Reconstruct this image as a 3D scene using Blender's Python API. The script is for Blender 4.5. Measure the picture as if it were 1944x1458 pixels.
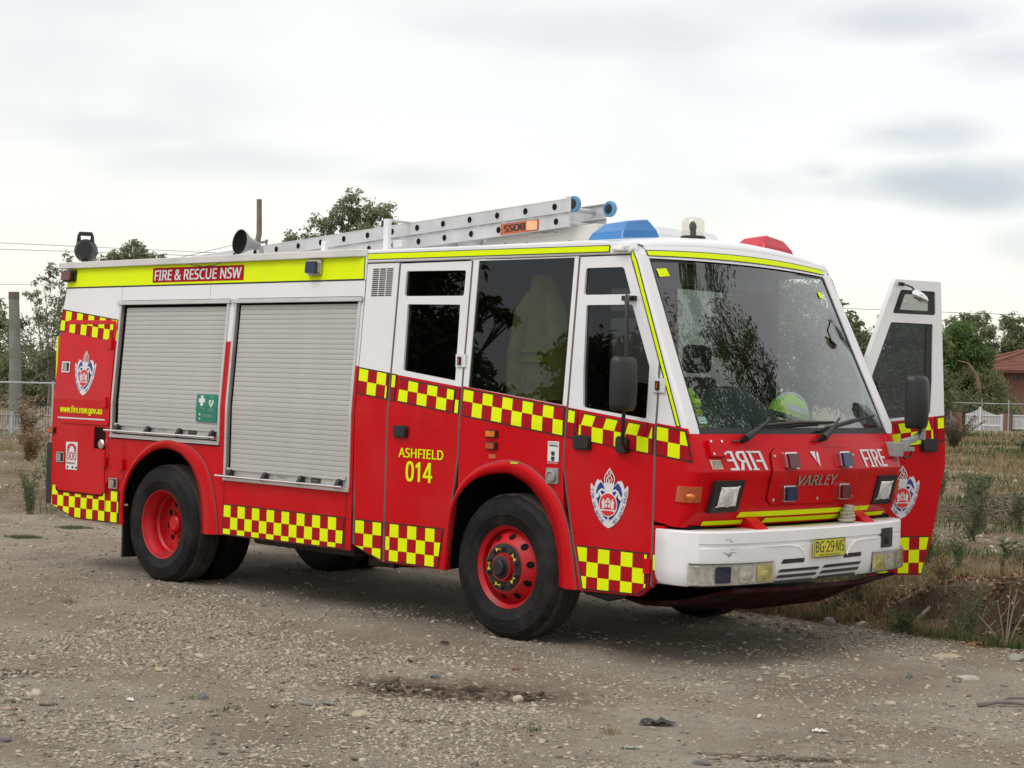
import bpy, bmesh, math, random
import numpy as np
from mathutils import Vector, Matrix
from mathutils.geometry import tessellate_polygon

random.seed(7)
RNG = np.random.default_rng(7)
SC = bpy.context.scene
COL = SC.collection
for o in list(bpy.data.objects):
    bpy.data.objects.remove(o, do_unlink=True)

# ------------------------------------------------------------------ camera
cam = bpy.data.cameras.new('camera')
cam.sensor_width = 36.0
cam.lens = 62.6
cam.clip_start = 0.1
cam.clip_end = 3000
co = bpy.data.objects.new('camera', cam)
COL.objects.link(co)
co.matrix_world = Matrix(((0.71993723, -0.02175229, 0.69369822, 13.05631727),
                          (0.69344934, -0.018654, -0.72026387, -10.3768368),
                          (0.02860764, 0.99958935, 0.0016544, 1.8474072),
                          (0, 0, 0, 1)))
cam.dof.use_dof = False
SC.camera = co

# ------------------------------------------------------------------ world: overcast sky
SUN_EL, SUN_AZ = math.radians(54), math.radians(268)
w = bpy.data.worlds.new('World')
SC.world = w
w.use_nodes = True
nt = w.node_tree
nt.nodes.clear()
N = nt.nodes.new
L = nt.links.new


def wmath(op, a, b=None, c=None, tree=None):
    t = tree or nt
    n = t.nodes.new('ShaderNodeMath')
    n.operation = op
    for i, v in enumerate((a, b, c)):
        if v is None:
            continue
        if isinstance(v, (int, float)):
            n.inputs[i].default_value = v
        else:
            t.links.new(v, n.inputs[i])
    return n.outputs[0]


out = N('ShaderNodeOutputWorld')
sky = N('ShaderNodeTexSky')
sky.sky_type = 'NISHITA'
sky.sun_disc = False
sky.sun_elevation = SUN_EL
sky.sun_rotation = math.radians(90) - SUN_AZ
bg_sky = N('ShaderNodeBackground')
bg_sky.inputs[1].default_value = 0.05
L(sky.outputs[0], bg_sky.inputs[0])
tc = N('ShaderNodeTexCoord')
mp = N('ShaderNodeMapping')
mp.inputs['Rotation'].default_value = (0, 0, math.radians(-46))
L(tc.outputs['Generated'], mp.inputs[0])
# cloud deck: stretch along the horizon
mp2 = N('ShaderNodeMapping')
mp2.inputs['Scale'].default_value = (1.0, 1.0, 2.5)
mp2.inputs['Location'].default_value = (0.35, 0.1, 0.42)
L(mp.outputs[0], mp2.inputs[0])
no = N('ShaderNodeTexNoise')
no.inputs['Scale'].default_value = 3.7
no.inputs['Detail'].default_value = 7
no.inputs['Roughness'].default_value = 0.47
no.inputs['Distortion'].default_value = 0.25
L(mp2.outputs[0], no.inputs['Vector'])
no2 = N('ShaderNodeTexNoise')
no2.inputs['Scale'].default_value = 9.0
no2.inputs['Detail'].default_value = 6
no2.inputs['Roughness'].default_value = 0.5
L(mp2.outputs[0], no2.inputs['Vector'])
sep = N('ShaderNodeSeparateXYZ')
L(tc.outputs['Generated'], sep.inputs[0])


def cloud_bank(direction, half_w, half_h, amount):
    """a darker bank of cloud lying in the given direction, its edge broken up by the noise"""
    d = Vector(direction).normalized()
    right = d.cross(Vector((0, 0, 1))).normalized()
    up = right.cross(d)
    dots = []
    for v in (right, up):
        n = N('ShaderNodeVectorMath')
        n.operation = 'DOT_PRODUCT'
        L(tc.outputs['Generated'], n.inputs[0])
        n.inputs[1].default_value = v
        dots.append(n.outputs['Value'])
    a = wmath('POWER', wmath('ABSOLUTE', wmath('DIVIDE', dots[0], half_w)), 2.0)
    b = wmath('POWER', wmath('ABSOLUTE', wmath('DIVIDE', dots[1], half_h)), 2.0)
    r = wmath('SQRT', wmath('ADD', a, b))
    r = wmath('ADD', r, wmath('MULTIPLY', wmath('SUBTRACT', no2.outputs[0], 0.5), 2.0))
    mr = N('ShaderNodeMapRange')
    mr.interpolation_type = 'SMOOTHSTEP'
    mr.inputs[1].default_value = 1.25
    mr.inputs[2].default_value = 0.1
    mr.inputs[3].default_value = 0.0
    mr.inputs[4].default_value = amount
    L(r, mr.inputs[0])
    return mr.outputs[0]


ramp = N('ShaderNodeValToRGB')
ramp.color_ramp.interpolation = 'EASE'
e = ramp.color_ramp.elements
e[0].position, e[0].color = 0.37, (0.845, 0.80, 0.735, 1)
e[1].position, e[1].color = 0.57, (0.955, 0.90, 0.82, 1)
L(wmath('ADD', wmath('MULTIPLY', no.outputs[0], 0.72), wmath('MULTIPLY', no2.outputs[0], 0.28)), ramp.inputs[0])
bank = None
for args in (((-0.505, 0.855, 0.114), 0.095, 0.0165, 1.0), ((-0.520, 0.843, 0.140), 0.050, 0.014, 0.75), ((-0.557, 0.822, 0.120), 0.022, 0.009, 0.6),
             ((-0.52, 0.83, 0.199), 0.06, 0.015, 0.55), ((-0.465, 0.866, 0.181), 0.06, 0.013, 0.45), ((-0.46, 0.88, 0.08), 0.03, 0.012, 0.4),
             ((-0.782, 0.612, 0.117), 0.08, 0.012, 0.35), ((-0.836, 0.531, 0.131), 0.07, 0.012, 0.3), ((-0.64, 0.74, 0.19), 0.10, 0.014, 0.25), ((-0.73, 0.67, 0.112), 0.05, 0.009, 0.3)):
    b_ = cloud_bank(*args)
    bank = b_ if bank is None else wmath('MAXIMUM', bank, b_)
mix = N('ShaderNodeMix')
mix.data_type = 'RGBA'
L(bank, mix.inputs['Factor'])
L(ramp.outputs[0], mix.inputs['A'])
mix.inputs['B'].default_value = (0.50, 0.49, 0.50, 1)
bg_cl = N('ShaderNodeBackground')
L(mix.outputs['Result'], bg_cl.inputs[0])
# an overcast sky brightens steadily towards the zenith
zc = wmath('MAXIMUM', sep.outputs[2], 0.0)
L(wmath('ADD', wmath('MULTIPLY', zc, 0.40), 0.815), bg_cl.inputs[1])
add = N('ShaderNodeAddShader')
L(bg_sky.outputs[0], add.inputs[0])
L(bg_cl.outputs[0], add.inputs[1])
L(add.outputs[0], out.inputs[0])

# ------------------------------------------------------------------ sun behind thin cloud
sl = bpy.data.lights.new('sun', 'SUN')
sl.energy = 1.1
sl.angle = math.radians(28)
sl.color = (1.0, 0.97, 0.93)
so = bpy.data.objects.new('sun', sl)
COL.objects.link(so)
sd = Vector((math.cos(SUN_EL) * math.cos(SUN_AZ), math.cos(SUN_EL) * math.sin(SUN_AZ), math.sin(SUN_EL)))
so.rotation_euler = sd.to_track_quat('Z', 'Y').to_euler()
so.location = sd * 60

SC.view_settings.view_transform = 'Standard'
SC.view_settings.look = 'None'
SC.view_settings.exposure = 0.0
SC.view_settings.gamma = 1.0
SC.view_settings.use_curve_mapping = False
SC.render.engine = 'CYCLES'
SC.cycles.max_bounces = 8
SC.cycles.transparent_max_bounces = 16
SC.cycles.glossy_bounces = 4
SC.cycles.transmission_bounces = 6
SC.cycles.caustics_reflective = False
SC.cycles.caustics_refractive = False


# ------------------------------------------------------------------ materials
def lin(r, g, b):
    f = lambda c: (c / 255 / 12.92) if c / 255 <= 0.04045 else ((c / 255 + 0.055) / 1.055) ** 2.4
    return (f(r), f(g), f(b), 1)


class Mat:
    def __init__(s, name):
        s.m = bpy.data.materials.new(name)
        s.m.use_nodes = True
        s.t = s.m.node_tree
        s.b = s.t.nodes['Principled BSDF']

    def n(s, kind, **kw):
        q = s.t.nodes.new('ShaderNode' + kind)
        for k, v in kw.items():
            setattr(q, k, v)
        return q

    def l(s, a, b):
        s.t.links.new(a, b)


def paint(name, c, rough=0.35, metal=0.0, coat=0.0, var=0.08, scale=3.0, bump=0.0, bscale=40, spec=0.5, dirt=None, dscale=2.0, damt=0.5):
    """a Principled material whose colour and gloss wander slightly with object-space noise; dirt is an optional second colour in blotches"""
    M = Mat(name)
    co_ = M.n('TexCoord')
    nz = M.n('TexNoise')
    nz.inputs['Scale'].default_value = scale
    nz.inputs['Detail'].default_value = 5
    M.l(co_.outputs['Object'], nz.inputs['Vector'])
    mx = M.n('Mix', data_type='RGBA', blend_type='MULTIPLY')
    r = M.n('MapRange')
    r.inputs[1].default_value, r.inputs[2].default_value = 0.3, 0.7
    r.inputs[3].default_value, r.inputs[4].default_value = 1 - var, 1 + var
    M.l(nz.outputs[0], r.inputs[0])
    cmb = M.n('CombineColor')
    for i in range(3):
        M.l(r.outputs[0], cmb.inputs[i])
    mx.inputs['Factor'].default_value = 1
    mx.inputs['A'].default_value = (*c[:3], 1)
    M.l(cmb.outputs[0], mx.inputs['B'])
    col = mx.outputs['Result']
    if dirt:
        n2 = M.n('TexNoise')
        n2.inputs['Scale'].default_value = dscale
        n2.inputs['Detail'].default_value = 8
        n2.inputs['Roughness'].default_value = 0.65
        M.l(co_.outputs['Object'], n2.inputs['Vector'])
        r2 = M.n('MapRange')
        r2.inputs[1].default_value, r2.inputs[2].default_value = 0.48, 0.72
        r2.inputs[4].default_value = damt
        M.l(n2.outputs[0], r2.inputs[0])
        m2 = M.n('Mix', data_type='RGBA')
        M.l(r2.outputs[0], m2.inputs['Factor'])
        M.l(col, m2.inputs['A'])
        m2.inputs['B'].default_value = (*dirt[:3], 1)
        col = m2.outputs['Result']
    M.l(col, M.b.inputs['Base Color'])
    rr = M.n('MapRange')
    rr.inputs[1].default_value, rr.inputs[2].default_value = 0.3, 0.7
    rr.inputs[3].default_value, rr.inputs[4].default_value = max(0, rough - 0.05), min(1, rough + 0.07)
    M.l(nz.outputs[0], rr.inputs[0])
    M.l(rr.outputs[0], M.b.inputs['Roughness'])
    M.b.inputs['Metallic'].default_value = metal
    M.b.inputs['Coat Weight'].default_value = coat
    M.b.inputs['Coat Roughness'].default_value = 0.12
    M.b.inputs['Specular IOR Level'].default_value = spec
    if bump:
        bn = M.n('TexNoise')
        bn.inputs['Scale'].default_value = bscale
        bn.inputs['Detail'].default_value = 4
        M.l(co_.outputs['Object'], bn.inputs['Vector'])
        bp = M.n('Bump')
        bp.inputs['Strength'].default_value = bump
        bp.inputs['Distance'].default_value = 0.02
        M.l(bn.outputs[0], bp.inputs['Height'])
        M.l(bp.outputs[0], M.b.inputs['Normal'])
    return M.m


def glass(name, tint, reflect=1.0, rough=0.0):
    M = Mat(name)
    M.t.nodes.remove(M.b)
    tr = M.n('BsdfTransparent')
    tr.inputs[0].default_value = (*tint, 1)
    gl = M.n('BsdfGlossy')
    gl.inputs['Roughness'].default_value = rough
    gl.inputs[0].default_value = (0.95, 0.97, 1, 1)
    lw = M.n('LayerWeight')
    lw.inputs[0].default_value = 0.5
    # Schlick's curve from the facing angle: the same from either side of the pane
    pw = wmath('POWER', lw.outputs['Facing'], 5.0, tree=M.t)
    mu = M.n('Math', operation='MULTIPLY')
    mu.inputs[1].default_value = reflect
    mu.use_clamp = True
    M.l(wmath('MULTIPLY_ADD', pw, 0.96, 0.042, tree=M.t), mu.inputs[0])
    ms = M.n('MixShader')
    M.l(mu.outputs[0], ms.inputs[0])
    M.l(tr.outputs[0], ms.inputs[1])
    M.l(gl.outputs[0], ms.inputs[2])
    M.l(ms.outputs[0], M.t.nodes['Material Output'].inputs[0])
    return M.m


MT = {}
MT['red'] = paint('red_paint', (0.55, 0.0015, 0.007), 0.30, coat=0.09, var=0.07, scale=1.6, spec=0.16, dirt=(0.36, 0.11, 0.085), dscale=1.3, damt=0.14)
MT['red_tape'] = paint('red_reflective_tape', (0.37, 0.005, 0.012), 0.55, var=0.05, scale=6, spec=0.12)
MT['red_hub'] = paint('red_wheel_paint', (0.50, 0.003, 0.010), 0.45, var=0.14, scale=7, dirt=(0.14, 0.045, 0.035), dscale=6, damt=0.75)
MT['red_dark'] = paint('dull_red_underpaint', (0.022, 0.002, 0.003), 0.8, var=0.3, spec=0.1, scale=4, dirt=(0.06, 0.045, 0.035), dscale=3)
MT['white'] = paint('white_paint', (0.755, 0.765, 0.785), 0.30, coat=0.3, var=0.03, scale=1.2)
MT['white_plastic'] = paint('white_bumper_plastic', (0.82, 0.82, 0.84), 0.36, var=0.035, scale=2.0, dirt=(0.42, 0.40, 0.37), dscale=2.4, damt=0.18)
MT['eave'] = paint('painted_roof_gutter', (0.66, 0.65, 0.64), 0.45, var=0.06, scale=2, dirt=(0.35, 0.33, 0.30), dscale=3, damt=0.35)
MT['yellow'] = paint('fluorescent_yellow_tape', (0.74, 0.90, 0.002), 0.5, var=0.03, scale=5, spec=0.12)
MT['black'] = paint('black_plastic', (0.013, 0.013, 0.014), 0.45, var=0.15, scale=8)
MT['line'] = paint('black_tape_edge', (0.012, 0.012, 0.012), 0.5)
MT['rubber_seal'] = paint('grey_rubber_seal', (0.13, 0.10, 0.095), 0.7, var=0.2, scale=9)
MT['dark'] = paint('dark_interior', (0.009, 0.009, 0.010), 0.85, spec=0.1)
MT['chassis'] = paint('black_chassis_steel', (0.018, 0.017, 0.016), 0.65, var=0.3, scale=5, dirt=(0.06, 0.05, 0.04), dscale=4)
MT['tyre'] = paint('tyre_rubber', (0.008, 0.008, 0.009), 0.6, var=0.25, scale=4, dirt=(0.042, 0.038, 0.033), dscale=4, damt=0.6, spec=0.2)
MT['tread'] = paint('dusty_tyre_tread', (0.055, 0.048, 0.042), 0.85, var=0.25, scale=6, dirt=(0.10, 0.085, 0.068), dscale=5, damt=0.6, spec=0.2)
MT['alu'] = paint('anodised_aluminium', (0.47, 0.465, 0.445), 0.55, metal=0.1, var=0.04, scale=3, dirt=(0.40, 0.39, 0.36), dscale=2, damt=0.3)
MT['alu_rail'] = paint('aluminium_extrusion', (0.62, 0.615, 0.605), 0.38, metal=0.55, var=0.06, scale=6)
MT['ladder'] = paint('ladder_aluminium', (0.62, 0.63, 0.64), 0.42, metal=0.4, var=0.08, scale=5, dirt=(0.42, 0.41, 0.39), dscale=6, damt=0.4)
MT['chrome'] = paint('chrome', (0.75, 0.75, 0.76), 0.12, metal=1.0, var=0.05)
MT['steel'] = paint('brushed_steel', (0.48, 0.47, 0.46), 0.3, metal=0.9, var=0.1)
MT['grey'] = paint('grey_casting', (0.30, 0.30, 0.30), 0.5, var=0.1, scale=8)
MT['amber'] = paint('amber_lens', (0.70, 0.19, 0.012), 0.2, coat=0.6, var=0.25, scale=18)
MT['amber_dim'] = paint('dim_amber_lens', (0.42, 0.075, 0.018), 0.22, coat=0.6, var=0.2, scale=30)
MT['blue_lens'] = paint('dark_blue_lens', (0.008, 0.018, 0.075), 0.2, coat=0.2, var=0.2, scale=25)
MT['red_lens'] = paint('dark_red_lens', (0.10, 0.004, 0.009), 0.2, coat=0.2, var=0.25, scale=25)
MT['blue_dome'] = paint('blue_dome_plastic', (0.030, 0.185, 0.47), 0.3, coat=0.15, var=0.06, scale=6)
MT['red_dome'] = paint('red_dome_plastic', (0.50, 0.012, 0.035), 0.28, coat=0.15, var=0.12, scale=12)
MT['blue_wheel'] = paint('blue_nylon_wheel', (0.10, 0.27, 0.46), 0.5, var=0.1)
MT['orange'] = paint('orange_sticker', (0.50, 0.115, 0.045), 0.5, var=0.08, scale=12)
MT['orange_pale'] = paint('pale_orange_sticker', (0.85, 0.46, 0.25), 0.5)
MT['green_sign'] = paint('green_sign_vinyl', (0.006, 0.20, 0.125), 0.4, var=0.04)
MT['sign_white'] = paint('white_vinyl', (0.70, 0.72, 0.71), 0.45, var=0.04)
MT['sign_pale'] = paint('pale_green_print', (0.30, 0.50, 0.42), 0.45)
MT['silver'] = paint('silver_reflective_vinyl', (0.68, 0.68, 0.69), 0.4, metal=0.05, var=0.05, scale=10)
MT['crest_blue'] = paint('crest_blue_vinyl', (0.016, 0.035, 0.26), 0.4)
MT['crest_red'] = paint('crest_red_vinyl', (0.68, 0.02, 0.035), 0.4)
MT['pink'] = paint('faded_magenta_print', (0.45, 0.03, 0.07), 0.5)
MT['plate_yellow'] = paint('number_plate_yellow', (0.62, 0.58, 0.04), 0.4, var=0.06, scale=20)
MT['print'] = paint('black_print', (0.02, 0.022, 0.02), 0.5)
MT['gold'] = paint('dull_gilt_letter', (0.33, 0.30, 0.23), 0.4, metal=0.2, var=0.2, scale=30)
MT['beige'] = paint('beige_enamel', (0.60, 0.585, 0.54), 0.5, var=0.05, scale=2, dirt=(0.42, 0.40, 0.36), dscale=4, damt=0.3)
MT['rope'] = paint('cream_rope', (0.52, 0.47, 0.36), 0.85, var=0.2, scale=30, bump=0.6, bscale=90)
MT['hivis'] = paint('hi_vis_fabric', (0.55, 0.80, 0.04), 0.8, var=0.15, scale=12)
MT['turnout'] = paint('turnout_coat_fabric', (0.56, 0.60, 0.17), 0.9, var=0.2, scale=10)
MT['seat'] = paint('dark_seat_fabric', (0.016, 0.017, 0.022), 0.85, var=0.2, scale=10)
MT['dash'] = paint('dashboard_plastic', (0.020, 0.026, 0.025), 0.55, var=0.15, scale=6)
MT['cab_lining'] = paint('grey_cab_lining', (0.075, 0.078, 0.08), 0.8, var=0.1, scale=4)
MT['glass_ws'] = glass('windscreen_glass', (0.58, 0.69, 0.67), 2.7)
MT['glass_tint'] = glass('tinted_side_glass', (0.10, 0.105, 0.11), 0.95)
MT['glass_crew'] = glass('lightly_tinted_crew_glass', (0.25, 0.26, 0.25), 1.0)
MT['glass_door'] = glass('tinted_door_glass', (0.27, 0.29, 0.27), 1.0)
MT['glass_lamp'] = glass('lamp_cover_glass', (0.86, 0.85, 0.80), 1.6, 0.03)
MT['glass_dome'] = glass('clear_beacon_dome', (0.90, 0.88, 0.82), 1.3, 0.02)
MT['lamp_bowl'] = paint('lamp_reflector', (0.58, 0.58, 0.56), 0.35, metal=0.15, var=0.25, scale=25)
MT['lamp_lens'] = paint('ribbed_lamp_lens', (0.74, 0.75, 0.73), 0.18, metal=0.0, var=0.35, scale=14, coat=0.5)
MT['fog_lens'] = paint('yellow_fog_lens', (0.66, 0.60, 0.24), 0.2, var=0.3, scale=14, coat=0.5)
MT['mirror'] = paint('mirror_glass', (0.8, 0.82, 0.84), 0.03, metal=1.0, var=0.0)


# ------------------------------------------------------------------ mesh helpers
class MB:
    """collects geometry; build() links it as ONE mesh object"""

    def __init__(s):
        s.v, s.f, s.mi, s.k = [], [], [], 0

    def mat(s, k):
        s.k = k
        return s

    def face(s, pts):
        i = len(s.v)
        s.v += [tuple(p) for p in pts]
        s.f.append(tuple(range(i, i + len(pts))))
        s.mi.append(s.k)
        return s

    def mesh(s, verts, faces):
        i = len(s.v)
        s.v += [tuple(p) for p in verts]
        for f in faces:
            s.f.append(tuple(i + a for a in f))
            s.mi.append(s.k)
        return s

    def box(s, a, b, M=None):
        (x0, y0, z0), (x1, y1, z1) = a, b
        x0, x1 = min(x0, x1), max(x0, x1)
        y0, y1 = min(y0, y1), max(y0, y1)
        z0, z1 = min(z0, z1), max(z0, z1)
        v = [(x0, y0, z0), (x1, y0, z0), (x1, y1, z0), (x0, y1, z0), (x0, y0, z1), (x1, y0, z1), (x1, y1, z1), (x0, y1, z1)]
        if M:
            v = [M(*p) for p in v]
        return s.mesh(v, [(0, 3, 2, 1), (4, 5, 6, 7), (0, 1, 5, 4), (1, 2, 6, 5), (2, 3, 7, 6), (3, 0, 4, 7)])

    def hexa(s, lo, hi):
        """prism between two polygons of the same number of points"""
        n = len(lo)
        fs = [tuple(range(n - 1, -1, -1)), tuple(range(n, 2 * n))]
        fs += [(i, (i + 1) % n, n + (i + 1) % n, n + i) for i in range(n)]
        return s.mesh(list(lo) + list(hi), fs)

    def tube(s, pts, r, n=8, cap=True):
        pts = [Vector(p) for p in pts]
        rs = r if isinstance(r, (list, tuple)) else [r] * len(pts)
        vs, fs = [], []
        prev = None
        for i, p in enumerate(pts):
            d = (pts[min(i + 1, len(pts) - 1)] - pts[max(i - 1, 0)]).normalized()
            if prev is None:
                a = d.orthogonal().normalized()
            else:
                a = (prev - d * prev.dot(d)).normalized()
            prev = a
            b = d.cross(a)
            for j in range(n):
                t = 2 * math.pi * j / n
                vs.append(p + (a * math.cos(t) + b * math.sin(t)) * rs[i])
        for i in range(len(pts) - 1):
            for j in range(n):
                k = (j + 1) % n
                fs.append((i * n + j, i * n + k, (i + 1) * n + k, (i + 1) * n + j))
        if cap:
            fs.append(tuple(range(n - 1, -1, -1)))
            m = (len(pts) - 1) * n
            fs.append(tuple(m + j for j in range(n)))
        return s.mesh(vs, fs)

    def lathe(s, prof, M, n=32, mats=None, closed=False):
        """profile of (r, w) turned about the w axis; M(a, b, w) places it"""
        vs = []
        for r, w_ in prof:
            for j in range(n):
                t = 2 * math.pi * j / n
                vs.append(M(r * math.cos(t), r * math.sin(t), w_))
        i0 = len(s.v)
        s.v += [tuple(v) for v in vs]
        m = len(prof)
        for i in range(m if closed else m - 1):
            for j in range(n):
                k = (j + 1) % n
                i2 = (i + 1) % m
                s.f.append((i0 + i * n + j, i0 + i2 * n + j, i0 + i2 * n + k, i0 + i * n + k))
                s.mi.append(mats[i] if mats else s.k)
        return s

    def grid(s, rows):
        """rows: list of equal-length lists of points"""
        n = len(rows[0])
        vs = [p for r in rows for p in r]
        fs = [(i * n + j, i * n + j + 1, (i + 1) * n + j + 1, (i + 1) * n + j) for i in range(len(rows) - 1) for j in range(n - 1)]
        return s.mesh(vs, fs)

    def build(s, name, mats, parent=None, smooth=None, bevel=0, weld=False):
        me = bpy.data.meshes.new(name)
        me.from_pydata([tuple(v) for v in s.v], [], s.f)
        if not isinstance(mats, (list, tuple)):
            mats = [mats]
        for m in mats:
            me.materials.append(m)
        me.polygons.foreach_set('material_index', s.mi)
        if smooth is not None:
            me.polygons.foreach_set('use_smooth', [True] * len(me.polygons))
        me.update()
        if weld or bevel or smooth is not None:
            bm = bmesh.new()
            bm.from_mesh(me)
            bmesh.ops.remove_doubles(bm, verts=bm.verts, dist=0.0002)
            bmesh.ops.recalc_face_normals(bm, faces=bm.faces)
            bm.to_mesh(me)
            bm.free()
        if smooth:
            me.set_sharp_from_angle(angle=math.radians(smooth))
        o = bpy.data.objects.new(name, me)
        COL.objects.link(o)
        if parent is not None:
            o.parent = parent
        if bevel:
            bv = o.modifiers.new('bevel', 'BEVEL')
            bv.width = bevel
            bv.segments = 2
            bv.limit_method = 'ANGLE'
            bv.angle_limit = math.radians(35)
            bv.harden_normals = False
        return o


def tag(o, label=None, cat=None, group=None, kind=None):
    for k, v in (('label', label), ('category', cat), ('group', group), ('kind', kind)):
        if v:
            o[k] = v
    return o


def thing(name, label, cat, loc=(0, 0, 0), rz=0, group=None):
    o = bpy.data.objects.new(name, None)
    o.empty_display_size = 0.2
    COL.objects.link(o)
    o.location = loc
    o.rotation_euler = (0, 0, rz)
    return tag(o, label, cat, group)


def clip(poly, f):
    """keep the part of the polygon where f(p) >= 0 (Sutherland-Hodgman)"""
    res = []
    for i in range(len(poly)):
        a, b = poly[i], poly[(i + 1) % len(poly)]
        fa, fb = f(a), f(b)
        if fa >= 0:
            res.append(a)
        if (fa >= 0) != (fb >= 0):
            t = fa / (fa - fb)
            res.append((a[0] + (b[0] - a[0]) * t, a[1] + (b[1] - a[1]) * t))
    return res


def area(p):
    return 0.5 * sum(p[i][0] * p[(i + 1) % len(p)][1] - p[(i + 1) % len(p)][0] * p[i][1] for i in range(len(p)))


def clip_convex(poly, region):
    sgn = 1 if area(region) > 0 else -1
    for i in range(len(region)):
        a, b = region[i], region[(i + 1) % len(region)]
        poly = clip(poly, lambda p: sgn * ((b[0] - a[0]) * (p[1] - a[1]) - (b[1] - a[1]) * (p[0] - a[0])))
        if len(poly) < 3:
            return []
    return poly


def inset(poly, d):
    """shrink a convex polygon"""
    sgn = 1 if area(poly) > 0 else -1
    n = len(poly)
    lines = []
    for i in range(n):
        a, b = Vector(poly[i]), Vector(poly[(i + 1) % n])
        t = (b - a).normalized()
        nn = Vector((-t.y, t.x)) * sgn
        lines.append((a + nn * d, t))
    res = []
    for i in range(n):
        p, t = lines[i - 1]
        q, u = lines[i]
        den = t.x * u.y - t.y * u.x
        if abs(den) < 1e-6:
            res.append(tuple(q))
            continue
        k = ((q.x - p.x) * u.y - (q.y - p.y) * u.x) / den
        res.append((p.x + t.x * k, p.y + t.y * k))
    return res


def rrect(u0, v0, u1, v1, r, n=4):
    p = []
    for cx, cy, a0 in ((u1 - r, v0 + r, -90), (u1 - r, v1 - r, 0), (u0 + r, v1 - r, 90), (u0 + r, v0 + r, 180)):
        for i in range(n + 1):
            a = math.radians(a0 + 90 * i / n)
            p.append((cx + r * math.cos(a), cy + r * math.sin(a)))
    return p


def rpoly(pts, r, n=3):
    """round the corners of a polygon"""
    res = []
    m = len(pts)
    for i in range(m):
        a, b, c = Vector(pts[i - 1]), Vector(pts[i]), Vector(pts[(i + 1) % m])
        d1, d2 = (a - b), (c - b)
        k = min(r, d1.length * 0.45, d2.length * 0.45)
        p, q = b + d1.normalized() * k, b + d2.normalized() * k
        for j in range(n + 1):
            t = j / n
            res.append(tuple(p * (1 - t) ** 2 + b * 2 * t * (1 - t) + q * t * t))
    return res


ZB, KT = 1.56, 0.0775          # the body sides lean inwards above this height


def YS(z):
    return 1.25 - max(0.0, z - ZB) * KT


def near(u, v, w_=0.0):
    return (u, -YS(v) - w_, v)


def far(u, v, w_=0.0):
    return (u, YS(v) + w_, v)


def tess(poly, holes=()):
    loops = [[Vector((p[0], p[1], 0)) for p in poly]] + [[Vector((p[0], p[1], 0)) for p in h] for h in holes]
    flat = [p for lp in loops for p in lp]
    return [(p.x, p.y) for p in flat], tessellate_polygon(loops)


def sheet(mb, M, poly, w_, holes=(), bend=None):
    """a flat decal laid over the surface M at height w_"""
    pieces = [poly]
    if bend is not None and min(p[1] for p in poly) < bend < max(p[1] for p in poly) and not holes:
        pieces = [clip(poly, lambda p: p[1] - bend), clip(poly, lambda p: bend - p[1])]
    for pc in pieces:
        if len(pc) < 3:
            continue
        pts, tris = tess(pc, holes)
        mb.mesh([M(p[0], p[1], w_) for p in pts], tris)
    return mb


def plate(mb, M, poly, w1, w0, holes=(), bend=None):
    """a panel of real thickness: outer face at w1, back at w0"""
    pieces = [(poly, holes)]
    if bend is not None and min(p[1] for p in poly) < bend < max(p[1] for p in poly):
        up, lo = clip(poly, lambda p: p[1] - bend), clip(poly, lambda p: bend - p[1])
        pieces = [(up, [h for h in holes if h[0][1] > bend]), (lo, [h for h in holes if h[0][1] <= bend])]
    for pc, hs in pieces:
        if len(pc) < 3:
            continue
        pts, tris = tess(pc, hs)
        n = len(pts)
        mb.mesh([M(p[0], p[1], w1) for p in pts] + [M(p[0], p[1], w0) for p in pts], list(tris) + [tuple(n + i for i in t[::-1]) for t in tris])
        for lp in [pc] + list(hs):
            for i in range(len(lp)):
                a, b = lp[i], lp[(i + 1) % len(lp)]
                if bend is not None and abs(a[1] - bend) < 1e-6 and abs(b[1] - bend) < 1e-6:
                    continue
                mb.mesh([M(a[0], a[1], w1), M(b[0], b[1], w1), M(b[0], b[1], w0), M(a[0], a[1], w0)], [(0, 1, 2, 3)])
    return mb


_tc = {}
try:          # the plain sans face that ships inside Blender; its built-in face otherwise
    FACE = bpy.data.fonts.load(bpy.utils.system_resource('DATAFILES', path='fonts') + '/NotoSansHebrew-Regular.woff2')
except Exception:
    FACE = None


def text_geo(s, bold=0.0, shear=0.0):
    """letters as triangles, normalised to their own bounding box"""
    key = (s, bold, shear)
    if key not in _tc:
        cu = bpy.data.curves.new('t', 'FONT')
        cu.body = s
        if FACE:
            cu.font = FACE
        cu.offset = 0.0
        cu.resolution_u = 3
        o = bpy.data.objects.new('t', cu)
        COL.objects.link(o)
        dg = bpy.context.evaluated_depsgraph_get()
        me = o.evaluated_get(dg).to_mesh()
        v = [(p.co.x + shear * p.co.y, p.co.y) for p in me.vertices]
        f = [tuple(p.vertices) for p in me.polygons]
        o.evaluated_get(dg).to_mesh_clear()
        bpy.data.objects.remove(o, do_unlink=True)
        x0, x1 = min(p[0] for p in v), max(p[0] for p in v)
        y0, y1 = min(p[1] for p in v), max(p[1] for p in v)
        _tc[key] = ([((p[0] - x0) / (x1 - x0), (p[1] - y0) / (y1 - y0)) for p in v], f)
    return _tc[key]


def text(mb, M, s, u0, v0, u1, v1, w_, bold=0.0, shear=0.0):
    v, f = text_geo(s, 0.0, shear)
    # a bolder weight is laid up from copies a hair apart in height
    k = bold * abs(v1 - v0) * 1.35
    for i, (du, dv) in enumerate(((0, 0),) if not bold else ((-k, -k * 0.4), (k, -k * 0.4), (-k, k * 0.4), (k, k * 0.4))):
        mb.mesh([M(u0 + (u1 - u0) * a + du, v0 + (v1 - v0) * b + dv, w_ + 0.0004 * i) for a, b in v], f)
    return mb


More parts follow.
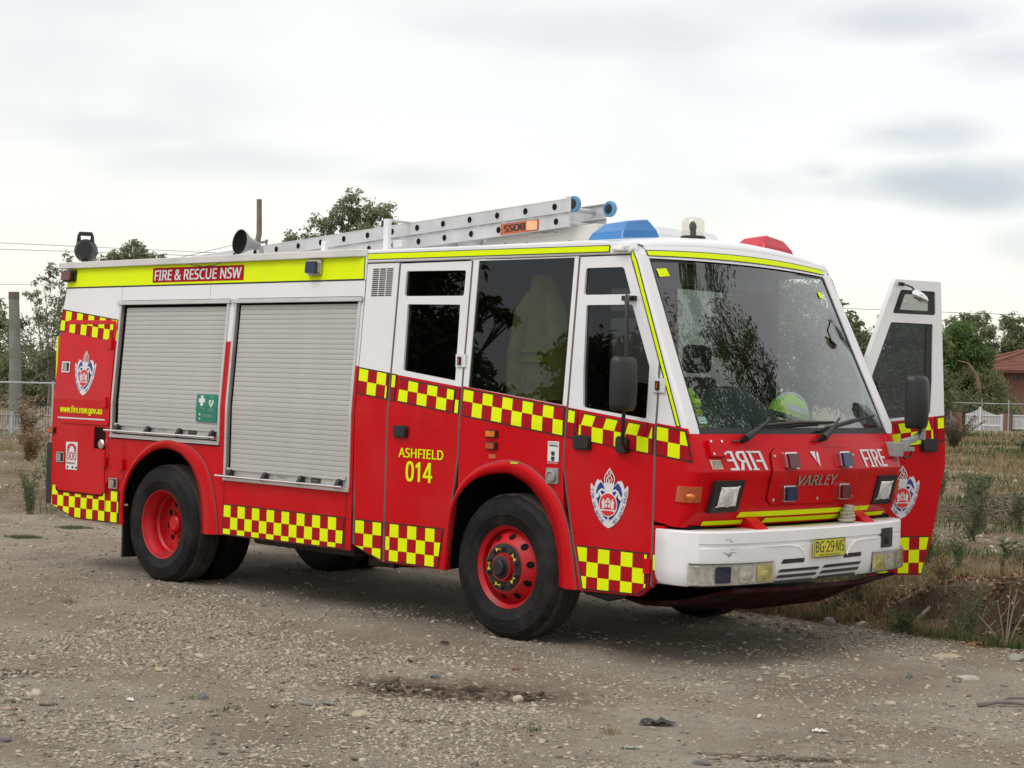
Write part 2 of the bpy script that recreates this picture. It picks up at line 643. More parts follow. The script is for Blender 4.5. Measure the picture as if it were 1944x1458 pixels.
def stroke(mb, M, pts, wd, w_):
    for i in range(len(pts) - 1):
        a, b = Vector(pts[i]), Vector(pts[i + 1])
        t = (b - a)
        if t.length < 1e-6:
            continue
        t.normalize()
        n_ = Vector((-t.y, t.x)) * wd / 2
        a2, b2 = a - t * wd * 0.2, b + t * wd * 0.2
        mb.face([M(*(p), w_ + 0.00025 * i) for p in (a2 - n_, b2 - n_, b2 + n_, a2 + n_)])
    return mb


def ell(cx, cy, rx, ry, n=24, a0=0, a1=360):
    return [(cx + rx * math.cos(math.radians(a0 + (a1 - a0) * i / n)), cy + ry * math.sin(math.radians(a0 + (a1 - a0) * i / n))) for i in range(n + (0 if a1 - a0 >= 360 else 1))]

# =================================================================== THE FIRE ENGINE
FE = thing('fire_engine', 'red and white fire engine with yellow chequered bands and its far cab door open', 'fire engine')


def belt(u):
    return 1.922 - 0.109 * (u - 2.59)


def checker(mb, M, region, u0, cw, top, rows, ch, par=0, w_=0.004, bend=ZB, edge=0.010):
    """black edged band of red and yellow squares inside a convex region; materials 0 black, 1 red, 2 yellow"""
    mb.mat(0)
    sheet(mb, M, region, w_, bend=bend)
    ins = inset(region, edge)
    mb.mat(1)
    sheet(mb, M, ins, w_ + 0.002, bend=bend)
    mb.mat(2)
    us = [p[0] for p in region]
    i0, i1 = math.floor((min(us) - u0) / cw), math.ceil((max(us) - u0) / cw)
    for i in range(i0, i1):
        a, b = u0 + i * cw, u0 + (i + 1) * cw
        for k in range(rows):
            if (i + k + par) % 2:
                continue
            q = [(a, top(a) - (k + 1) * ch), (b, top(b) - (k + 1) * ch), (b, top(b) - k * ch), (a, top(a) - k * ch)]
            q = clip_convex(q, ins)
            if len(q) >= 3 and abs(area(q)) > 2e-5:
                sheet(mb, M, q, w_ + 0.004, bend=bend)


CHK = [MT['line'], MT['red_tape'], MT['yellow']]


def build_body(side, M):
    """the skin of one side of the equipment body"""
    mb = MB()
    z0 = -0.03
    # white upper part
    for p in ([(-1.725, 2.405), (-0.768, 2.300), (-0.768, 2.600), (-1.692, 2.600)],
              [(-0.762, 2.478), (0.565, 2.478), (0.565, 2.600), (-0.762, 2.600)],
              [(0.571, 2.478), (2.545, 2.478), (2.545, 1.932), (2.572, 1.929), (2.572, 2.600), (0.571, 2.600)],
              [(-1.69, 2.606), (2.572, 2.606), (2.572, 2.79), (-1.66, 2.79)],
              [(0.862, 2.113), (0.934, 2.113), (0.964, 2.478), (0.862, 2.478)]):
        plate(mb, M, p, 0.0, z0)
    mb.build('upper_side_panel', MT['white'], FE)
    mb = MB()
    for p in ([(-1.725, 2.402), (-1.745, ZB), (-0.768, ZB), (-0.768, 2.297)],
              [(0.862, ZB), (0.934, ZB), (0.934, 2.111), (0.862, 2.111)],
              [(2.545, ZB), (2.572, ZB), (2.572, 1.926), (2.545, 1.929)]):
        plate(mb, M, p, 0.0, z0)
    low = [(-1.745, ZB), (-1.765, 1.14), (-1.74, 0.553), (-1.322, 0.452), (-0.575, 0.457)]
    low += ARCH_R[1:-1] + [(0.866, 0.482), (0.935, 0.484), (2.50, 0.492), (2.572, 0.495), (2.572, ZB), (2.545, ZB), (2.545, 0.95),
                           (0.934, 0.95), (0.934, ZB), (0.862, ZB), (0.862, 1.225), (-0.768, 1.225), (-0.768, ZB)]
    plate(mb, M, low, 0.0, z0)
    mb.build('lower_side_panel', MT['red'], FE)


ARCH_R = [(-0.575, 0.457), (-0.572, 0.62), (-0.545, 0.80), (-0.475, 0.92), (-0.367, 1.04), (-0.22, 1.15), (-0.065, 1.222), (0.10, 1.256), (0.25, 1.252),
          (0.407, 1.218), (0.55, 1.16), (0.662, 1.076), (0.745, 0.96), (0.796, 0.838), (0.845, 0.66), (0.866, 0.482)]
ARCH_RI = [(-0.52, 0.457), (-0.525, 0.62), (-0.51, 0.75), (-0.45, 0.88), (-0.36, 0.985), (-0.22, 1.08), (-0.06, 1.145), (0.06, 1.165), (0.16, 1.162),
           (0.30, 1.13), (0.42, 1.065), (0.50, 0.99), (0.575, 0.88), (0.613, 0.77), (0.645, 0.60), (0.655, 0.468)]
ARCH_F = [(3.634, 0.440), (3.655, 0.66), (3.690, 0.90), (3.745, 1.03), (3.83, 1.125), (3.94, 1.20), (4.08, 1.25), (4.252, 1.281), (4.40, 1.266),
          (4.52, 1.22), (4.63, 1.15), (4.72, 1.07), (4.790, 0.975), (4.858, 0.82), (4.90, 0.63), (4.937, 0.430)]
ARCH_FI = [(3.66, 0.440), (3.675, 0.66), (3.705, 0.87), (3.76, 0.98), (3.85, 1.07), (3.95, 1.13), (4.09, 1.17), (4.256, 1.185), (4.38, 1.16),
           (4.49, 1.115), (4.58, 1.05), (4.65, 0.98), (4.70, 0.90), (4.75, 0.78), (4.785, 0.62), (4.805, 0.428)]


def smooth_line(pts, n=4):
    """Catmull-Rom through the points"""
    P = [Vector(p) for p in pts]
    res = []
    for i in range(len(P) - 1):
        a, b, c, d = P[max(0, i - 1)], P[i], P[i + 1], P[min(len(P) - 1, i + 2)]
        for k in range(n):
            t = k / n
            q = 0.5 * (2 * b + (c - a) * t + (2 * a - 5 * b + 4 * c - d) * t * t + (3 * b - a - 3 * c + d) * t ** 3)
            res.append((q.x, q.y))
    return res + [tuple(P[-1])]


ARCH_R, ARCH_RI, ARCH_FC, ARCH_F, ARCH_FI = smooth_line(ARCH_R), smooth_line(ARCH_RI), list(ARCH_F), smooth_line(ARCH_F), smooth_line(ARCH_FI)


def wheel_arch(M, outer, inner, yfull):
    n = len(outer)
    mb = MB()

    def row(t, w_):
        return [M(outer[i][0] * (1 - t) + (inner[i][0] + 1.42 * min(w_, 0.0)) * t, outer[i][1] * (1 - t) + inner[i][1] * t, w_) for i in range(n)]
    mb.grid([row(0, -0.005), row(0.0, 0.012), row(0.14, 0.022), row(0.5, 0.024), row(0.82, 0.008), row(0.97, -0.018), row(1.0, -0.045), row(1.02, -0.10)])
    a = mb.build('wheel_arch_flare', MT['red'], FE, smooth=50)
    mb = MB()
    r = [Vector(p) for p in row(1.0, -0.09)]
    mb.grid([[M(outer[i][0] * 0.0 + inner[i][0] - 0.06, inner[i][1], -0.08) for i in range(n)],
             [M(inner[i][0] - 0.06, inner[i][1] + 0.03, -0.75) for i in range(n)]])
    mb.face([M(inner[i][0] - 0.06, inner[i][1] + 0.03, -0.75) for i in range(n)])
    mb.build('wheel_well', MT['dark'], FE)
    mb = MB()
    stroke_pts = [(outer[i][0] * 1.0, outer[i][1]) for i in range(n)]
    mb.tube([M(p[0], p[1], 0.004) for p in stroke_pts], 0.006, 5)
    mb.build('arch_seal', MT['rubber_seal'], FE)


for nm, M in (('near', near), ('far', far)):
    build_body(nm, M)
    wheel_arch(M, ARCH_R, ARCH_RI, 1)
    wheel_arch(M, ARCH_F, ARCH_FI, 1)

# core of the body (closes it behind the skin), tail and roof
mb = MB()
prof = [(0.62, 1.215), (ZB, 1.215), (2.79, 1.215 - (2.79 - ZB) * KT)]
for (xa, xb, za) in ((-1.70, -0.80, 0.62), (-0.80, 0.93, 1.30), (0.93, 2.575, 0.62)):
    p2 = [(za, 1.20)] + prof[1:] if za < ZB else prof
    ring = [(-y, z) for z, y in p2] + [(y, z) for z, y in reversed(p2)]
    mb.hexa([(xa, y, z) for y, z in ring], [(xb, y, z) for y, z in ring])
mb.build('body_core', MT['dark'], FE)
mb = MB()
rx = lambda z: -1.745 - 0.0 if z < ZB else -1.745 + (z - ZB) * 0.068
rows = []
for z in (0.56, 1.14, ZB, 2.10, 2.41, 2.62, 2.79):
    x = {0.56: -1.742, 1.14: -1.765}.get(z, rx(z))
    rows.append([(x, -YS(z), z), (x - 0.03, -YS(z) + 0.06, z), (x - 0.03, YS(z) - 0.06, z), (x, YS(z), z)])
mb.grid(rows)
mb.build('tail_panel', MT['red'], FE)
mb = MB()
for s in (-1, 1):
    mb.box((-1.835, s * 0.70, 0.565), (-1.745, s * 1.254, 1.145))
mb.build('rear_bumper_pad', MT['black'], FE, bevel=0.008)
mb = MB().mat(0)
mb.box((-1.80, -1.15, 1.52), (-1.775, -1.20, 2.15))
mb.build('rear_marker_stripe', MT['yellow'], FE)
# roof gutter along both sides and the roof deck
for s in (-1, 1):
    mb = MB()
    ya, yb = s * 1.10, s * 1.198
    mb.hexa([(-1.80, ya, 2.788), (-1.80, yb, 2.788), (2.47, yb, 2.788), (2.565, s * 1.155, 2.788), (2.565, ya, 2.788)],
            [(-1.81, ya, 2.847), (-1.81, yb, 2.847), (2.47, yb, 2.847), (2.565, s * 1.15, 2.847), (2.565, ya, 2.847)])
    mb.build('roof_gutter', MT['eave'], FE, bevel=0.006)
mb = MB()
mb.box((-1.80, -1.10, 2.78), (2.60, 1.10, 2.835))
mb.build('body_roof', MT['white'], FE)

# ---- markings of the near side of the body
mb = MB()
mb.mat(0)
sheet(mb, near, [(-1.70, 2.606), (2.556, 2.606), (2.545, 2.787), (-1.66, 2.787)], 0.002)
mb.mat(2)
sheet(mb, near, [(-1.692, 2.614), (2.548, 2.614), (2.538, 2.787), (-1.655, 2.787)], 0.004)
mb.build('fluorescent_stripe', CHK, FE)
mb = MB()
mb.mat(1)
sheet(mb, near, [(-0.297, 2.633), (1.022, 2.632), (1.014, 2.761), (-0.307, 2.764)], 0.006)
mb.mat(0)
text(mb, near, 'FIRE & RESCUE NSW', -0.265, 2.650, 0.985, 2.742, 0.008, bold=0.03)
mb.build('name_panel', [MT['silver'], MT['red_tape']], FE)
mb = MB()
checker(mb, near, [(-1.744, 2.199), (-1.729, 2.408), (-0.765, 2.302), (-0.765, 2.097)], -1.657, 0.0965, lambda u: belt(u) + 0.012, 2, 0.102, 0)
mb.build('checker_band', CHK, FE)


def locker_door(poly, lift, name='locker_door'):
    mb = MB()
    plate(mb, near, poly, lift, 0.0, bend=ZB)
    return mb.build(name, MT['red'], FE, bevel=0.004)


up = rpoly([(-1.607, 1.335), (-0.79, 1.335), (-0.79, 2.296), (-1.617, 2.305)], 0.05)
d1 = locker_door(up, 0.012)
mb = MB()
reg = [(-1.583, 2.185), (-1.583, 2.265), (-0.83, 2.265), (-0.83, 2.106)]
checker(mb, near, reg, -1.657 - 0.0965, 0.0965, lambda u: belt(u) + 0.012, 2, 0.102, 1, 0.013, edge=0.004)
mb.build('checker_band', CHK, d1)
lo = rpoly([(-1.65, 0.70), (-0.848, 0.70), (-0.848, 1.318), (-1.66, 1.318)], 0.03)
mb = MB()
rec = [(-1.03, 1.12), (-0.855, 1.12), (-0.855, 1.312), (-1.03, 1.312)]
lo = [(-1.648, 0.715), (-1.63, 0.70), (-0.86, 0.70), (-0.848, 0.715), (-0.848, 1.12), (-1.03, 1.12), (-1.03, 1.318), (-1.66, 1.318)]
plate(mb, near, lo, 0.010, 0.0)
d2 = mb.build('locker_door', MT['red'], FE, bevel=0.003)
mb = MB()
mb.tube([near(-1.645, 0.74, 0.012), near(-1.635, 0.703, 0.012), near(-1.60, 0.695, 0.012), near(-0.90, 0.695, 0.012), near(-0.862, 0.703, 0.012), near(-0.852, 0.74, 0.012)], 0.006, 6)
mb.build('door_seal', MT['red_dark'], d2)
# recessed hose coupling beside the lower locker
mb = MB()
mb.mat(0)
sheet(mb, near, [(-1.03, 1.12), (-0.855, 1.12), (-0.855, 1.318), (-1.03, 1.318)], 0.001)
mb.build('coupling_recess', MT['red_dark'], FE)
mb = MB()
mb.lathe([(0.0, 0.03), (0.035, 0.03), (0.045, 0.02), (0.045, 0.002)], lambda a, b, c: near(-0.895 + a, 1.165 + b, c), 16)
mb.build('hose_coupling', MT['chrome'], FE, smooth=40)


def paddle_handle(u, v, wd, ht, parent):
    mb = MB().mat(0)
    fr = rrect(u, v, u + wd, v + ht, 0.006)
    plate(mb, near, fr, 0.020, 0.004, holes=[rrect(u + 0.012, v + 0.010, u + wd - 0.012, v + ht - 0.010, 0.004)][::-1])
    mb.mat(1)
    sheet(mb, near, [(u, v), (u + wd, v), (u + wd, v + ht), (u, v + ht)], 0.0145)
    mb.mat(2)
    mb.box(near(u + 0.014, v + 0.014, 0.014), near(u + wd * 0.62, v + ht - 0.016, 0.022))
    return mb.build('paddle_handle', [MT['chrome'], MT['black'], MT['steel']], parent)


paddle_handle(-1.622, 1.810, 0.135, 0.100, d1)
paddle_handle(-1.642, 0.966, 0.132, 0.098, d2)
paddle_handle(-0.756, 0.773, 0.132, 0.096, FE)
for (u, v, p) in ((-0.86, 2.08, d1), (-0.865, 1.545, d1), (-0.857, 1.005, d2), (-0.85, 0.775, d2), (-0.575, 0.995, FE)):
    mb = MB()
    plate(mb, near, rrect(u - 0.045, v - 0.045, u + 0.045, v + 0.05, 0.012), 0.022, 0.004)
    mb.tube([near(u + 0.03, v - 0.05, 0.024), near(u + 0.03, v + 0.055, 0.024)], 0.012, 8)
    mb.build('door_hinge', MT['red'], p, bevel=0.003)
mb = MB()
text(mb, near, 'www.fire.nsw.gov.au', -1.602, 1.418, -0.903, 1.500, 0.014, bold=0.03)
mb.build('web_address', MT['yellow'], d1)
mb = MB()
sheet(mb, near, [(-1.642, 1.378), (-0.855, 1.381), (-0.855, 1.394), (-1.642, 1.391)], 0.014)
mb.build('pinstripe', MT['silver'], d1)
# emergency number sticker
mb = MB().mat(0)
sheet(mb, near, [(-1.483, 0.906), (-1.290, 0.906), (-1.293, 1.166), (-1.489, 1.161)], 0.0125)
mb.mat(1)
c_ = ell(-1.389, 1.098, 0.080, 0.052, 12, 0, 180) + ell(-1.389, 1.098, 0.038, 0.028, 10, 180, 0)
sheet(mb, near, c_, 0.014)
for a in (-1.469, -1.349):
    sheet(mb, near, [(a, 1.078), (a + 0.04, 1.078), (a + 0.04, 1.094), (a, 1.094)], 0.014)
text(mb, near, '000', -1.470, 0.994, -1.308, 1.072, 0.014, bold=0.01)
text(mb, near, 'EMERGENCY', -1.472, 0.958, -1.318, 0.976, 0.014, bold=0.01)
mb.mat(2)
for a in (-1.47, -1.385, -1.325):
    sheet(mb, near, ell(a + 0.018, 0.928, 0.017, 0.012, 8), 0.014)
mb.build('emergency_sticker', [MT['sign_white'], MT['pink'], MT['print']], d2)
mb = MB()
checker(mb, near, [(-1.738, 0.553), (-1.322, 0.459), (-0.60, 0.459), (-0.60, 0.757), (-1.715, 0.757)], -1.715, 0.0985, lambda u: 0.757, 3, 0.1, 0)
mb.build('checker_band', CHK, FE)
mb = MB()
stroke(mb, near, [(-0.815, 0.46), (-0.815, 0.75)], 0.008, 0.010)
stroke(mb, near, [(-0.558, 0.777), (-0.558, 1.226)], 0.006, 0.002)
stroke(mb, near, [(-0.80, 0.757), (-0.80, 1.33)], 0.006, 0.002)
mb.build('panel_joint', MT['line'], FE)


def lamp_block(M, u, v, wd, ht, base_mat, lens_mat, parent, proud=0.045, name='warning_lamp', frame=True):
    mb = MB()
    if frame:
        plate(mb, M, rrect(u, v, u + wd, v + ht, min(wd, ht) * 0.12), proud * 0.42, 0.0)
    plate(mb, M, rrect(u + wd * 0.08, v + ht * 0.08, u + wd * 0.92, v + ht * 0.92, min(wd, ht) * 0.14), proud * 0.62, proud * 0.3)
    o = mb.build(name, base_mat, parent, bevel=0.004)
    mb = MB()
    plate(mb, M, rrect(u + wd * 0.14, v + ht * 0.12, u + wd * 0.86, v + ht * 0.88, min(wd, ht) * 0.12), proud, proud * 0.5)
    mb.build('lens', lens_mat, o, bevel=0.006)
    return o


lamp_block(near, 1.880, 2.652, 0.165, 0.124, MT['steel'], MT['blue_lens'], FE, 0.075)
lamp_block(near, -1.745, 2.665, 0.205, 0.110, MT['black'], MT['red_lens'], FE, 0.065, 'rear_corner_lamp')
lamp_block(near, -1.80, 1.232, 0.11, 0.058, MT['black'], MT['amber_dim'], FE, 0.03, 'side_marker_lamp')

# mud flap
mb = MB()
mb.box((-0.60, -1.22, 0.16), (-0.575, -0.66, 0.62))
mb.build('mud_flap', MT['black'], FE)


# ---- roller shutters
def shutter(u0, u1, zt, zb, rail_z, frame, bar_z):
    mb = MB()
    fu0, fu1, fz0, fz1 = frame
    for a, b in ((fu0, fu0 + 0.026), (fu1 - 0.030, fu1)):
        plate(mb, near, [(a, fz0), (b, fz0), (b, fz1), (a, fz1)], 0.012, -0.028, bend=ZB)
    plate(mb, near, [(fu0, fz0 - 0.02), (fu1, fz0 - 0.02), (fu1, fz0 + 0.012), (fu0, fz0 + 0.012)], 0.02, -0.028)
    plate(mb, near, [(fu0 - 0.03, fz1 - 0.025), (fu1 + 0.02, fz1 - 0.025), (fu1 + 0.02, fz1 + 0.010), (fu0 - 0.03, fz1 + 0.010)], 0.026, -0.02)
    root = mb.build('roller_shutter', MT['alu_rail'], FE, bevel=0.003)
    mb = MB()
    for z in (zb - 0.1, ZB, zt + 0.06):
        pass
    plate(mb, near, [(fu0 + 0.02, fz0), (fu1 - 0.02, fz0), (fu1 - 0.02, fz1), (fu0 + 0.02, fz1)], -0.050, -0.06, bend=ZB)
    mb.build('shutter_backing', MT['black'], root)
    n_ = int(round((zt - zb) / 0.0405))
    h = (zt - zb) / n_
    me = None
    for i in range(n_):
        z = zb + i * h
        if me is None:
            m2 = MB()
            pr = [(-0.0035, 0.0008), (0.0, 0.0018), (0.0005, 0.0040), (0.0008, h * 0.5), (0.0005, h - 0.0030), (0.0, h - 0.0010), (-0.0035, h - 0.0002)]
            m2.grid([[(u0, -a, b) for a, b in pr], [(u1, -a, b) for a, b in pr]])
            s_ = m2.build('slat', MT['alu'], root, smooth=30)
            me = s_.data
        else:
            s_ = bpy.data.objects.new('slat', me)
            COL.objects.link(s_)
            s_.parent = root
        s_.location = (0, -YS(z) + 0.018, z)
        s_.rotation_euler = (-math.atan(KT) if z + h * 0.5 > ZB else 0, 0, 0)
    # bottom bar with its lift bar and clips
    mb = MB()
    plate(mb, near, [(u0 - 0.01, bar_z - 0.02), (u1 + 0.01, bar_z - 0.02), (u1 + 0.01, zb - 0.018), (u0 - 0.01, zb - 0.018)], -0.004, -0.03)
    plate(mb, near, [(u0 - 0.014, zb - 0.02), (u1 + 0.014, zb - 0.02), (u1 + 0.014, zb), (u0 - 0.014, zb)], 0.014, -0.03)
    mb.build('bottom_rail', MT['alu_rail'], root, bevel=0.002)
    mb = MB()
    mb.tube([near(u0 - 0.12, bar_z, 0.048), near(u1 + 0.02, bar_z, 0.048)], 0.011, 10)
    mb.build('lift_bar', MT['chrome'], root, smooth=40)
    for k in range(4):
        u = u0 + 0.05 + (u1 - u0 - 0.10) * k / 3
        mb = MB()
        mb.hexa([near(u - 0.025, bar_z + 0.066, -0.002), near(u - 0.025, bar_z - 0.006, -0.002), near(u - 0.025, bar_z - 0.016, 0.05), near(u - 0.025, bar_z + 0.012, 0.056), near(u - 0.025, bar_z + 0.058, 0.024)],
                [near(u + 0.022, bar_z + 0.066, -0.002), near(u + 0.022, bar_z - 0.006, -0.002), near(u + 0.006, bar_z - 0.016, 0.05), near(u + 0.006, bar_z + 0.012, 0.056), near(u + 0.016, bar_z + 0.058, 0.024)])
        mb.build('bar_clip', MT['black'], root, bevel=0.005)
    mb = MB().mat(0)
    uc = u0 + (u1 - u0) * 0.76
    sheet(mb, near, rrect(uc - 0.06, bar_z + 0.012, uc + 0.06, bar_z + 0.048, 0.005), 0.0)
    mb.mat(1)
    text(mb, near, 'ROBINSON', uc - 0.045, bar_z + 0.023, uc + 0.045, bar_z + 0.038, 0.002, bold=0.02)
    mb.mat(2)
    for du in (-0.045, 0.0, 0.045):
        sheet(mb, near, ell(u0 + (u1 - u0) * 0.47 + du, bar_z + 0.03, 0.008 + 0.006 * (du == 0), 0.010, 8), 0.0)
    mb.build('maker_badge', [MT['black'], MT['gold'], MT['steel']], root)
    return root


s1 = shutter(-0.688, 0.832, 2.412, 1.366, 2.45, (-0.768, 0.862, 1.255, 2.462), 1.298)
s2 = shutter(0.995, 2.488, 2.420, 1.055, 2.45, (0.936, 2.545, 0.965, 2.462), 0.982)
# green first aid sign on the first shutter
mb = MB().mat(0)
sheet(mb, near, rrect(0.505, 1.424, 0.800, 1.660, 0.006), 0.003 - 0.008, bend=ZB)
mb.mat(1)
g = lambda a, b, w_: near(0.505 + 0.295 * a, 1.424 + 0.236 * b, w_)
sg = lambda pts, w_=-0.003: sheet(mb, g, pts, w_)
sg([(0.12, 0.70), (0.42, 0.70), (0.42, 0.84), (0.12, 0.84)])
sg([(0.21, 0.58), (0.335, 0.58), (0.335, 0.70), (0.21, 0.70)])
sg([(0.21, 0.84), (0.335, 0.84), (0.335, 0.95), (0.21, 0.95)])
sg([(0.72, 0.52), (0.82, 0.66), (0.83, 0.78), (0.78, 0.81), (0.72, 0.77), (0.66, 0.81), (0.61, 0.78), (0.62, 0.66)])
sg(ell(0.195, 0.27, 0.035, 0.05, 10))
sg([(0.16, 0.14), (0.23, 0.14), (0.21, 0.07), (0.18, 0.07)])
mb.mat(0)
stroke(mb, g, [(0.75, 0.79), (0.69, 0.72), (0.75, 0.72), (0.70, 0.63)], 0.025, -0.001)
mb.mat(2)
text(mb, g, 'OXYGEN', 0.30, 0.17, 0.79, 0.27, -0.003, bold=0.02)
text(mb, g, 'AED', 0.66, 0.88, 0.82, 0.95, -0.003, bold=0.02)
text(mb, g, 'FIRST AID', 0.10, 0.45, 0.44, 0.51, -0.003)
text(mb, g, 'AUTOMATED', 0.60, 0.47, 0.85, 0.505, -0.003)
text(mb, g, 'EXTERNAL', 0.62, 0.425, 0.83, 0.46, -0.003)
text(mb, g, 'DEFIBRILLATOR', 0.57, 0.38, 0.88, 0.415, -0.003)
mb.build('first_aid_sign', [MT['green_sign'], MT['sign_white'], MT['sign_pale']], s1)
# drop panel below the second shutter
mb = MB()
stroke(mb, near, [(0.936, 0.484), (0.936, 0.945)], 0.008, 0.002)
stroke(mb, near, [(2.506, 0.492), (2.506, 0.95)], 0.010, 0.002)
stroke(mb, near, [(2.574, 0.495), (2.574, 2.6)], 0.008, 0.001)
mb.build('panel_joint', MT['line'], FE)
mb = MB()
checker(mb, near, [(0.940, 0.486), (2.488, 0.496), (2.497, 0.748), (0.944, 0.748)], 0.950, 0.0968, lambda u: 0.740, 3, 0.1, 0)
mb.build('checker_band', CHK, FE)


# ---- crest
def crest(M, u0, v0, wd, ht, w_, parent):
    g = lambda a, b, c: M(u0 + wd * a, v0 + ht * b, c)
    mb = MB()
    half = [(0.5, 0.0), (0.62, 0.045), (0.75, 0.135), (0.86, 0.26), (0.94, 0.41), (0.985, 0.56), (1.0, 0.70), (0.975, 0.735), (0.90, 0.665)]
    leaf = [(0.90, 0.665), (0.86, 0.76), (0.80, 0.815), (0.785, 0.79), (0.72, 0.80), (0.69, 0.765)]
    blue = [(0.69, 0.765), (0.66, 0.735), (0.61, 0.72), (0.5, 0.715)]
    mir = lambda pts: [(1 - a, b) for a, b in pts]
    mb.mat(0)
    outer = half + leaf[1:] + blue[1:]
    full = outer + mir(outer[1:-1])[::-1]
    sheet(mb, g, full, w_)
    mb.mat(1)
    bl = [(0.53, 0.135), (0.62, 0.18), (0.74, 0.31), (0.81, 0.46), (0.845, 0.60), (0.80, 0.70), (0.73, 0.765), (0.69, 0.745), (0.64, 0.705), (0.53, 0.69)]
    sheet(mb, g, bl, w_ + 0.002)
    sheet(mb, g, mir(bl)[::-1], w_ + 0.002)
    mb.mat(0)
    sheet(mb, g, ell(0.5, 0.395, 0.245, 0.205, 28), w_ + 0.0088)
    tor = [(0.40, 0.55), (0.60, 0.55), (0.61, 0.66), (0.635, 0.69), (0.63, 0.755), (0.37, 0.755), (0.365, 0.69), (0.39, 0.66)]
    sheet(mb, g, tor, w_ + 0.005)
    for f in (lambda p: p, lambda p: (1 - p[0], p[1])):
        stroke(mb, g, [f(p) for p in ((0.60, 0.625), (0.68, 0.645), (0.75, 0.61), (0.79, 0.555), (0.815, 0.505))], 0.035, w_ + 0.0062)
        stroke(mb, g, [f(p) for p in ((0.765, 0.545), (0.845, 0.50))], 0.06, w_ + 0.0072)
        stroke(mb, g, [f(p) for p in ((0.74, 0.60), (0.67, 0.52))], 0.05, w_ + 0.0078)
    mb.mat(2)
    sheet(mb, g, ell(0.5, 0.395, 0.225, 0.188, 28), w_ + 0.0095)
    mb.mat(0)
    # shield, supporters and scroll in the oval
    sheet(mb, g, [(0.44, 0.35), (0.56, 0.35), (0.57, 0.40), (0.57, 0.47), (0.43, 0.47), (0.43, 0.40)], w_ + 0.011)
    for f in (lambda a: a, lambda a: 1 - a):
        sheet(mb, g, [(f(a), b) for a, b in ((0.345, 0.33), (0.41, 0.33), (0.425, 0.42), (0.40, 0.47), (0.375, 0.505), (0.36, 0.46), (0.33, 0.44), (0.35, 0.39))], w_ + 0.011)
    sheet(mb, g, [(0.29, 0.315), (0.71, 0.315), (0.69, 0.28), (0.60, 0.295), (0.40, 0.295), (0.31, 0.28)], w_ + 0.011)
    sheet(mb, g, ell(0.5, 0.488, 0.045, 0.018, 8), w_ + 0.011)
    mb.mat(2)
    stroke(mb, g, [(0.5, 0.34), (0.5, 0.475)], 0.022, w_ + 0.0125)
    stroke(mb, g, [(0.44, 0.415), (0.56, 0.415)], 0.016, w_ + 0.0130)
    # flames
    mb.mat(0)
    for f in (lambda p: p, lambda p: (1 - p[0], p[1])):
        stroke(mb, g, [f(p) for p in ((0.385, 0.755), (0.365, 0.82), (0.385, 0.88), (0.44, 0.94), (0.5, 1.0))], 0.022, w_ + (0.0 if f((0, 0))[0] == 0 else 0.0012))
        stroke(mb, g, [f(p) for p in ((0.44, 0.755), (0.42, 0.82), (0.47, 0.88), (0.45, 0.935))], 0.018, w_ + (0.0024 if f((0, 0))[0] == 0 else 0.0036))
    stroke(mb, g, [(0.53, 0.755), (0.47, 0.83), (0.53, 0.90), (0.5, 0.97)], 0.018, w_ + 0.0048)
    stroke(mb, g, [(0.47, 0.755), (0.55, 0.82)], 0.016, w_ + 0.006)
    # lettering down the two arms
    mb.mat(1)

    def along(s, path, size):
        seg = [Vector((p[0] * wd, p[1] * ht)) for p in path]
        ln = [0]
        for i in range(1, len(seg)):
            ln.append(ln[-1] + (seg[i] - seg[i - 1]).length)
        for q, chh in enumerate(s):
            if chh == ' ':
                continue
            d = ln[-1] * (q + 0.5) / len(s)
            i = max(k for k in range(len(ln) - 1) if ln[k] <= d)
            t = (d - ln[i]) / (ln[i + 1] - ln[i])
            p = seg[i].lerp(seg[i + 1], t)
            tx = (seg[i + 1] - seg[i]).normalized()
            ty = Vector((-tx.y, tx.x))
            v, fc = text_geo(chh, 0.0)
            k = 0.3 if chh == 'I' else 0.75
            mb.mesh([M(*((lambda r: (u0 + r.x, v0 + r.y))(p + tx * (a - 0.5) * size * k + ty * (b - 0.5) * size)), w_ + 0.004) for a, b in v], fc)
    along('FIRE AND RESCUE', [(0.055, 0.64), (0.075, 0.50), (0.125, 0.36), (0.22, 0.215), (0.38, 0.095)], 0.021 * ht / 0.4)
    along('NEW SOUTH WALES', [(0.62, 0.095), (0.78, 0.215), (0.875, 0.36), (0.925, 0.50), (0.945, 0.64)], 0.021 * ht / 0.4)
    mb.mat(0)
    sheet(mb, g, [(0.48, 0.13), (0.52, 0.13), (0.515, 0.20), (0.485, 0.20)], w_ + 0.005)
    return mb.build('crest', [MT['silver'], MT['crest_blue'], MT['crest_red']], parent)


crest(near, -1.408, 1.600, 0.352, 0.412, 0.014, d1)

# ------------------------------------------------------------------ CAB SIDES
OUT_D = [(4.795, 0.735), (4.803, ZB)]


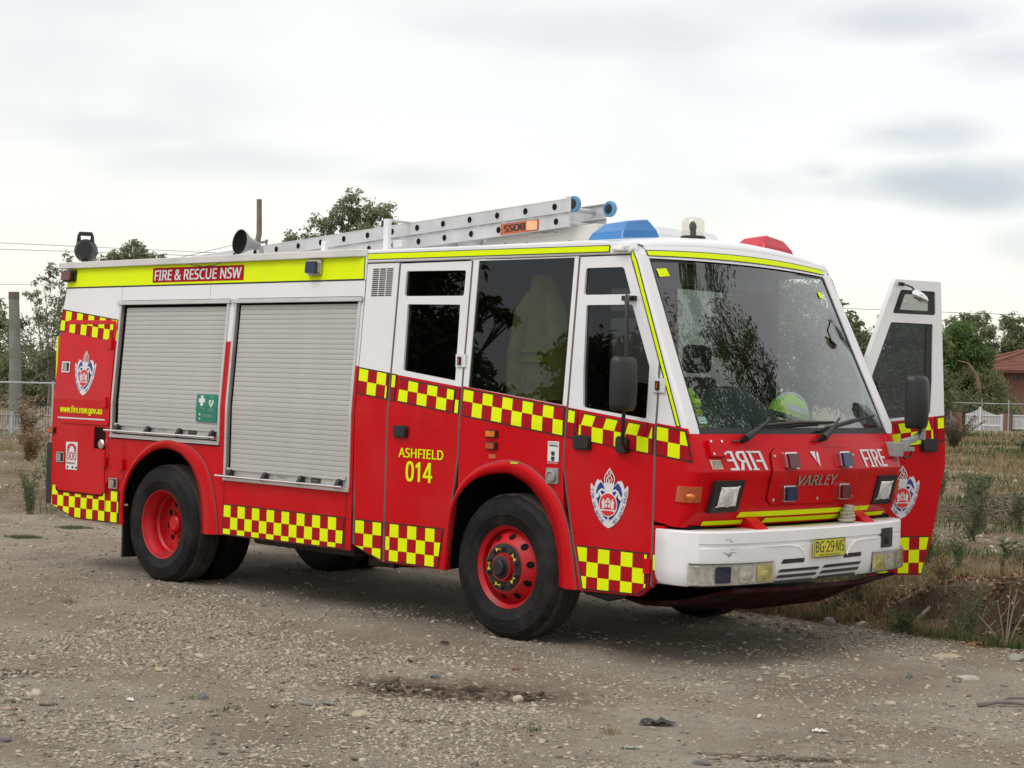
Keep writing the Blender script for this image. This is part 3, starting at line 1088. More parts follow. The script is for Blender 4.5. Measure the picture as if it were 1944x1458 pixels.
def cab_side(M, door_shut=True):
    # vent panel behind the rear door
    mb = MB()
    plate(mb, M, [(2.582, 1.923), (2.945, 1.884), (2.945, 2.728), (2.582, 2.728)], 0.0, -0.03)
    mb.build('upper_side_panel', MT['white'], FE)
    mb = MB()
    plate(mb, M, [(2.582, ZB), (2.582, 1.23), (2.612, 0.85), (2.615, 0.533), (2.945, 0.438), (2.945, 1.882), (2.582, 1.921)], 0.0, -0.03, bend=ZB)
    mb.build('lower_side_panel', MT['red'], FE)
    # panel with the big fixed window, above the front arch
    mb = MB()
    wh = [(3.752, belt(3.752) + 0.004), (4.792, belt(4.792) + 0.004), (4.792, 2.728), (3.752, 2.728)]
    plate(mb, M, wh, 0.0, -0.03, holes=[[(3.806, 1.793), (3.809, 2.722), (4.752, 2.720), (4.748, 1.686)]])
    mb.build('upper_side_panel', MT['white'], FE)
    mb = MB()
    plate(mb, M, [(3.751, ZB), (4.792, ZB), (4.792, belt(4.792) + 0.002), (3.751, belt(3.752) + 0.002)], 0.0, -0.03)
    ar = ARCH_F[16:49]
    low = [(3.745, 1.03)] + ar + [(4.797, 0.98), (4.776, 1.28), (4.792, ZB), (3.751, ZB)]
    plate(mb, M, low, 0.0, -0.03)
    mb.build('lower_side_panel', MT['red'], FE)
    # strip in front of the arch, below the front door seam
    mb = MB()
    plate(mb, M, [(4.797, 0.975), (4.790, 0.975), (4.858, 0.82), (4.90, 0.63), (4.937, 0.430), (4.985, 0.430), (4.893, 0.735)][1:], -0.002, -0.03)
    mb.build('arch_panel', MT['red'], FE)
    mb = MB()
    gl = [(3.806, 1.793), (3.809, 2.722), (4.752, 2.720), (4.748, 1.686)]
    sheet(mb, M, gl, -0.008)
    mb.build('side_window', MT['glass_crew'], FE)
    # roof rail
    mb = MB()
    plate(mb, M, [(2.575, 2.738), (5.255, 2.732), (5.285, 2.762), (5.255, 2.815), (4.9, 2.832), (2.575, 2.838)], 0.012, -0.06)
    mb.build('roof_rail', MT['white'], FE, bevel=0.012)
    # rubber behind all the joints
    mb = MB()
    for p in ([(2.57, 2.735), (2.57, 0.55), (2.96, 0.45), (2.96, 2.735)][::-1],):
        plate(mb, M, p, -0.012, -0.028, bend=ZB)
    mb.build('joint_rubber', MT['rubber_seal'], FE)


cab_side(near)
cab_side(far)


def door_parts(M, parent_name, outline_up, outline_lo, top_win, main_win, glass_m, thick=-0.045, parent=None):
    mb = MB()
    plate(mb, M, outline_up, 0.0, thick, holes=[top_win, main_win])
    root = mb.build(parent_name, MT['white'], parent or FE)
    mb = MB()
    plate(mb, M, outline_lo, 0.0, thick, bend=ZB)
    mb.build('door_skin', MT['red'], root)
    for wn in (top_win, main_win):
        mb = MB()
        c_ = Vector((sum(p[0] for p in wn) / len(wn), sum(p[1] for p in wn) / len(wn)))
        sheet(mb, M, [tuple(c_ + (Vector(p) - c_) * 1.02) for p in wn], -0.018)
        mb.build('window_pane', glass_m, root)
        if parent_name == 'open_cab_door':
            # black rubber and hopper frame showing inside the glass
            mb = MB()
            if wn is top_win:
                inn = [tuple(c_ + (Vector(p) - c_) * 0.66) for p in wn]
            else:
                inn = [(p[0] + (0.055 if p[0] < 4.95 else 0.0), p[1]) for p in [tuple(c_ + (Vector(p) - c_) * 0.985) for p in wn]]
            plate(mb, M, wn, -0.012, -0.016, holes=[inn])
            mb.build('window_rubber', MT['black'], root)
    return root


# rear cab door (near side)
RD_UP = [(2.966, belt(2.966) - 0.004), (3.735, belt(3.735) - 0.004), (3.735, 2.722), (2.966, 2.722)]
RD_LO = [(2.966, 0.440), (3.634, 0.440), (3.655, 0.66), (3.690, 0.90), (3.735, 1.30), (3.735, belt(3.735) - 0.006), (2.966, belt(2.966) - 0.006)]
RD_TOP = rpoly([(3.034, 2.471), (3.680, 2.466), (3.682, 2.655), (3.034, 2.663)], 0.02)
RD_MAIN = rpoly([(3.090, 1.905), (3.664, 1.838), (3.650, 2.401), (3.078, 2.409)], 0.012)
FD_UP = [(4.803, belt(4.803) - 0.004), (5.588, belt(5.588) - 0.004), (5.590, 1.72), (5.578, 2.02), (5.268, 2.690), (5.250, 2.722), (4.806, 2.722)]
FD_LO = [(4.995, 0.430), (5.490, 0.443), (5.568, 0.505), (5.588, 0.745), (5.588, belt(5.588) - 0.006), (4.803, belt(4.803) - 0.006), (4.788, 1.29), (4.900, 0.735)]
FD_TOP = rpoly([(4.864, 2.457), (5.290, 2.456), (5.206, 2.643), (4.864, 2.643)], 0.02)
FD_MAIN = rpoly([(4.940, 1.682), (5.506, 1.622), (5.500, 1.97), (5.308, 2.386), (4.895, 2.386), (4.915, 1.935)], 0.014)

rear_door = door_parts(near, 'rear_cab_door', RD_UP, RD_LO, RD_TOP, RD_MAIN, MT['glass_tint'])
front_door = door_parts(near, 'front_cab_door', FD_UP, FD_LO, FD_TOP, FD_MAIN, MT['glass_tint'])
door_parts(far, 'rear_cab_door', RD_UP, RD_LO, RD_TOP, RD_MAIN, MT['glass_door'])

# the far front door stands open past a right angle
DA = 1.9073
DH = Vector((5.585, 1.262))
DU = Vector((-math.cos(DA), math.sin(DA)))
DN = Vector((math.sin(DA), math.cos(DA)))


def odoor(u, v, w_=0.0):
    """u as on the shut door; maps to the swung position"""
    d = 5.585 - u
    lean = (1.25 - YS(v))
    q = DH + DU * d + DN * (w_ - lean)
    return (q.x, q.y, v)


open_door = door_parts(odoor, 'open_cab_door', FD_UP, FD_LO, FD_TOP, FD_MAIN, MT['glass_door'], -0.05)

# ---- markings on cab
mb = MB()
checker(mb, near, [(2.588, 1.716), (2.942, 1.677), (2.942, 1.884), (2.588, 1.923)], 2.598, 0.105, belt, 2, 0.102, 0)
mb.build('checker_band', CHK, FE)
mb = MB()
checker(mb, near, [(2.970, 1.673), (3.030, 1.667), (3.030, 1.874), (2.970, 1.880)], 2.970 - 0.045, 0.100, belt, 2, 0.102, 0)
mb.build('checker_band', CHK, rear_door)
mb = MB()
checker(mb, near, [(3.058, 1.665), (3.680, 1.597), (3.680, 1.792 - 0.014), (3.068, 1.862 - 0.014)], 3.066 + 0.105, 0.1065, lambda u: belt(u) - 0.012, 2, 0.0965, 0)
mb.build('checker_band', CHK, rear_door)
mb = MB()
checker(mb, near, [(3.684, 1.596), (3.732, 1.592), (3.732, 1.783), (3.684, 1.79)], 3.62, 0.107, lambda u: belt(u) - 0.006, 2, 0.0965, 1, edge=0.006)
mb.build('checker_band', CHK, rear_door)
mb = MB()
checker(mb, near, [(3.762, 1.582), (4.780, 1.471), (4.780, 1.676), (3.762, 1.787)], 3.772, 0.1005, lambda u: belt(u) + 0.002, 2, 0.102, 0)
mb.build('checker_band', CHK, FE)


def front_door_marks(M, root):
    mb = MB()
    checker(mb, M, [(4.806, 1.470), (4.886, 1.461), (4.886, 1.660), (4.806, 1.670)], 4.80, 0.083, belt, 2, 0.102, 0)
    mb.build('checker_band', CHK, root)
    mb = MB()
    # the squares slope with the pressed window sill
    reg = [(4.905, 1.456), (5.578, 1.387), (5.578, 1.575), (4.93, 1.645)]
    mb.mat(0)
    sheet(mb, M, reg, 0.004, bend=ZB)
    ins = inset(reg, 0.007)
    mb.mat(1)
    sheet(mb, M, ins, 0.006, bend=ZB)
    mb.mat(2)
    for i in range(8):
        a = 4.84 + i * 0.1
        for k in range(2):
            if (i + k) % 2 == 0:
                continue
            tp = lambda u: belt(u) - 0.004
            sk = 0.035 if k == 0 else 0.0
            q = [(a, tp(a) - 0.1 * (k + 1)), (a + 0.1, tp(a + 0.1) - 0.1 * (k + 1)), (a + 0.1 + sk, tp(a + 0.1) - 0.1 * k), (a + sk, tp(a) - 0.1 * k)]
            q = clip_convex(q, ins)
            if len(q) >= 3:
                sheet(mb, M, q, 0.008, bend=ZB)
    mb.build('checker_band', CHK, root)
    mb = MB()
    checker(mb, M, [(4.925, 0.736), (4.992, 0.437), (5.486, 0.450), (5.560, 0.505), (5.566, 0.736)], 4.926, 0.1015, lambda u: 0.730, 3, 0.1, 0)
    mb.build('checker_band', CHK, root)
    crest(M, 5.040, 0.872, 0.338, 0.405, 0.004, root)
    mb = MB()
    plate(mb, M, rrect(4.876, 1.390, 5.038, 1.492, 0.025), 0.020, 0.002)
    plate(mb, M, rrect(4.905, 1.402, 5.030, 1.480, 0.02), 0.034, 0.018)
    mb.build('door_handle', MT['black'], root, bevel=0.006)
    # pressed groove at the sill ends
    mb = MB()
    mb.tube([M(4.893, 1.66, 0.004), M(4.897, 1.55, 0.010), M(4.905, 1.505, 0.010), M(4.915, 1.50, 0.006)], 0.007, 6)
    mb.build('sill_pressing', MT['red_tape'], root)
    mb = MB()
    mb.tube([M(5.520, 1.600, 0.006), M(5.510, 1.53, 0.010), M(5.492, 1.507, 0.008)], 0.007, 6)
    mb.build('sill_pressing', MT['red_tape'], root)
    # lower hinge
    mb = MB()
    plate(mb, M, rrect(5.535, 0.60, 5.595, 0.70, 0.008), 0.022, 0.0)
    mb.build('door_hinge', MT['red'], root, bevel=0.004)


front_door_marks(near, front_door)
front_door_marks(odoor, open_door)
# rear door lettering, handle, lower chequers
mb = MB()
text(mb, near, 'ASHFIELD', 3.102, 1.249, 3.586, 1.319, 0.004, bold=0.026)
text(mb, near, '014', 3.190, 1.072, 3.470, 1.221, 0.004, bold=0.026)
mb.build('station_lettering', MT['yellow'], rear_door)
mb = MB()
plate(mb, near, rrect(3.045, 1.396, 3.198, 1.488, 0.02), 0.02, 0.002)
plate(mb, near, rrect(3.075, 1.408, 3.188, 1.476, 0.016), 0.034, 0.018)
mb.build('door_handle', MT['black'], rear_door, bevel=0.006)
mb = MB()
checker(mb, near, [(2.974, 0.446), (3.566, 0.446), (3.612, 0.746), (2.974, 0.746)], 3.028, 0.0985, lambda u: 0.738, 3, 0.1, 0)
mb.build('checker_band', CHK, rear_door)
mb = MB()
checker(mb, near, [(2.622, 0.533), (2.940, 0.446), (2.940, 0.746), (2.622, 0.746)], 2.630, 0.1015, lambda u: 0.738, 3, 0.1, 0)
mb.build('checker_band', CHK, FE)
# rubber seams between doors and panels (proud D-section)
mb = MB()
for line_ in ([(2.956, 0.44), (2.956, ZB), (2.956, 2.72)], [(3.638, 0.46), (3.665, 0.74), (3.690, 0.95), (3.742, 1.30), (3.743, ZB), (3.744, 2.72)],
             [(4.987, 0.44), (4.895, 0.735), (4.781, 1.285), (4.797, ZB), (4.799, 2.72)],
             [(5.594, 0.52), (5.594, ZB), (5.594, 1.72), (5.584, 2.03), (5.276, 2.69)]):
    mb = MB()
    mb.tube([near(a, b, -0.004) for a, b in line_], 0.010, 6)
    mb.build('door_seal', MT['rubber_seal'], FE, smooth=60)
# door catches by the glass
for (u, v) in ((3.715, 1.985), (5.60, 1.845)):
    mb = MB().mat(0)
    mb.box(near(u - 0.045, v - 0.045, 0.0), near(u + 0.055, v + 0.05, 0.022))
    mb.mat(1)
    mb.box(near(u - 0.02, v - 0.03, 0.02), near(u + 0.015, v + 0.03, 0.030))
    mb.mat(2)
    mb.box(near(u - 0.006, v - 0.018, 0.03), near(u + 0.004, v + 0.018, 0.036))
    mb.build('door_hinge', [MT['white'], MT['black'], MT['orange']], FE)
# louvred vent
mb = MB().mat(0)
for r_ in range(14):
    for c in range(3):
        u = 2.652 + c * 0.081
        v = 2.476 + r_ * 0.0158
        sheet(mb, near, [(u, v), (u + 0.070, v), (u + 0.070, v + 0.0085), (u, v + 0.0085)], 0.003)
mb.build('vent_grille', MT['black'], FE)
# roof rail stripe and lamp
mb = MB().mat(0)
sheet(mb, near, [(2.588, 2.760), (5.083, 2.746), (5.083, 2.796), (2.588, 2.811)], 0.016)
mb.mat(2)
sheet(mb, near, [(2.595, 2.765), (5.076, 2.752), (5.076, 2.790), (2.595, 2.805)], 0.018)
mb.build('fluorescent_stripe', CHK, FE)
mb = MB().mat(0)
mb.hexa([near(5.10, 2.752, 0.012), near(5.25, 2.746, 0.012), near(5.25, 2.790, 0.012), near(5.10, 2.785, 0.012)],
        [near(5.125, 2.758, 0.035), near(5.245, 2.750, 0.06), near(5.245, 2.786, 0.06), near(5.125, 2.775, 0.035)])
mb.build('clearance_lamp', MT['lamp_lens'], FE, bevel=0.006)
# side markers, safety sticker, mains socket
lamp_block(near, 4.025, 1.438, 0.118, 0.053, MT['black'], MT['amber'], FE, 0.03, 'side_marker_lamp')
lamp_block(near, 4.030, 1.352, 0.112, 0.053, MT['black'], MT['amber_dim'], FE, 0.03, 'side_marker_lamp')
mb = MB().mat(0)
sheet(mb, near, [(4.056, 1.288), (4.126, 1.288), (4.126, 1.318), (4.056, 1.318)], 0.003)
mb.build('reflector', MT['orange'], FE)
mb = MB().mat(0)
sheet(mb, near, [(4.633, 1.297), (4.738, 1.297), (4.738, 1.437), (4.633, 1.437)], 0.003)
mb.mat(1)
sheet(mb, near, [(4.646, 1.404), (4.730, 1.402), (4.730, 1.410), (4.646, 1.412)], 0.005)
for v in (1.345, 1.309):
    sheet(mb, near, [(4.668, v), (4.700, v), (4.700, v + 0.022), (4.668, v + 0.022)], 0.005)
    sheet(mb, near, [(4.676, v - 0.008), (4.692, v - 0.008), (4.700, v), (4.668, v)], 0.005)
mb.mat(2)
text(mb, near, 'ELECTRICAL SAFETY', 4.640, 1.418, 4.732, 1.430, 0.005)
mb.mat(3)
text(mb, near, 'SAFETY FIRST', 4.635, 1.281, 4.735, 1.292, 0.005, bold=0.01)
mb.build('safety_sticker', [MT['sign_white'], MT['print'], MT['pink'], MT['sign_white']], FE)
mb = MB().mat(0)
plate(mb, near, rrect(4.630, 1.142, 4.742, 1.252, 0.008), 0.012, 0.0)
mb.lathe([(0.044, 0.012), (0.044, 0.03), (0.030, 0.036), (0.030, 0.028), (0.0, 0.028)], lambda a, b, c: near(4.686 + a, 1.197 + b, c), 18)
mb.build('mains_socket', MT['grey'], FE, smooth=35)
mb = MB()
mb.box(near(4.300, 1.262, 0.010), near(4.37, 1.276, 0.028))
mb.build('reflector', MT['plate_yellow'], FE)

# ------------------------------------------------------------------ CAB FRONT
FXK = [(0.40, 5.80), (0.93, 5.925), (1.00, 5.971), (1.05, 5.990), (1.24, 6.018), (1.292, 6.032), (1.30, 6.028), (1.43, 5.988), (1.532, 5.944), (1.55, 5.936),
       (2.71, 5.388), (2.765, 5.358), (2.85, 5.28)]


def fx0(z):
    for (a, b), (c, d) in zip(FXK, FXK[1:]):
        if z <= c:
            return b + (d - b) * (z - a) / (c - a)
    return FXK[-1][1]


def FX(y, z):
    ye = min(abs(y), 1.10) if z > 1.55 else abs(y)
    return fx0(z) - 0.057 * ye * ye


def front(u, v, w_=0.0):
    """u = y across the cab, v = z; w outwards along the slope of the face"""
    dz = 0.01
    sl_ = (fx0(v + dz) - fx0(v - dz)) / (2 * dz)
    n_ = Vector((1, 0.114 * u, -sl_)).normalized()
    return (FX(u, v) + n_.x * w_, u + n_.y * w_, v + n_.z * w_)


def crown(y):
    return 0.095 * (1 - (y / 1.1) ** 2)


def plan(z, xs, ym=None):
    """half outline of the cab at height z, from the side seam round the corner to the middle"""
    ys = YS(z)
    cr = 0.075 if z < 1.50 else max(0.022, 0.075 - (z - 1.50) * 0.6)
    yf = ys - cr
    pts = [(xs, ys)]
    xc = FX(yf, z)
    if xc - cr - 0.01 > xs:
        pts.append((xc - cr - 0.01, ys))
    else:
        pts.append((xs + 0.001, ys))
    for i in range(1, 6):
        a = math.pi / 2 * i / 5
        pts.append((xc - cr + cr * math.sin(a), yf + cr * math.cos(a)))
    for t in ((0.75, 0.5, 0.25, 0.0) if ym is None else ()):
        y = yf * t
        pts.append((FX(y, z), y))
    if ym is not None:
        pts.append((FX(ym(z), z), ym(z)))
    return pts


def seam_x(z):
    if z < 1.72:
        return 5.598
    if z < 2.02:
        return 5.598 - (z - 1.72) / 0.30 * 0.014
    return 5.586 - (z - 2.02) / 0.67 * 0.308


# red nose
mb = MB()
rows = []
for z in (0.925, 1.0, 1.05, 1.15, 1.24, 1.288, 1.296, 1.36, 1.43, 1.50, 1.536):
    h_ = plan(z, 5.60)
    rows.append([(x, -y, z) for x, y in h_] + [(x, y, z) for x, y in h_[-2::-1]])
mb.grid(rows)
# returns under the nose
h_ = rows[0]
mb.grid([h_, [(5.60, p[1], 0.95) for p in h_]])
for s in (-1, 1):
    plate(mb, near if s < 0 else far, [(5.60, 0.52), (5.66, 0.57), (5.70, 0.94), (5.60, 0.94)], 0.0, -0.03)
    plate(mb, near if s < 0 else far, [(5.60, 1.532), (5.865, 1.532), (5.850, belt(5.85) + 0.004), (5.60, belt(5.60) + 0.004)], 0.0015, -0.02)
nose = mb.build('nose_panel', MT['red'], FE, smooth=22)
# white pillars and header round the windscreen
WSY = lambda z: 1.132 - (z - 1.55) * 0.0735          # edge of the glass opening
mb = MB()
for s in (-1, 1):
    rows = []
    for z in (1.537, 1.60, 1.72, 1.85, 2.02, 2.2, 2.4, 2.55, 2.69, 2.73):
        rows.append([(x, s * y, z) for x, y in plan(z, seam_x(z), WSY)])
    mb.grid(rows)
    # inner return of the pillar
    mb.grid([[front(s * WSY(z), z, 0.0), front(s * (WSY(z) - 0.004), z, -0.05)] for z in (1.545, 2.1, 2.70)])
ys_ = [i / 6 for i in range(-6, 7)]
hd = []
for z, cr in ((2.708, 0.20), (2.73, 0.28), (2.765, 0.38), (2.79, 0.55)):
    hd.append([(FX(t * WSY(min(z, 2.71)), z), t * (WSY(min(z, 2.71)) + 0.0), z + cr * 0.085 * (1 - t * t)) for t in ys_])
mb.grid(hd)
mb.build('windscreen_surround', MT['white'], FE, smooth=40)
# roof of the cab, rolling over into the windscreen header
mb = MB()
rows = []
TT = [k / 12 for k in range(-12, 13)]


def roof_z(x, t):
    k = min(1.0, max(0.0, (x - 2.59) / 1.6))
    return 2.835 + 0.075 * (1 - t * t) * (0.25 + 0.75 * k) - (0.010 if abs(t) == 1 else 0)


for x in (2.59, 3.4, 4.2, 4.7, 4.95, 5.08):
    rows.append([(x + 0.05 * (1 - t * t) * max(0.0, (x - 4.7) / 0.38), t * 1.155, roof_z(x, t)) for t in TT])
for q in (20, 40, 58, 74, 90):
    th = math.radians(q)
    row = []
    for t in TT:
        yh = t * 1.038
        yr = t * 1.155
        xr, zr = 5.08 + 0.05 * (1 - t * t), roof_z(5.08, t)
        xh, zh = FX(yh, 2.79) + 0.001, 2.79 + 0.55 * 0.085 * (1 - t * t)
        row.append((xr + (xh - xr) * math.sin(th), yr + (yh - yr) * math.sin(th) ** 3, zh + (zr - zh) * math.cos(th)))
    rows.append(row)
mb.grid(rows)
mb.build('cab_roof', MT['white'], FE, smooth=60)
for s in (-1, 1):     # corner between roof rail, pillar and header
    mb = MB()
    mb.grid([[(5.262, s * 1.158, 2.728), (5.245, s * 1.158, 2.800), (5.20, s * 1.12, 2.812)], [(5.295, s * 1.142, 2.728), (5.272, s * 1.135, 2.796), (5.21, s * 1.09, 2.812)],
             [(FX(1.075, 2.73), s * 1.085, 2.73), (FX(1.05, 2.80) - 0.012, s * 1.07, 2.788), (5.22, s * 1.03, 2.815)], [(FX(1.03, 2.73), s * 1.03, 2.735), (FX(1.02, 2.80), s * 1.02, 2.787), (5.24, s * 0.98, 2.812)]])
    mb.build('roof_corner', MT['white'], FE, smooth=50)

# yellow tape on pillars, header and nose
mb = MB()
tape = [(5.268, 2.762), (5.292, 2.735), (5.322, 2.690), (5.806, 1.578), (5.766, 1.578), (5.285, 2.668), (5.266, 2.70)]
for M in (near, far):
    mb = MB()
    mb.mat(0)
    sheet(mb, M, tape, 0.004)
    c0 = Vector((5.56, 2.16))
    mb.mat(2)
    inn = [(5.273, 2.752), (5.286, 2.733), (5.314, 2.690), (5.796, 1.586), (5.775, 1.586), (5.294, 2.672), (5.274, 2.702)]
    sheet(mb, M, inn, 0.006)
    mb.build('fluorescent_stripe', CHK, FE)
mb = MB()
for m_, a, b, w_ in ((0, 0.0, 0.0, 0.004), (2, 0.006, 0.009, 0.006)):
    mb.mat(m_)
    lo_, hi_ = [], []
    for t in [k / 12 for k in range(-12, 13)]:
        y = t * (1.054 - b)
        z0, z1 = 2.722 + a, 2.764 - a
        lo_.append((FX(y, z0) + w_, y, z0 + 0.022 * (1 - t * t)))
        hi_.append((FX(y, z1) + w_, y, z1 + 0.030 * (1 - t * t)))
    mb.grid([lo_, hi_])
mb.build('fluorescent_stripe', CHK, FE)
mb = MB()


def fstrip(y0, y1, z0, z1, sl=0.0, w_=0.004, n=10):
    mb.grid([[front(y0 + (y1 - y0) * k / n + (sl if k == 0 else 0) * r, z0 + (z1 - z0) * r, w_) for k in range(n + 1)] for r in (0, 1)])


for fa in ((-0.79, 0.79, 0.985, 1.020, 0.02), (-1.09, -0.66, 0.936, 0.966), (-0.50, 0.48, 0.938, 0.970, 0.02), (0.52, 0.62, 0.938, 0.970), (0.72, 1.09, 0.936, 0.966)):
    mb = MB()
    fstrip(*fa)
    mb.build('fluorescent_stripe', MT['yellow'], FE)
# chequers wrapping to the corner
mb = MB()
checker(mb, near, [(5.602, 1.384), (5.600, 1.586), (5.852, 1.557), (5.915, 1.350)], 5.606, 0.1, lambda u: belt(u) - 0.006, 2, 0.1, 0, 0.003)
mb.build('checker_band', CHK, FE)
mb = MB()
checker(mb, near, [(5.603, 0.53), (5.603, 0.736), (5.64, 0.736), (5.64, 0.56)], 5.60, 0.1, lambda u: 0.73, 3, 0.1, 0, 0.003, edge=0.005)
mb.build('checker_band', CHK, FE)

# windscreen glass with its black ceramic edge
mb = MB()
rows = [[front(t * (WSY(z) + 0.008), z, -0.012) for t in ys_] for z in [1.545 + (2.716 - 1.545) * k / 10 for k in range(11)]]
rows[-1] = [(p[0], p[1], p[2] + 0.018 * (1 - t * t)) for p, t in zip(rows[-1], ys_)]
mb.grid(rows)
windscreen = mb.build('windscreen', MT['glass_ws'], FE, smooth=60)
mb = MB()
for s in (-1, 1):
    mb.grid([[front(s * (WSY(z) + 0.004), z, -0.008), front(s * (WSY(z) - 0.022), z, -0.008)] for z in (1.54, 1.8, 2.1, 2.4, 2.71)])
mb.grid([[front(t * 1.13, 1.541, -0.008) for t in ys_], [front(t * 1.13, 1.582, -0.008) for t in ys_]])
mb.grid([[front(t * 1.05, 2.712 + 0.018 * (1 - t * t), -0.008) for t in ys_], [front(t * 1.05, 2.690 + 0.016 * (1 - t * t), -0.008) for t in ys_]])
mb.build('windscreen_seal', MT['black'], windscreen)
mb = MB().mat(0)
mb.grid([[front(-1.005, 2.640, -0.006), front(-0.905, 2.650, -0.006)], [front(-1.000, 2.585, -0.006), front(-0.895, 2.597, -0.006)]])
mb.grid([[front(0.855, 2.585, -0.006), front(0.915, 2.585, -0.006)], [front(0.86, 2.54, -0.006), front(0.92, 2.54, -0.006)]])
mb.mat(1)
mb.grid([[front(-1.105, 1.655, -0.006), front(-1.015, 1.655, -0.006)], [front(-1.105, 1.600, -0.006), front(-1.015, 1.600, -0.006)]])
mb.mat(2)
mb.grid([[front(-1.095, 1.650, -0.0045), front(-1.025, 1.650, -0.0045)], [front(-1.095, 1.606, -0.0045), front(-1.025, 1.606, -0.0045)]])
mb.mat(1)
text(mb, front, 'REGO', -1.085, 1.635, -1.035, 1.645, -0.003)
stroke(mb, front, [(-1.085, 1.622), (-1.035, 1.622)], 0.004, -0.003)
mb.build('window_sticker', [MT['yellow'], MT['print'], MT['sign_pale']], windscreen)

# FIRE lettering, one mirrored
mb = MB()
v_, f_ = text_geo('FIRE', 0.0)


for i, du in enumerate((-0.005, 0.005)):
    mb.mesh([front(-0.97 + 0.36 * (1 - a) + du + 0.045 * (1 - b), 1.300 + 0.125 * b, 0.004 + 0.0005 * i) for a, b in v_], f_)
mb.build('mirrored_fire_lettering', MT['silver'], FE)
mb = MB()
for i, du in enumerate((-0.005, 0.005)):
    mb.mesh([front(0.605 + 0.33 * a + du + 0.045 * (1 - b), 1.300 + 0.125 * b, 0.004 + 0.0005 * i) for a, b in v_], f_)
mb.build('fire_lettering', MT['silver'], FE)
# access panel with four warning lamps
mb = MB()


zs = [1.062, 1.10, 1.20, 1.288, 1.298, 1.36, 1.41, 1.438]
hw = [0.48, 0.535, 0.530, 0.520, 0.52, 0.512, 0.50, 0.45]
for w1 in (0.012,):
    rows = [[front(hwv * t, z, w1) for t in [k / 6 for k in range(-6, 7)]] for z, hwv in zip(zs, hw)]
    mb.grid(rows)
    edge = [rows[0], rows[-1], [r[0] for r in rows], [r[-1] for r in rows]]
    edge0 = [[front(hw[0] * t, zs[0], 0) for t in [k / 6 for k in range(-6, 7)]], [front(hw[-1] * t, zs[-1], 0) for t in [k / 6 for k in range(-6, 7)]],
             [front(-h, z, 0) for z, h in zip(zs, hw)], [front(h, z, 0) for z, h in zip(zs, hw)]]
    for a, b in zip(edge, edge0):
        mb.grid([a, b])
access = mb.build('access_panel', MT['red'], FE, smooth=25)
mb = MB()
for s in (-1, 1):
    mb.tube([front(s * h, z, 0.006) for z, h in zip(zs, hw)], 0.0035, 5)
mb.tube([front(hw[0] * t, zs[0], 0.006) for t in [k / 6 for k in range(-6, 7)]], 0.0035, 5)
mb.tube([front(hw[-1] * t, zs[-1], 0.006) for t in [k / 6 for k in range(-6, 7)]], 0.0035, 5)
mb.build('panel_joint', MT['red_dark'], access)
for (y, z) in ((-0.475, 1.385), (-0.47, 1.095), (0.475, 1.385), (0.47, 1.095), (0.03, 1.095)):
    mb = MB()
    mb.lathe([(0.012, 0.010), (0.012, 0.016), (0.006, 0.020), (0, 0.020)], lambda a, b, c: front(y + a, z + b, c), 8)
    mb.build('panel_bolt', MT['steel'], access)
for (y, z, lm) in ((-0.325, 1.362, 'red_lens'), (0.325, 1.362, 'blue_lens'), (-0.330, 1.136, 'blue_lens'), (0.330, 1.136, 'red_lens')):
    Mz = (lambda zz: lambda u, v, w_=0.0: (FX(u, zz) + w_ + 0.012 + (0.0 if zz < 1.29 else (zz - v) * 0.25), u, v))(z)
    mb = MB()
    plate(mb, Mz, rrect(y - 0.067, z - 0.056, y + 0.067, z + 0.056, 0.014), 0.030, -0.02)
    o = mb.build('warning_lamp', MT['chrome'], access, bevel=0.006)
    mb = MB()
    plate(mb, Mz, rrect(y - 0.058, z - 0.048, y + 0.058, z + 0.048, 0.012), 0.050, 0.026)
    mb.build('lens', MT[lm], o, bevel=0.007)
mb = MB()
text(mb, front, 'VARLEY', -0.235, 1.190, 0.235, 1.262, 0.020, bold=0.02, shear=0.25)
text(mb, front, 'VARLEY', -0.233, 1.189, 0.237, 1.261, 0.016, bold=0.025, shear=0.25)
mb.build('badge_lettering', MT['gold'], access)
mb = MB()
sheet(mb, front, [(-0.075, 1.415), (-0.015, 1.415), (-0.018, 1.36), (-0.002, 1.33)], 0.017)
sheet(mb, front, [(-0.006, 1.36), (-0.004, 1.395), (0.012, 1.415), (0.022, 1.415), (0.020, 1.305), (0.0, 1.335)], 0.017)
mb.build('triangle_badge', MT['silver'], access)
# small bolted box and number sticker on the driver side
mb = MB()
plate(mb, front, rrect(-1.105, 1.385, -0.965, 1.492, 0.008), 0.028, -0.01)
bx_ = mb.build('cover_box', MT['red'], FE, bevel=0.006)
for y in (-1.085, -0.985):
    for z in (1.402, 1.478):
        mb = MB()
        mb.lathe([(0.009, 0.028), (0.009, 0.034), (0, 0.036)], lambda a, b, c: front(y + a, z + b, c), 8)
        mb.build('panel_bolt', MT['chrome'], bx_)
mb = MB().mat(0)
sheet(mb, front, [(-1.100, 1.308), (-1.000, 1.308), (-1.012, 1.368), (-1.112, 1.368)], 0.004)
mb.mat(1)
text(mb, front, '859', -1.092, 1.315, -1.014, 1.361, 0.006, bold=0.03)
mb.build('number_sticker', [MT['orange_pale'], paint('pale_blue_print', (0.22, 0.33, 0.40), 0.5)], FE)

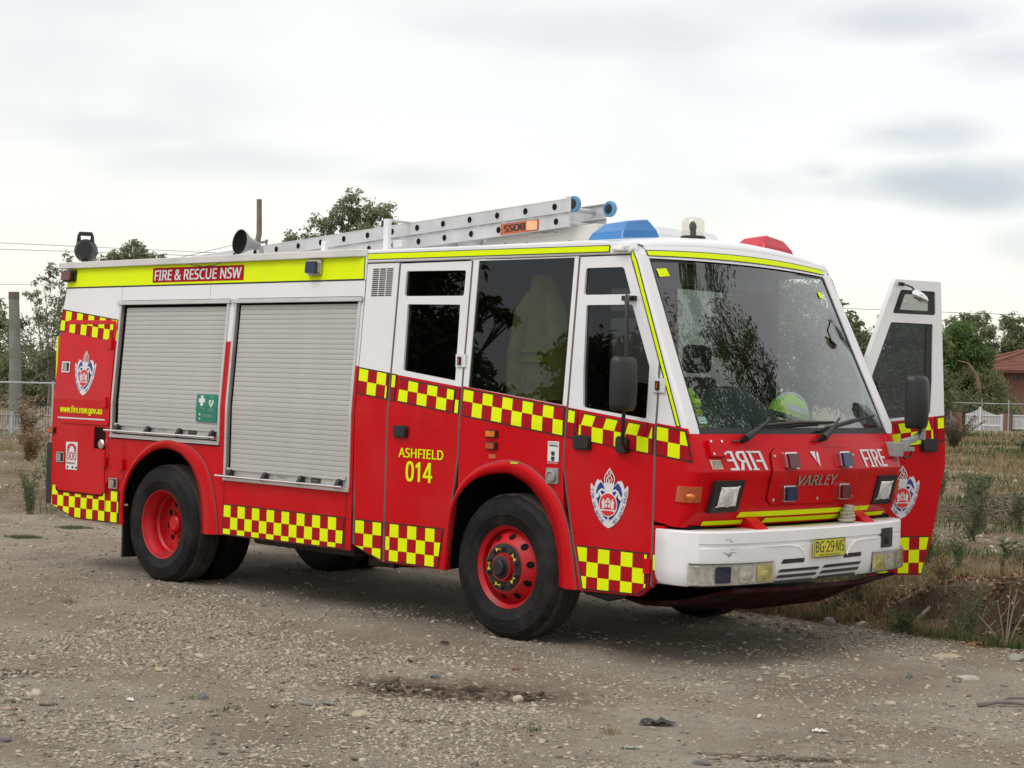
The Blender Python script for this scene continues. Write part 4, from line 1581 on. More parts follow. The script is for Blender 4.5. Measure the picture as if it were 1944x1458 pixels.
# headlamps
for s in (-1, 1):
    def hl(u, v, w_, s=s):
        return (FX(0.95, v) + w_, s * u, v)
    po = rpoly([(0.775, 1.235), (1.075, 1.235), (1.112, 1.022), (0.815, 1.022)] if s < 0 else [(0.850, 1.235), (1.100, 1.235), (1.062, 1.022), (0.808, 1.022)], 0.014)
    mb = MB()
    inn = inset(po, 0.026)
    plate(mb, hl, po, 0.026, -0.03, holes=[inn])
    sheet(mb, hl, po, -0.018)
    o = mb.build('headlamp', MT['black'], FE, bevel=0.003)
    mb = MB()
    n_ = len(inn)
    cx, cy = sum(p[0] for p in inn) / n_, sum(p[1] for p in inn) / n_
    rings = [[hl(cx + (p[0] - cx) * k, cy + (p[1] - cy) * k, d) for p in inn + inn[:1]] for k, d in ((1.02, 0.012), (0.93, 0.024), (0.6, 0.028), (0.0, 0.028))]
    mb.grid(rings)
    mb.build('lens', MT['lamp_lens'], o, smooth=70)
    mb = MB()
    mb.lathe([(0.058, 0.0275), (0.05, 0.030), (0.03, 0.0315), (0.0, 0.032)], lambda a, b, c: hl(cx + a, cy - 0.02 + b * 0.9, c), 18)
    mb.build('bulb_shield', MT['lamp_bowl'], o, smooth=50)
    # corner indicator
    mb = MB().mat(0)
    rows_ = []
    for z in (1.092, 1.193):
        yf = 1.175
        xc = FX(yf, z)
        row = [(xc - 0.135, s * 1.258, z), (xc - 0.085, s * 1.262, z)]
        row += [(xc - 0.075 + 0.086 * math.sin(a), s * (yf + 0.086 * math.cos(a)), z) for a in (0.3, 0.7, 1.1, 1.5)]
        rows_.append(row)
    base = [[(p[0] - 0.02, p[1] * 0.985, p[2] + (0.006 if i else -0.006)) for p in r] for i, r in enumerate(rows_)]
    mb.grid(rows_)
    mb.grid([rows_[0], base[0]])
    mb.grid([rows_[1], base[1]])
    mb.grid([[rows_[0][0], base[0][0]], [rows_[1][0], base[1][0]]])
    mb.grid([[rows_[0][-1], base[0][-1]], [rows_[1][-1], base[1][-1]]])
    ind = mb.build('indicator_lamp', MT['amber_dim'], FE, smooth=40)
    mb = MB()
    mb.tube([(rows_[0][2][0] + 0.0, rows_[0][2][1] - s * 0.008, 1.132), (rows_[0][3][0] - 0.008, rows_[0][3][1] - s * 0.006, 1.134), (rows_[0][4][0] - 0.010, rows_[0][4][1], 1.134)], [0.014, 0.024, 0.014], 10)
    mb.build('bulb_glow', MT['amber'], ind, smooth=60)

# wipers
for (py, pz, ey, ez, a0, b0, a1, b1) in ((-0.755, 1.492, -0.433, 1.622, -0.56, 1.588, 0.36, 1.617), (0.11, 1.496, 0.413, 1.632, 0.09, 1.552, 0.99, 1.665)):
    mb = MB()
    mb.tube([front(py, pz, 0.0), front(py, pz, 0.055)], 0.020, 10)
    mb.tube([front(py - 0.005, pz, 0.045), front(py + (ey - py) * 0.42, pz + (ez - pz) * 0.42, 0.052)], [0.026, 0.020], 8)
    mb.tube([front(py + (ey - py) * 0.40, pz + (ez - pz) * 0.40, 0.050), front(ey, ez, 0.035)], [0.013, 0.009], 8)
    wi = mb.build('wiper', MT['black'], FE, smooth=40)
    mb = MB()
    mb.tube([front(a0, b0, 0.012), front(a0 * 0.7 + a1 * 0.3, b0 * 0.7 + b1 * 0.3 + 0.004, 0.018), front((a0 + a1) / 2, (b0 + b1) / 2 + 0.006, 0.024), front(a1, b1, 0.012)], [0.007, 0.011, 0.013, 0.006], 6)
    mb.tube([front(a0 - 0.02, b0 - 0.006, 0.0), front((a0 + a1) / 2, (b0 + b1) / 2 - 0.003, 0.0), front(a1 + 0.03, b1, 0.0)], 0.006, 5)
    mb.build('wiper_blade', MT['black'], wi, smooth=40)
    mb = MB()
    mb.tube([front(py - 0.11, pz - 0.012, 0.012), front(py - 0.03, pz - 0.005, 0.02)], 0.006, 6)
    mb.build('washer_jet', MT['black'], wi)

# ------------------------------------------------------------------ BUMPER
BPL = [(5.628, -1.262), (5.80, -1.275), (5.885, -1.262), (5.955, -1.215), (6.005, -1.13), (6.040, -1.02), (6.075, -0.86), (6.100, -0.62), (6.118, -0.35), (6.125, 0.0)]
BPL = BPL + [(x, -y) for x, y in BPL[-2::-1]]


def bump_at(y):
    """front face x of the bumper at y"""
    for (x0, y0), (x1, y1) in zip(BPL, BPL[1:]):
        if y0 <= y <= y1 and y1 > y0:
            return x0 + (x1 - x0) * (y - y0) / (y1 - y0)
    return 5.63


def bmp(u, v, w_=0.0):
    sl_ = (bump_at(u + 0.02) - bump_at(u - 0.02)) / 0.04
    n_ = Vector((1, -sl_, 0)).normalized()
    return (bump_at(u) + n_.x * w_, u + n_.y * w_, v)


mb = MB()
cuts = [i for i in range(len(BPL))]
lev = [(0.912, -0.16), (0.906, -0.014), (0.903, -0.006), (0.896, 0.0), (0.826, 0.002), (0.820, -0.012), (0.800, -0.012), (0.795, 0.001), (0.715, 0.0), (0.64, -0.004), (0.57, -0.016), (0.545, -0.032), (0.54, -0.12)]


def offp(i, d):
    p = Vector(BPL[i])
    a, b = Vector(BPL[max(0, i - 1)]), Vector(BPL[min(len(BPL) - 1, i + 1)])
    t = (b - a).normalized()
    return p + Vector((t.y, -t.x)) * d


rows = []
for z, d in lev:
    row = []
    for i in range(len(BPL)):
        dd = d
        if abs(BPL[i][1]) > 1.2 and 0.79 < z < 0.83:
            dd = 0.0
        p = offp(i, dd) if i not in (0, len(BPL) - 1) else Vector((BPL[i][0], BPL[i][1] * (1 + dd * 0.5)))
        zz = z
        if z < 0.60 and abs(BPL[i][1]) < 0.55:
            zz = z + 0.005
        row.append((p.x, p.y, zz))
    rows.append(row)
mb.grid(rows)
# closed ends
bumper = mb.build('bumper', MT['white_plastic'], FE, smooth=24)
bumper.modifiers.new('thick', 'SOLIDIFY').thickness = 0.012
# dark aperture, grille slots, plate
mb = MB()
for (y0, y1, z, h_, sl_) in ((-0.505, -0.265, 0.690, 0.030, 0.03), (0.215, 0.445, 0.695, 0.030, -0.03)):
    sheet(mb, bmp, rpoly([(y0 - 0.01, z - h_ / 2), (y1, z - h_ / 2), (y1 + 0.0, z + h_ / 2), (y0 + 0.01, z + h_ / 2)], 0.012), 0.002)
for k in range(3):
    z = 0.628 - k * 0.038
    sheet(mb, bmp, rpoly([(-0.545 - k * 0.025, z - 0.010), (-0.10 - k * 0.035, z - 0.010), (-0.085 - k * 0.03, z + 0.010), (-0.520 - k * 0.025, z + 0.010)], 0.008), 0.002 - 0.010 * (k > 1))
    z += 0.006
    sheet(mb, bmp, rpoly([(-0.055 - k * 0.035, z - 0.010), (0.425 - k * 0.03, z - 0.010), (0.450 - k * 0.03, z + 0.010), (-0.02 - k * 0.035, z + 0.010)], 0.008), 0.002 - 0.010 * (k > 1))
mb.build('grille_slot', MT['black'], bumper)
# raised pressing lines that curve down beside the plate
mb = MB()
for s in (-1, 1):
    pts = [(1.0, 0.795), (0.62, 0.795), (0.42, 0.795), (0.34, 0.785), (0.29, 0.755), (0.25, 0.70)]
    mb.tube([bmp(s * a, b, -0.004) for a, b in pts], 0.010, 6)
mb.build('pressed_line', MT['white_plastic'], bumper, smooth=60)
mb = MB()
mb.grid([[bmp(0.735 + 0.19 * k / 8, z, 0.006) for k in range(9)] for z in (0.722, 0.79, 0.862)])
mb.build('towing_aperture', MT['black'], bumper)
mb = MB()
mb.tube([bmp(0.82, 0.80, 0.0), bmp(0.83, 0.75, 0.004)], 0.02, 8)
mb.build('tow_eye', MT['chassis'], bumper)
# number plate
mb = MB().mat(0)
pl = lambda u, v, w_=0.0: (6.140 + w_ - (v - 0.76) * 0.02, u, v)
plate(mb, pl, rrect(-0.192, 0.702, 0.186, 0.828, 0.008), 0.008, 0.002)
mb.mat(1)
for q in (rrect(-0.190, 0.704, 0.184, 0.826, 0.008),):
    for i in range(len(q)):
        stroke(mb, pl, [q[i], q[(i + 1) % len(q)]], 0.006, 0.0095)
for s_, a, b in (('BG', -0.172, -0.075), ('29', -0.045, 0.050), ('MS', 0.078, 0.170)):
    text(mb, pl, s_, a, 0.735, b, 0.812, 0.010)
for a in (-0.060, 0.064):
    sheet(mb, pl, ell(a, 0.772, 0.006, 0.006, 6), 0.010)
text(mb, pl, 'NEW SOUTH WALES', -0.135, 0.711, 0.130, 0.725, 0.010)
mb.build('number_plate', [MT['plate_yellow'], MT['print']], bumper)
# scuffs on the driver corner
mb = MB()
for (a, b, l_) in ((-1.04, 0.850, 0.05), (-1.01, 0.838, 0.03), (-1.06, 0.765, 0.12), (-1.04, 0.758, 0.06)):
    sheet(mb, bmp, [(a, b), (a + l_, b + 0.001), (a + l_ * 0.8, b + 0.006), (a, b + 0.005)], 0.0025)
sheet(mb, bmp, [(-1.03, 0.758), (-0.985, 0.758), (-1.008, 0.738)], 0.0025)
mb.build('paint_scuff', paint('bare_plastic_scuff', (0.30, 0.29, 0.28), 0.7), bumper)
# lamp clusters let into the bumper
for s in (-1, 1):
    def lc(u, v, w_=0.0, s=s):
        return bmp(s * u, v, w_)
    us = [0.605, 0.70, 0.80, 0.90, 1.00, 1.08, 1.15, 1.21, 1.25]
    mb = MB()
    mb.grid([[lc(u, z, 0.004) for u in us] for z in (0.548, 0.698)])
    o = mb.build('lamp_cluster', MT['black'], bumper)
    mb = MB()
    mb.grid([[lc(u, z, 0.006) for u in us] for z in (0.556, 0.690)])
    mb.build('lamp_backing', MT['lamp_bowl'], o, smooth=60)
    for (a, b, mm) in ((0.62, 0.765, 'fog_lens'), (0.785, 0.925, 'lamp_lens'), (1.00, 1.115, 'blue_lens' if s < 0 else 'lamp_bowl')):
        mb = MB()
        plate(mb, lc, rrect(a, 0.570, b, 0.678, 0.012), 0.016, 0.007)
        if mm != 'blue_lens':
            mb.lathe([(0.045, 0.016), (0.03, 0.021), (0.0, 0.023)], lambda p, q, r: lc((a + b) / 2 + p, 0.612 + q * 0.7, r), 12)
        mb.build('lamp_unit', MT[mm], o, bevel=0.004)
    mb = MB()
    mb.grid([[lc(u, z, w_) for u in us] for z, w_ in ((0.548, 0.008), (0.556, 0.026), (0.62, 0.030), (0.69, 0.026), (0.698, 0.008))])
    mb.build('lamp_cover', MT['glass_lamp'], o, smooth=50)
    mb = MB()
    for z in (0.566, 0.680):
        mb.lathe([(0.009, 0.026), (0.009, 0.032), (0, 0.034)], lambda p, q, r: lc(1.225 + p, z + q, r), 8)
    mb.tube([lc(u, 0.700, 0.012) for u in us], 0.006, 5)
    mb.build('cover_trim', MT['steel'], o)
# recess behind the bumper top, brackets
mb = MB()
mb.box((5.55, -1.20, 0.60), (5.86, 1.20, 0.935))
mb.build('bumper_recess', MT['dark'], FE)
for s in (-1, 1):
    mb = MB()
    mb.hexa([(5.78, s * 0.585, 0.985), (5.94, s * 0.585, 0.985), (6.06, s * 0.585, 0.905), (6.06, s * 0.585, 0.885), (5.78, s * 0.585, 0.885)],
            [(5.78, s * 0.705, 0.985), (5.94, s * 0.705, 0.985), (6.06, s * 0.715, 0.905), (6.06, s * 0.715, 0.885), (5.78, s * 0.705, 0.885)])
    mb.build('bumper_bracket', MT['red'], FE, bevel=0.012)
# red skid tray under the nose
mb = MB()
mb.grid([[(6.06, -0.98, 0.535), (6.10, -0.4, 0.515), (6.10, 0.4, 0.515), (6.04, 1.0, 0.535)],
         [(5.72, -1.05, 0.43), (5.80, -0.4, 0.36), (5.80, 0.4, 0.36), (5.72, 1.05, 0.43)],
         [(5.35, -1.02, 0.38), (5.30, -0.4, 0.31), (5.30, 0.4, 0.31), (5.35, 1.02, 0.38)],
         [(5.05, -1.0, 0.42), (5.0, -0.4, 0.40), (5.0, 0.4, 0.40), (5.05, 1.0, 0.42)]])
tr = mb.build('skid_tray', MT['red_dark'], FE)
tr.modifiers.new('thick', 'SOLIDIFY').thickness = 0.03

# ------------------------------------------------------------------ MIRRORS
mb = MB()
mb.tube([(5.30, -1.20, 2.432), (5.40, -1.355, 2.43), (5.462, -1.425, 2.39), (5.475, -1.425, 1.95), (5.46, -1.425, 1.60), (5.43, -1.39, 1.46), (5.38, -1.30, 1.42), (5.345, -1.252, 1.435)], 0.0145, 8)
mb.box((5.235, -1.215, 2.412), (5.345, -1.180, 2.444))
m_ = mb.build('mirror_arm', MT['black'], FE, smooth=45)
mb = MB()
plate(mb, near, rrect(5.275, 1.385, 5.375, 1.500, 0.03), 0.035, 0.0)
mb.build('mirror_foot', MT['black'], m_, bevel=0.01)


def mirror_head(cx, cy, z0, z1, wd, dp, name, glass_side=-1):
    mb = MB()
    rings = []
    for z, k, kx in ((z0, 0.86, 0.55), (z0 + 0.012, 0.96, 0.85), (z0 + 0.05, 1.0, 1.0), ((z0 + z1) / 2, 1.0, 1.08), (z1 - 0.05, 0.98, 1.0), (z1 - 0.014, 0.93, 0.8), (z1, 0.80, 0.45)):
        hw_, hd_ = wd / 2 * k, dp * kx
        sh_ = [(-0.35, -1), (0.2, -0.98), (0.72, -0.72), (0.95, -0.35), (1.0, 0.0), (0.95, 0.35), (0.72, 0.72), (0.2, 0.98), (-0.35, 1)]
        rings.append([(cx + a * hd_, cy + b * hw_, z) for a, b in sh_] + [(cx - 0.35 * hd_, cy - hw_, z)])
    mb.grid(rings)
    mb.face([p for p in rings[0][:-1]])
    mb.face([p for p in rings[-1][:-1]])
    o = mb.build(name, MT['black'], FE, smooth=45)
    mb = MB()
    x = cx - 0.35 * dp - 0.003
    mb.face([(x, cy + b, z) for b, z in rrect(-wd * 0.44, z0 + 0.03, wd * 0.44, z1 - 0.03, 0.02)])
    mb.build('mirror_glass', MT['mirror'], o)
    return o


mh = mirror_head(5.46, -1.435, 1.672, 2.030, 0.215, 0.075, 'door_mirror')
mb = MB()
plate(mb, lambda u, v, w_=0: (5.535 + w_, u, v), [(-1.46, 2.065), (-1.41, 2.065), (-1.425, 2.04), (-1.445, 2.04)], 0.002, 0.0)
mh2 = mirror_head(5.93, 1.425, 1.575, 1.975, 0.22, 0.085, 'door_mirror')
mb = MB()
mb.box((5.90, 1.055, 1.368), (5.99, 1.175, 1.476))
mb.box((5.925, 1.10, 1.405), (5.985, 1.335, 1.440))
mb.tube([(5.955, 1.245, 1.43), (5.955, 1.245, 1.50)], 0.038, 12)
mb.hexa([(5.93, 1.22, 1.452), (5.98, 1.22, 1.452), (5.98, 1.22, 1.498), (5.93, 1.22, 1.498)],
        [(5.935, 1.375, 1.475), (5.975, 1.375, 1.475), (5.975, 1.375, 1.520), (5.935, 1.375, 1.520)])
mb.hexa([(5.935, 1.36, 1.472), (5.975, 1.36, 1.472), (5.975, 1.36, 1.518), (5.935, 1.36, 1.518)],
        [(5.935, 1.475, 1.512), (5.975, 1.475, 1.512), (5.975, 1.475, 1.562), (5.935, 1.475, 1.562)])
mb.tube([(5.955, 1.475, 1.49), (5.955, 1.475, 1.60)], 0.032, 12)
ma = mb.build('mirror_arm', MT['grey'], FE, bevel=0.008)
mb = MB()
mb.tube([(5.96, 1.16, 1.40), (5.97, 1.22, 1.355), (5.97, 1.30, 1.37), (5.965, 1.35, 1.45)], 0.008, 6)
mb.tube([(5.97, 1.40, 1.505), (5.975, 1.43, 1.56), (5.965, 1.44, 1.60)], 0.008, 6)
mb.build('mirror_cable', MT['black'], ma, smooth=60)
# kerb mirror hung inside the open door's top window
mb = MB().mat(0)
mb.tube([odoor(5.19, 2.688, 0.01), odoor(5.17, 2.66, 0.09), odoor(5.13, 2.60, 0.11)], 0.008, 6)
mb.box(odoor(5.17, 2.672, 0.0), odoor(5.25, 2.70, 0.03))
km = mb.build('kerb_mirror_arm', MT['black'], open_door)
mb = MB()
cc = Vector(odoor(5.125, 2.590, 0.12))
rings = []
for k, d in ((1.0, 0.0), (0.85, 0.035), (0.5, 0.06), (0.0, 0.07)):
    rings.append([(cc.x + d * 0.8, cc.y + 0.105 * k * math.cos(t), cc.z - d * 0.3 + 0.045 * k * math.sin(t) - 0.02 * k * math.cos(t)) for t in [2 * math.pi * i / 16 for i in range(17)]])
mb.grid(rings)
mb.build('kerb_mirror', MT['mirror'], km, smooth=60)

# ------------------------------------------------------------------ WHEELS
TYRE_P = [(0.298, 0.004), (0.316, 0.008), (0.322, 0.012), (0.328, 0.012), (0.333, 0.015), (0.375, 0.019), (0.378, 0.021), (0.384, 0.021), (0.387, 0.019), (0.43, 0.020), (0.462, 0.014), (0.465, 0.016), (0.472, 0.014), (0.475, 0.011), (0.496, -0.004), (0.509, -0.020)]


def wheel(x, y, s, zc, kind):
    """s = -1 faces the camera side; y is the plane of the rim flange; w runs outwards"""
    M = lambda a, b, w_: (x + a, y + s * w_, zc + b)
    R0 = 0.522
    root_mb = MB()
    n = 48
    if kind == 'front':
        prof = [(0.262, -0.20), (0.270, -0.03), (0.288, -0.012), (0.302, 0.004), (0.306, 0.0), (0.300, -0.014)]
        root_mb.lathe(prof, M, n)
        # dished disc with ten hand holes: built as sectors around each hole
        disc = [(0.268, -0.075), (0.252, -0.058), (0.185, 0.022), (0.150, 0.028), (0.095, 0.028), (0.092, 0.06), (0.0, 0.06)]
        root_mb.lathe(disc[:1] + disc[1:], M, n)
        hole_r, hole_w, nh, hr = 0.2215, -0.018, 10, 0.024
    else:
        prof = [(0.292, -0.012), (0.306, 0.0), (0.302, 0.006), (0.292, 0.0), (0.284, -0.03), (0.262, -0.055), (0.258, -0.125), (0.242, -0.14), (0.238, -0.175), (0.225, -0.205), (0.150, -0.215), (0.142, -0.20), (0.085, -0.195), (0.075, -0.19),
                (0.070, -0.13), (0.055, -0.115), (0.0, -0.115)]
        root_mb.lathe(prof, M, n)
        hole_r, hole_w, nh, hr = 0.186, -0.2095, 10, 0.026
    root = root_mb.build('wheel', MT['red_hub'], FE, smooth=40)
    mb = MB()
    for k in range(nh):
        t = 2 * math.pi * (k + 0.25) / nh
        er, et = Vector((math.cos(t), math.sin(t))), Vector((-math.sin(t), math.cos(t)))
        pts = []
        for q in range(14):
            a = 2 * math.pi * q / 14
            if kind == 'front':
                # the disc slopes here: a radial step moves it out and up
                rr = er * (hole_r + hr * math.cos(a) * 0.82) + et * hr * 1.02 * math.sin(a)
                ww = hole_w - (hr * math.cos(a) * 0.82) * 1.19 + 0.004
            else:
                rr = er * (hole_r + hr * math.cos(a)) + et * hr * math.sin(a)
                ww = hole_w + 0.003
            pts.append(M(rr.x, rr.y, ww))
        mb.face(pts)
    mb.build('hand_hole', MT['dark'], root)
    # tyre: sidewalls, shoulders and grooved tread
    W = 0.272
    half = [(0.292, -0.035)] + TYRE_P
    tread = [(R0 - 0.006, -0.030), (R0, -0.046), (R0 + 0.001, -0.072), (R0 - 0.011, -0.075), (R0 - 0.011, -0.083), (R0 + 0.002, -0.086), (R0 + 0.002, -0.118), (R0 - 0.011, -0.121), (R0 - 0.011, -0.129), (R0 + 0.002, -0.132), (R0 + 0.002, -0.138)]
    mirror = lambda p: (p[0], -W + 0.0 - p[1])
    full = half + tread + [mirror(p) for p in reversed(tread[:-1])] + [mirror(p) for p in reversed(half)]
    mats = [0 if (i < len(half) or i > len(full) - len(half) - 2) else 1 for i in range(len(full))]
    nn = 96
    mb = MB()
    vs = []
    lug = len(half)
    for i, (r, w_) in enumerate(full):
        for j in range(nn):
            t = 2 * math.pi * j / nn
            rr = r
            if kind == 'front' and (i in (lug - 1, lug, len(full) - lug - 1)) and j % 4 == 0:
                rr = r - 0.009
            p = [rr * math.cos(t), rr * math.sin(t)]
            if p[1] < -(zc - 0.004):            # weight flattens the contact patch
                p[1] = -(zc - 0.004)
            vs.append(M(p[0], p[1], w_))
    i0 = len(mb.v)
    mb.v += vs
    for i in range(len(full) - 1):
        for j in range(nn):
            k = (j + 1) % nn
            mb.f.append((i * nn + j, (i + 1) * nn + j, (i + 1) * nn + k, i * nn + k))
            mb.mi.append(mats[i])
    mb.build('tyre', [MT['tyre'], MT['tread']], root, smooth=32)
    if kind == 'front':
        mb = MB()
        mb.lathe([(0.172, 0.022), (0.170, 0.030), (0.160, 0.032), (0.108, 0.032), (0.104, 0.024)], M, 40)
        mb.build('bolt_ring', MT['chassis'], root, smooth=35)
        mb = MB()
        mb.lathe([(0.085, 0.055), (0.083, 0.062), (0.058, 0.068), (0.056, 0.095), (0.048, 0.104), (0.0, 0.104)], M, 28)
        mb.build('hub_cap', MT['black'], root, smooth=35)
        rb, wn = 0.140, 0.033
    else:
        rb, wn = 0.112, -0.20
    me = None
    for k in range(10):
        t = 2 * math.pi * (k + 0.5) / 10
        if me is None:
            m2 = MB()
            M0 = lambda a, b, w_: (a, s * w_, b)
            m2.lathe([(0.021, 0.0), (0.020, 0.006), (0.0155, 0.008), (0.0150, 0.030), (0.011, 0.036), (0.0, 0.036)], M0, 10)
            o = m2.build('wheel_nut', MT['chassis'] if kind == 'front' else MT['red_hub'], root, smooth=40)
            me = o.data
        else:
            o = bpy.data.objects.new('wheel_nut', me)
            COL.objects.link(o)
            o.parent = root
        o.location = M(rb * math.cos(t), rb * math.sin(t), wn)
    if kind == 'front' and s < 0:
        for k in range(5):
            a, b = 2 * math.pi * (2 * k + 0.5) / 10, 2 * math.pi * (2 * k + 1.5) / 10
            p, q = Vector((math.cos(a), math.sin(a))) * rb, Vector((math.cos(b), math.sin(b))) * rb
            mid = (p + q) / 2
            d = (q - p).normalized()
            nrm = Vector((-d.y, d.x))
            mb = MB()
            for c_, sg_ in ((p + d * 0.016, 1), (q - d * 0.016, -1)):
                lo_ = [(c_ + nrm * 0.016), (c_ - nrm * 0.016), mid]
                mb.hexa([M(v.x, v.y, 0.042) for v in lo_], [M(v.x, v.y, 0.047) for v in lo_])
            mb.build('nut_pointer', MT['plate_yellow'], root)
    return root


ZC_F, ZC_R = 0.517, 0.500
wheel(4.222, -1.205, -1, ZC_F, 'front')
wheel(4.222, 1.205, 1, ZC_F, 'front')
for s in (-1, 1):
    wheel(0.0, s * 1.205, s, ZC_R, 'rear')
    M = lambda a, b, w_, s=s: (a, s * (0.86 + w_), ZC_R + b)
    mb = MB()
    mb.lathe([(0.26, -0.24), (0.30, -0.26), (0.44, -0.272), (0.505, -0.25), (0.526, -0.21), (0.528, -0.05), (0.505, -0.01), (0.44, 0.012), (0.30, 0.0), (0.26, -0.02)], M, 48)
    mb.build('inner_tyre', MT['tyre'], FE, smooth=40)

# ------------------------------------------------------------------ CHASSIS
mb = MB()
for s in (-1, 1):
    mb.box((-1.65, s * 0.38, 0.60), (5.75, s * 0.46, 0.86))
for x in (-1.2, 0.0, 1.2, 2.4, 3.4, 5.0):
    mb.box((x - 0.05, -0.40, 0.64), (x + 0.05, 0.40, 0.82))
mb.build('chassis_rail', MT['chassis'], FE)
mb = MB()
mb.tube([(0.0, -0.85, ZC_R), (0.0, -0.28, ZC_R), (0.0, 0.0, ZC_R), (0.0, 0.28, ZC_R), (0.0, 0.85, ZC_R)], [0.075, 0.09, 0.21, 0.09, 0.075], 12)
mb.build('rear_axle', MT['chassis'], FE, smooth=50)
mb = MB()
mb.tube([(4.222, -0.98, ZC_F), (4.222, -0.8, ZC_F - 0.06), (4.222, 0.8, ZC_F - 0.06), (4.222, 0.98, ZC_F)], 0.07, 10)
mb.build('front_axle', MT['chassis'], FE, smooth=50)
mb = MB()
mb.tube([(0.2, 0, 0.56), (3.2, 0, 0.62)], 0.06, 10)
mb.build('drive_shaft', MT['chassis'], FE, smooth=50)
mb = MB()
mb.box((1.05, -1.02, 0.41), (2.35, -0.52, 0.72))
mb.build('underbody_tank', MT['chassis'], FE, bevel=0.03)
mb = MB()
mb.box((0.95, 0.50, 0.41), (2.45, 1.12, 0.72))
mb.build('underbody_tank', MT['chassis'], FE, bevel=0.03)
mb = MB()
mb.tube([(2.55, -1.02, 0.405), (2.65, -0.95, 0.405), (2.95, -0.80, 0.42)], 0.05, 10)
mb.build('exhaust_pipe', MT['chassis'], FE, smooth=50)
mb = MB()
mb.box((2.72, -0.98, 0.36), (2.78, -0.92, 0.60))
mb.build('drain_bracket', MT['chassis'], FE)
mb = MB()
mb.tube([(4.90, -1.10, 0.43), (5.10, -1.10, 0.40), (5.20, -1.05, 0.43)], 0.045, 8)
mb.build('step_tube', MT['chassis'], FE, smooth=50)
# cab floor, engine box and rear cab wall
mb = MB()
mb.box((2.60, -1.20, 0.80), (3.55, 1.20, 0.90))
mb.box((3.55, -0.62, 0.80), (4.9, 0.62, 1.26))
mb.box((3.40, -1.19, 1.26), (4.98, 1.19, 1.30))
mb.box((4.98, -1.20, 0.72), (5.82, 1.20, 0.80))
mb.build('cab_floor', MT['dark'], FE)
mb = MB()
mb.box((2.60, -1.14, 0.9), (2.66, 1.14, 2.75))
mb.build('cab_rear_wall', MT['cab_lining'], FE)
mb = MB()
mb.box((2.66, -1.10, 2.70), (5.24, 1.10, 2.725))
mb.build('cab_headlining', MT['cab_lining'], FE)
mb = MB()
mb.box((3.44, -1.16, 1.30), (3.48, -0.35, 1.62))
mb.box((3.44, 0.35, 1.30), (3.48, 1.16, 1.62))
mb.build('engine_bulkhead', MT['dark'], FE)
# dashboard with binnacle and steering wheel
mb = MB()
mb.hexa([(5.30, -1.14, 1.30), (5.30, -1.14, 1.50), (5.52, -1.14, 1.55), (5.82, -1.10, 1.525), (5.82, -1.10, 0.9), (5.50, -1.14, 0.9)],
        [(5.30, 1.14, 1.30), (5.30, 1.14, 1.50), (5.52, 1.14, 1.55), (5.82, 1.10, 1.525), (5.82, 1.10, 0.9), (5.50, 1.14, 0.9)])
dash = mb.build('dashboard', MT['dash'], FE, bevel=0.03)
mb = MB()
rows = []
for x, k in ((5.34, 0.2), (5.38, 0.75), (5.48, 1.0), (5.58, 0.8), (5.68, 0.1)):
    rows.append([(x, -0.36 + 0.62 * t, 1.52 + 0.335 * k * (1 - abs(t) ** 2.6)) for t in [i / 7 for i in range(-7, 8)]])
mb.grid(rows)
mb.build('instrument_hood', MT['dash'], dash, smooth=60)
mb = MB()
ring = []
c_ = Vector((5.18, -0.60, 1.63))
ax = Vector((-0.55, 0, 0.83)).normalized()
e1 = Vector((0, 1, 0))
e2 = ax.cross(e1)
mb.tube([c_ + (e1 * math.cos(t) + e2 * math.sin(t)) * 0.225 for t in [2 * math.pi * i / 24 for i in range(25)]], 0.016, 6, cap=False)
for t in (0.3, math.pi - 0.3, -math.pi / 2):
    mb.tube([c_ - ax * 0.03, c_ + (e1 * math.cos(t) + e2 * math.sin(t)) * 0.22], 0.013, 6)
mb.tube([c_ - ax * 0.02, c_ - ax * 0.35], 0.03, 8)
mb.build('steering_wheel', MT['black'], FE, smooth=50)


def seat(x, y, face=1, head=True):
    mb = MB()
    mb.box((x - 0.24, y - 0.24, 1.16), (x + 0.26, y + 0.24, 1.30))
    o = mb.build('cab_seat', MT['seat'], FE, bevel=0.04)
    mb = MB()
    bx = x - 0.26 * face
    mb.hexa([(bx - 0.06, y - 0.23, 1.24), (bx + 0.06, y - 0.23, 1.24), (bx + 0.06, y + 0.23, 1.24), (bx - 0.06, y + 0.23, 1.24)],
            [(bx - 0.06 - 0.12 * face, y - 0.20, 1.92), (bx + 0.04 - 0.12 * face, y - 0.20, 1.92), (bx + 0.04 - 0.12 * face, y + 0.20, 1.92), (bx - 0.06 - 0.12 * face, y + 0.20, 1.92)])
    mb.build('seat_back', MT['seat'], o, bevel=0.04)
    if head:
        mb = MB()
        hx = bx - 0.14 * face
        mb.box((hx - 0.05, y - 0.15, 1.95), (hx + 0.05, y + 0.15, 2.17))
        mb.build('headrest', MT['seat'], o, bevel=0.045)
        if y > 0 and x > 4.5:
            mb = MB().mat(0)
            g_ = lambda u, v, w_=0: (hx + 0.052 + w_, u, v)
            sheet(mb, g_, [(y - 0.11, 2.02), (y - 0.02, 2.025), (y - 0.02, 2.07), (y - 0.11, 2.065)], 0.002)
            mb.build('seat_label', MT['sign_white'], o)


seat(4.86, -0.66)
seat(4.86, 0.62)
for y in (-0.85, -0.28, 0.28, 0.85):
    seat(3.02, y, head=False)
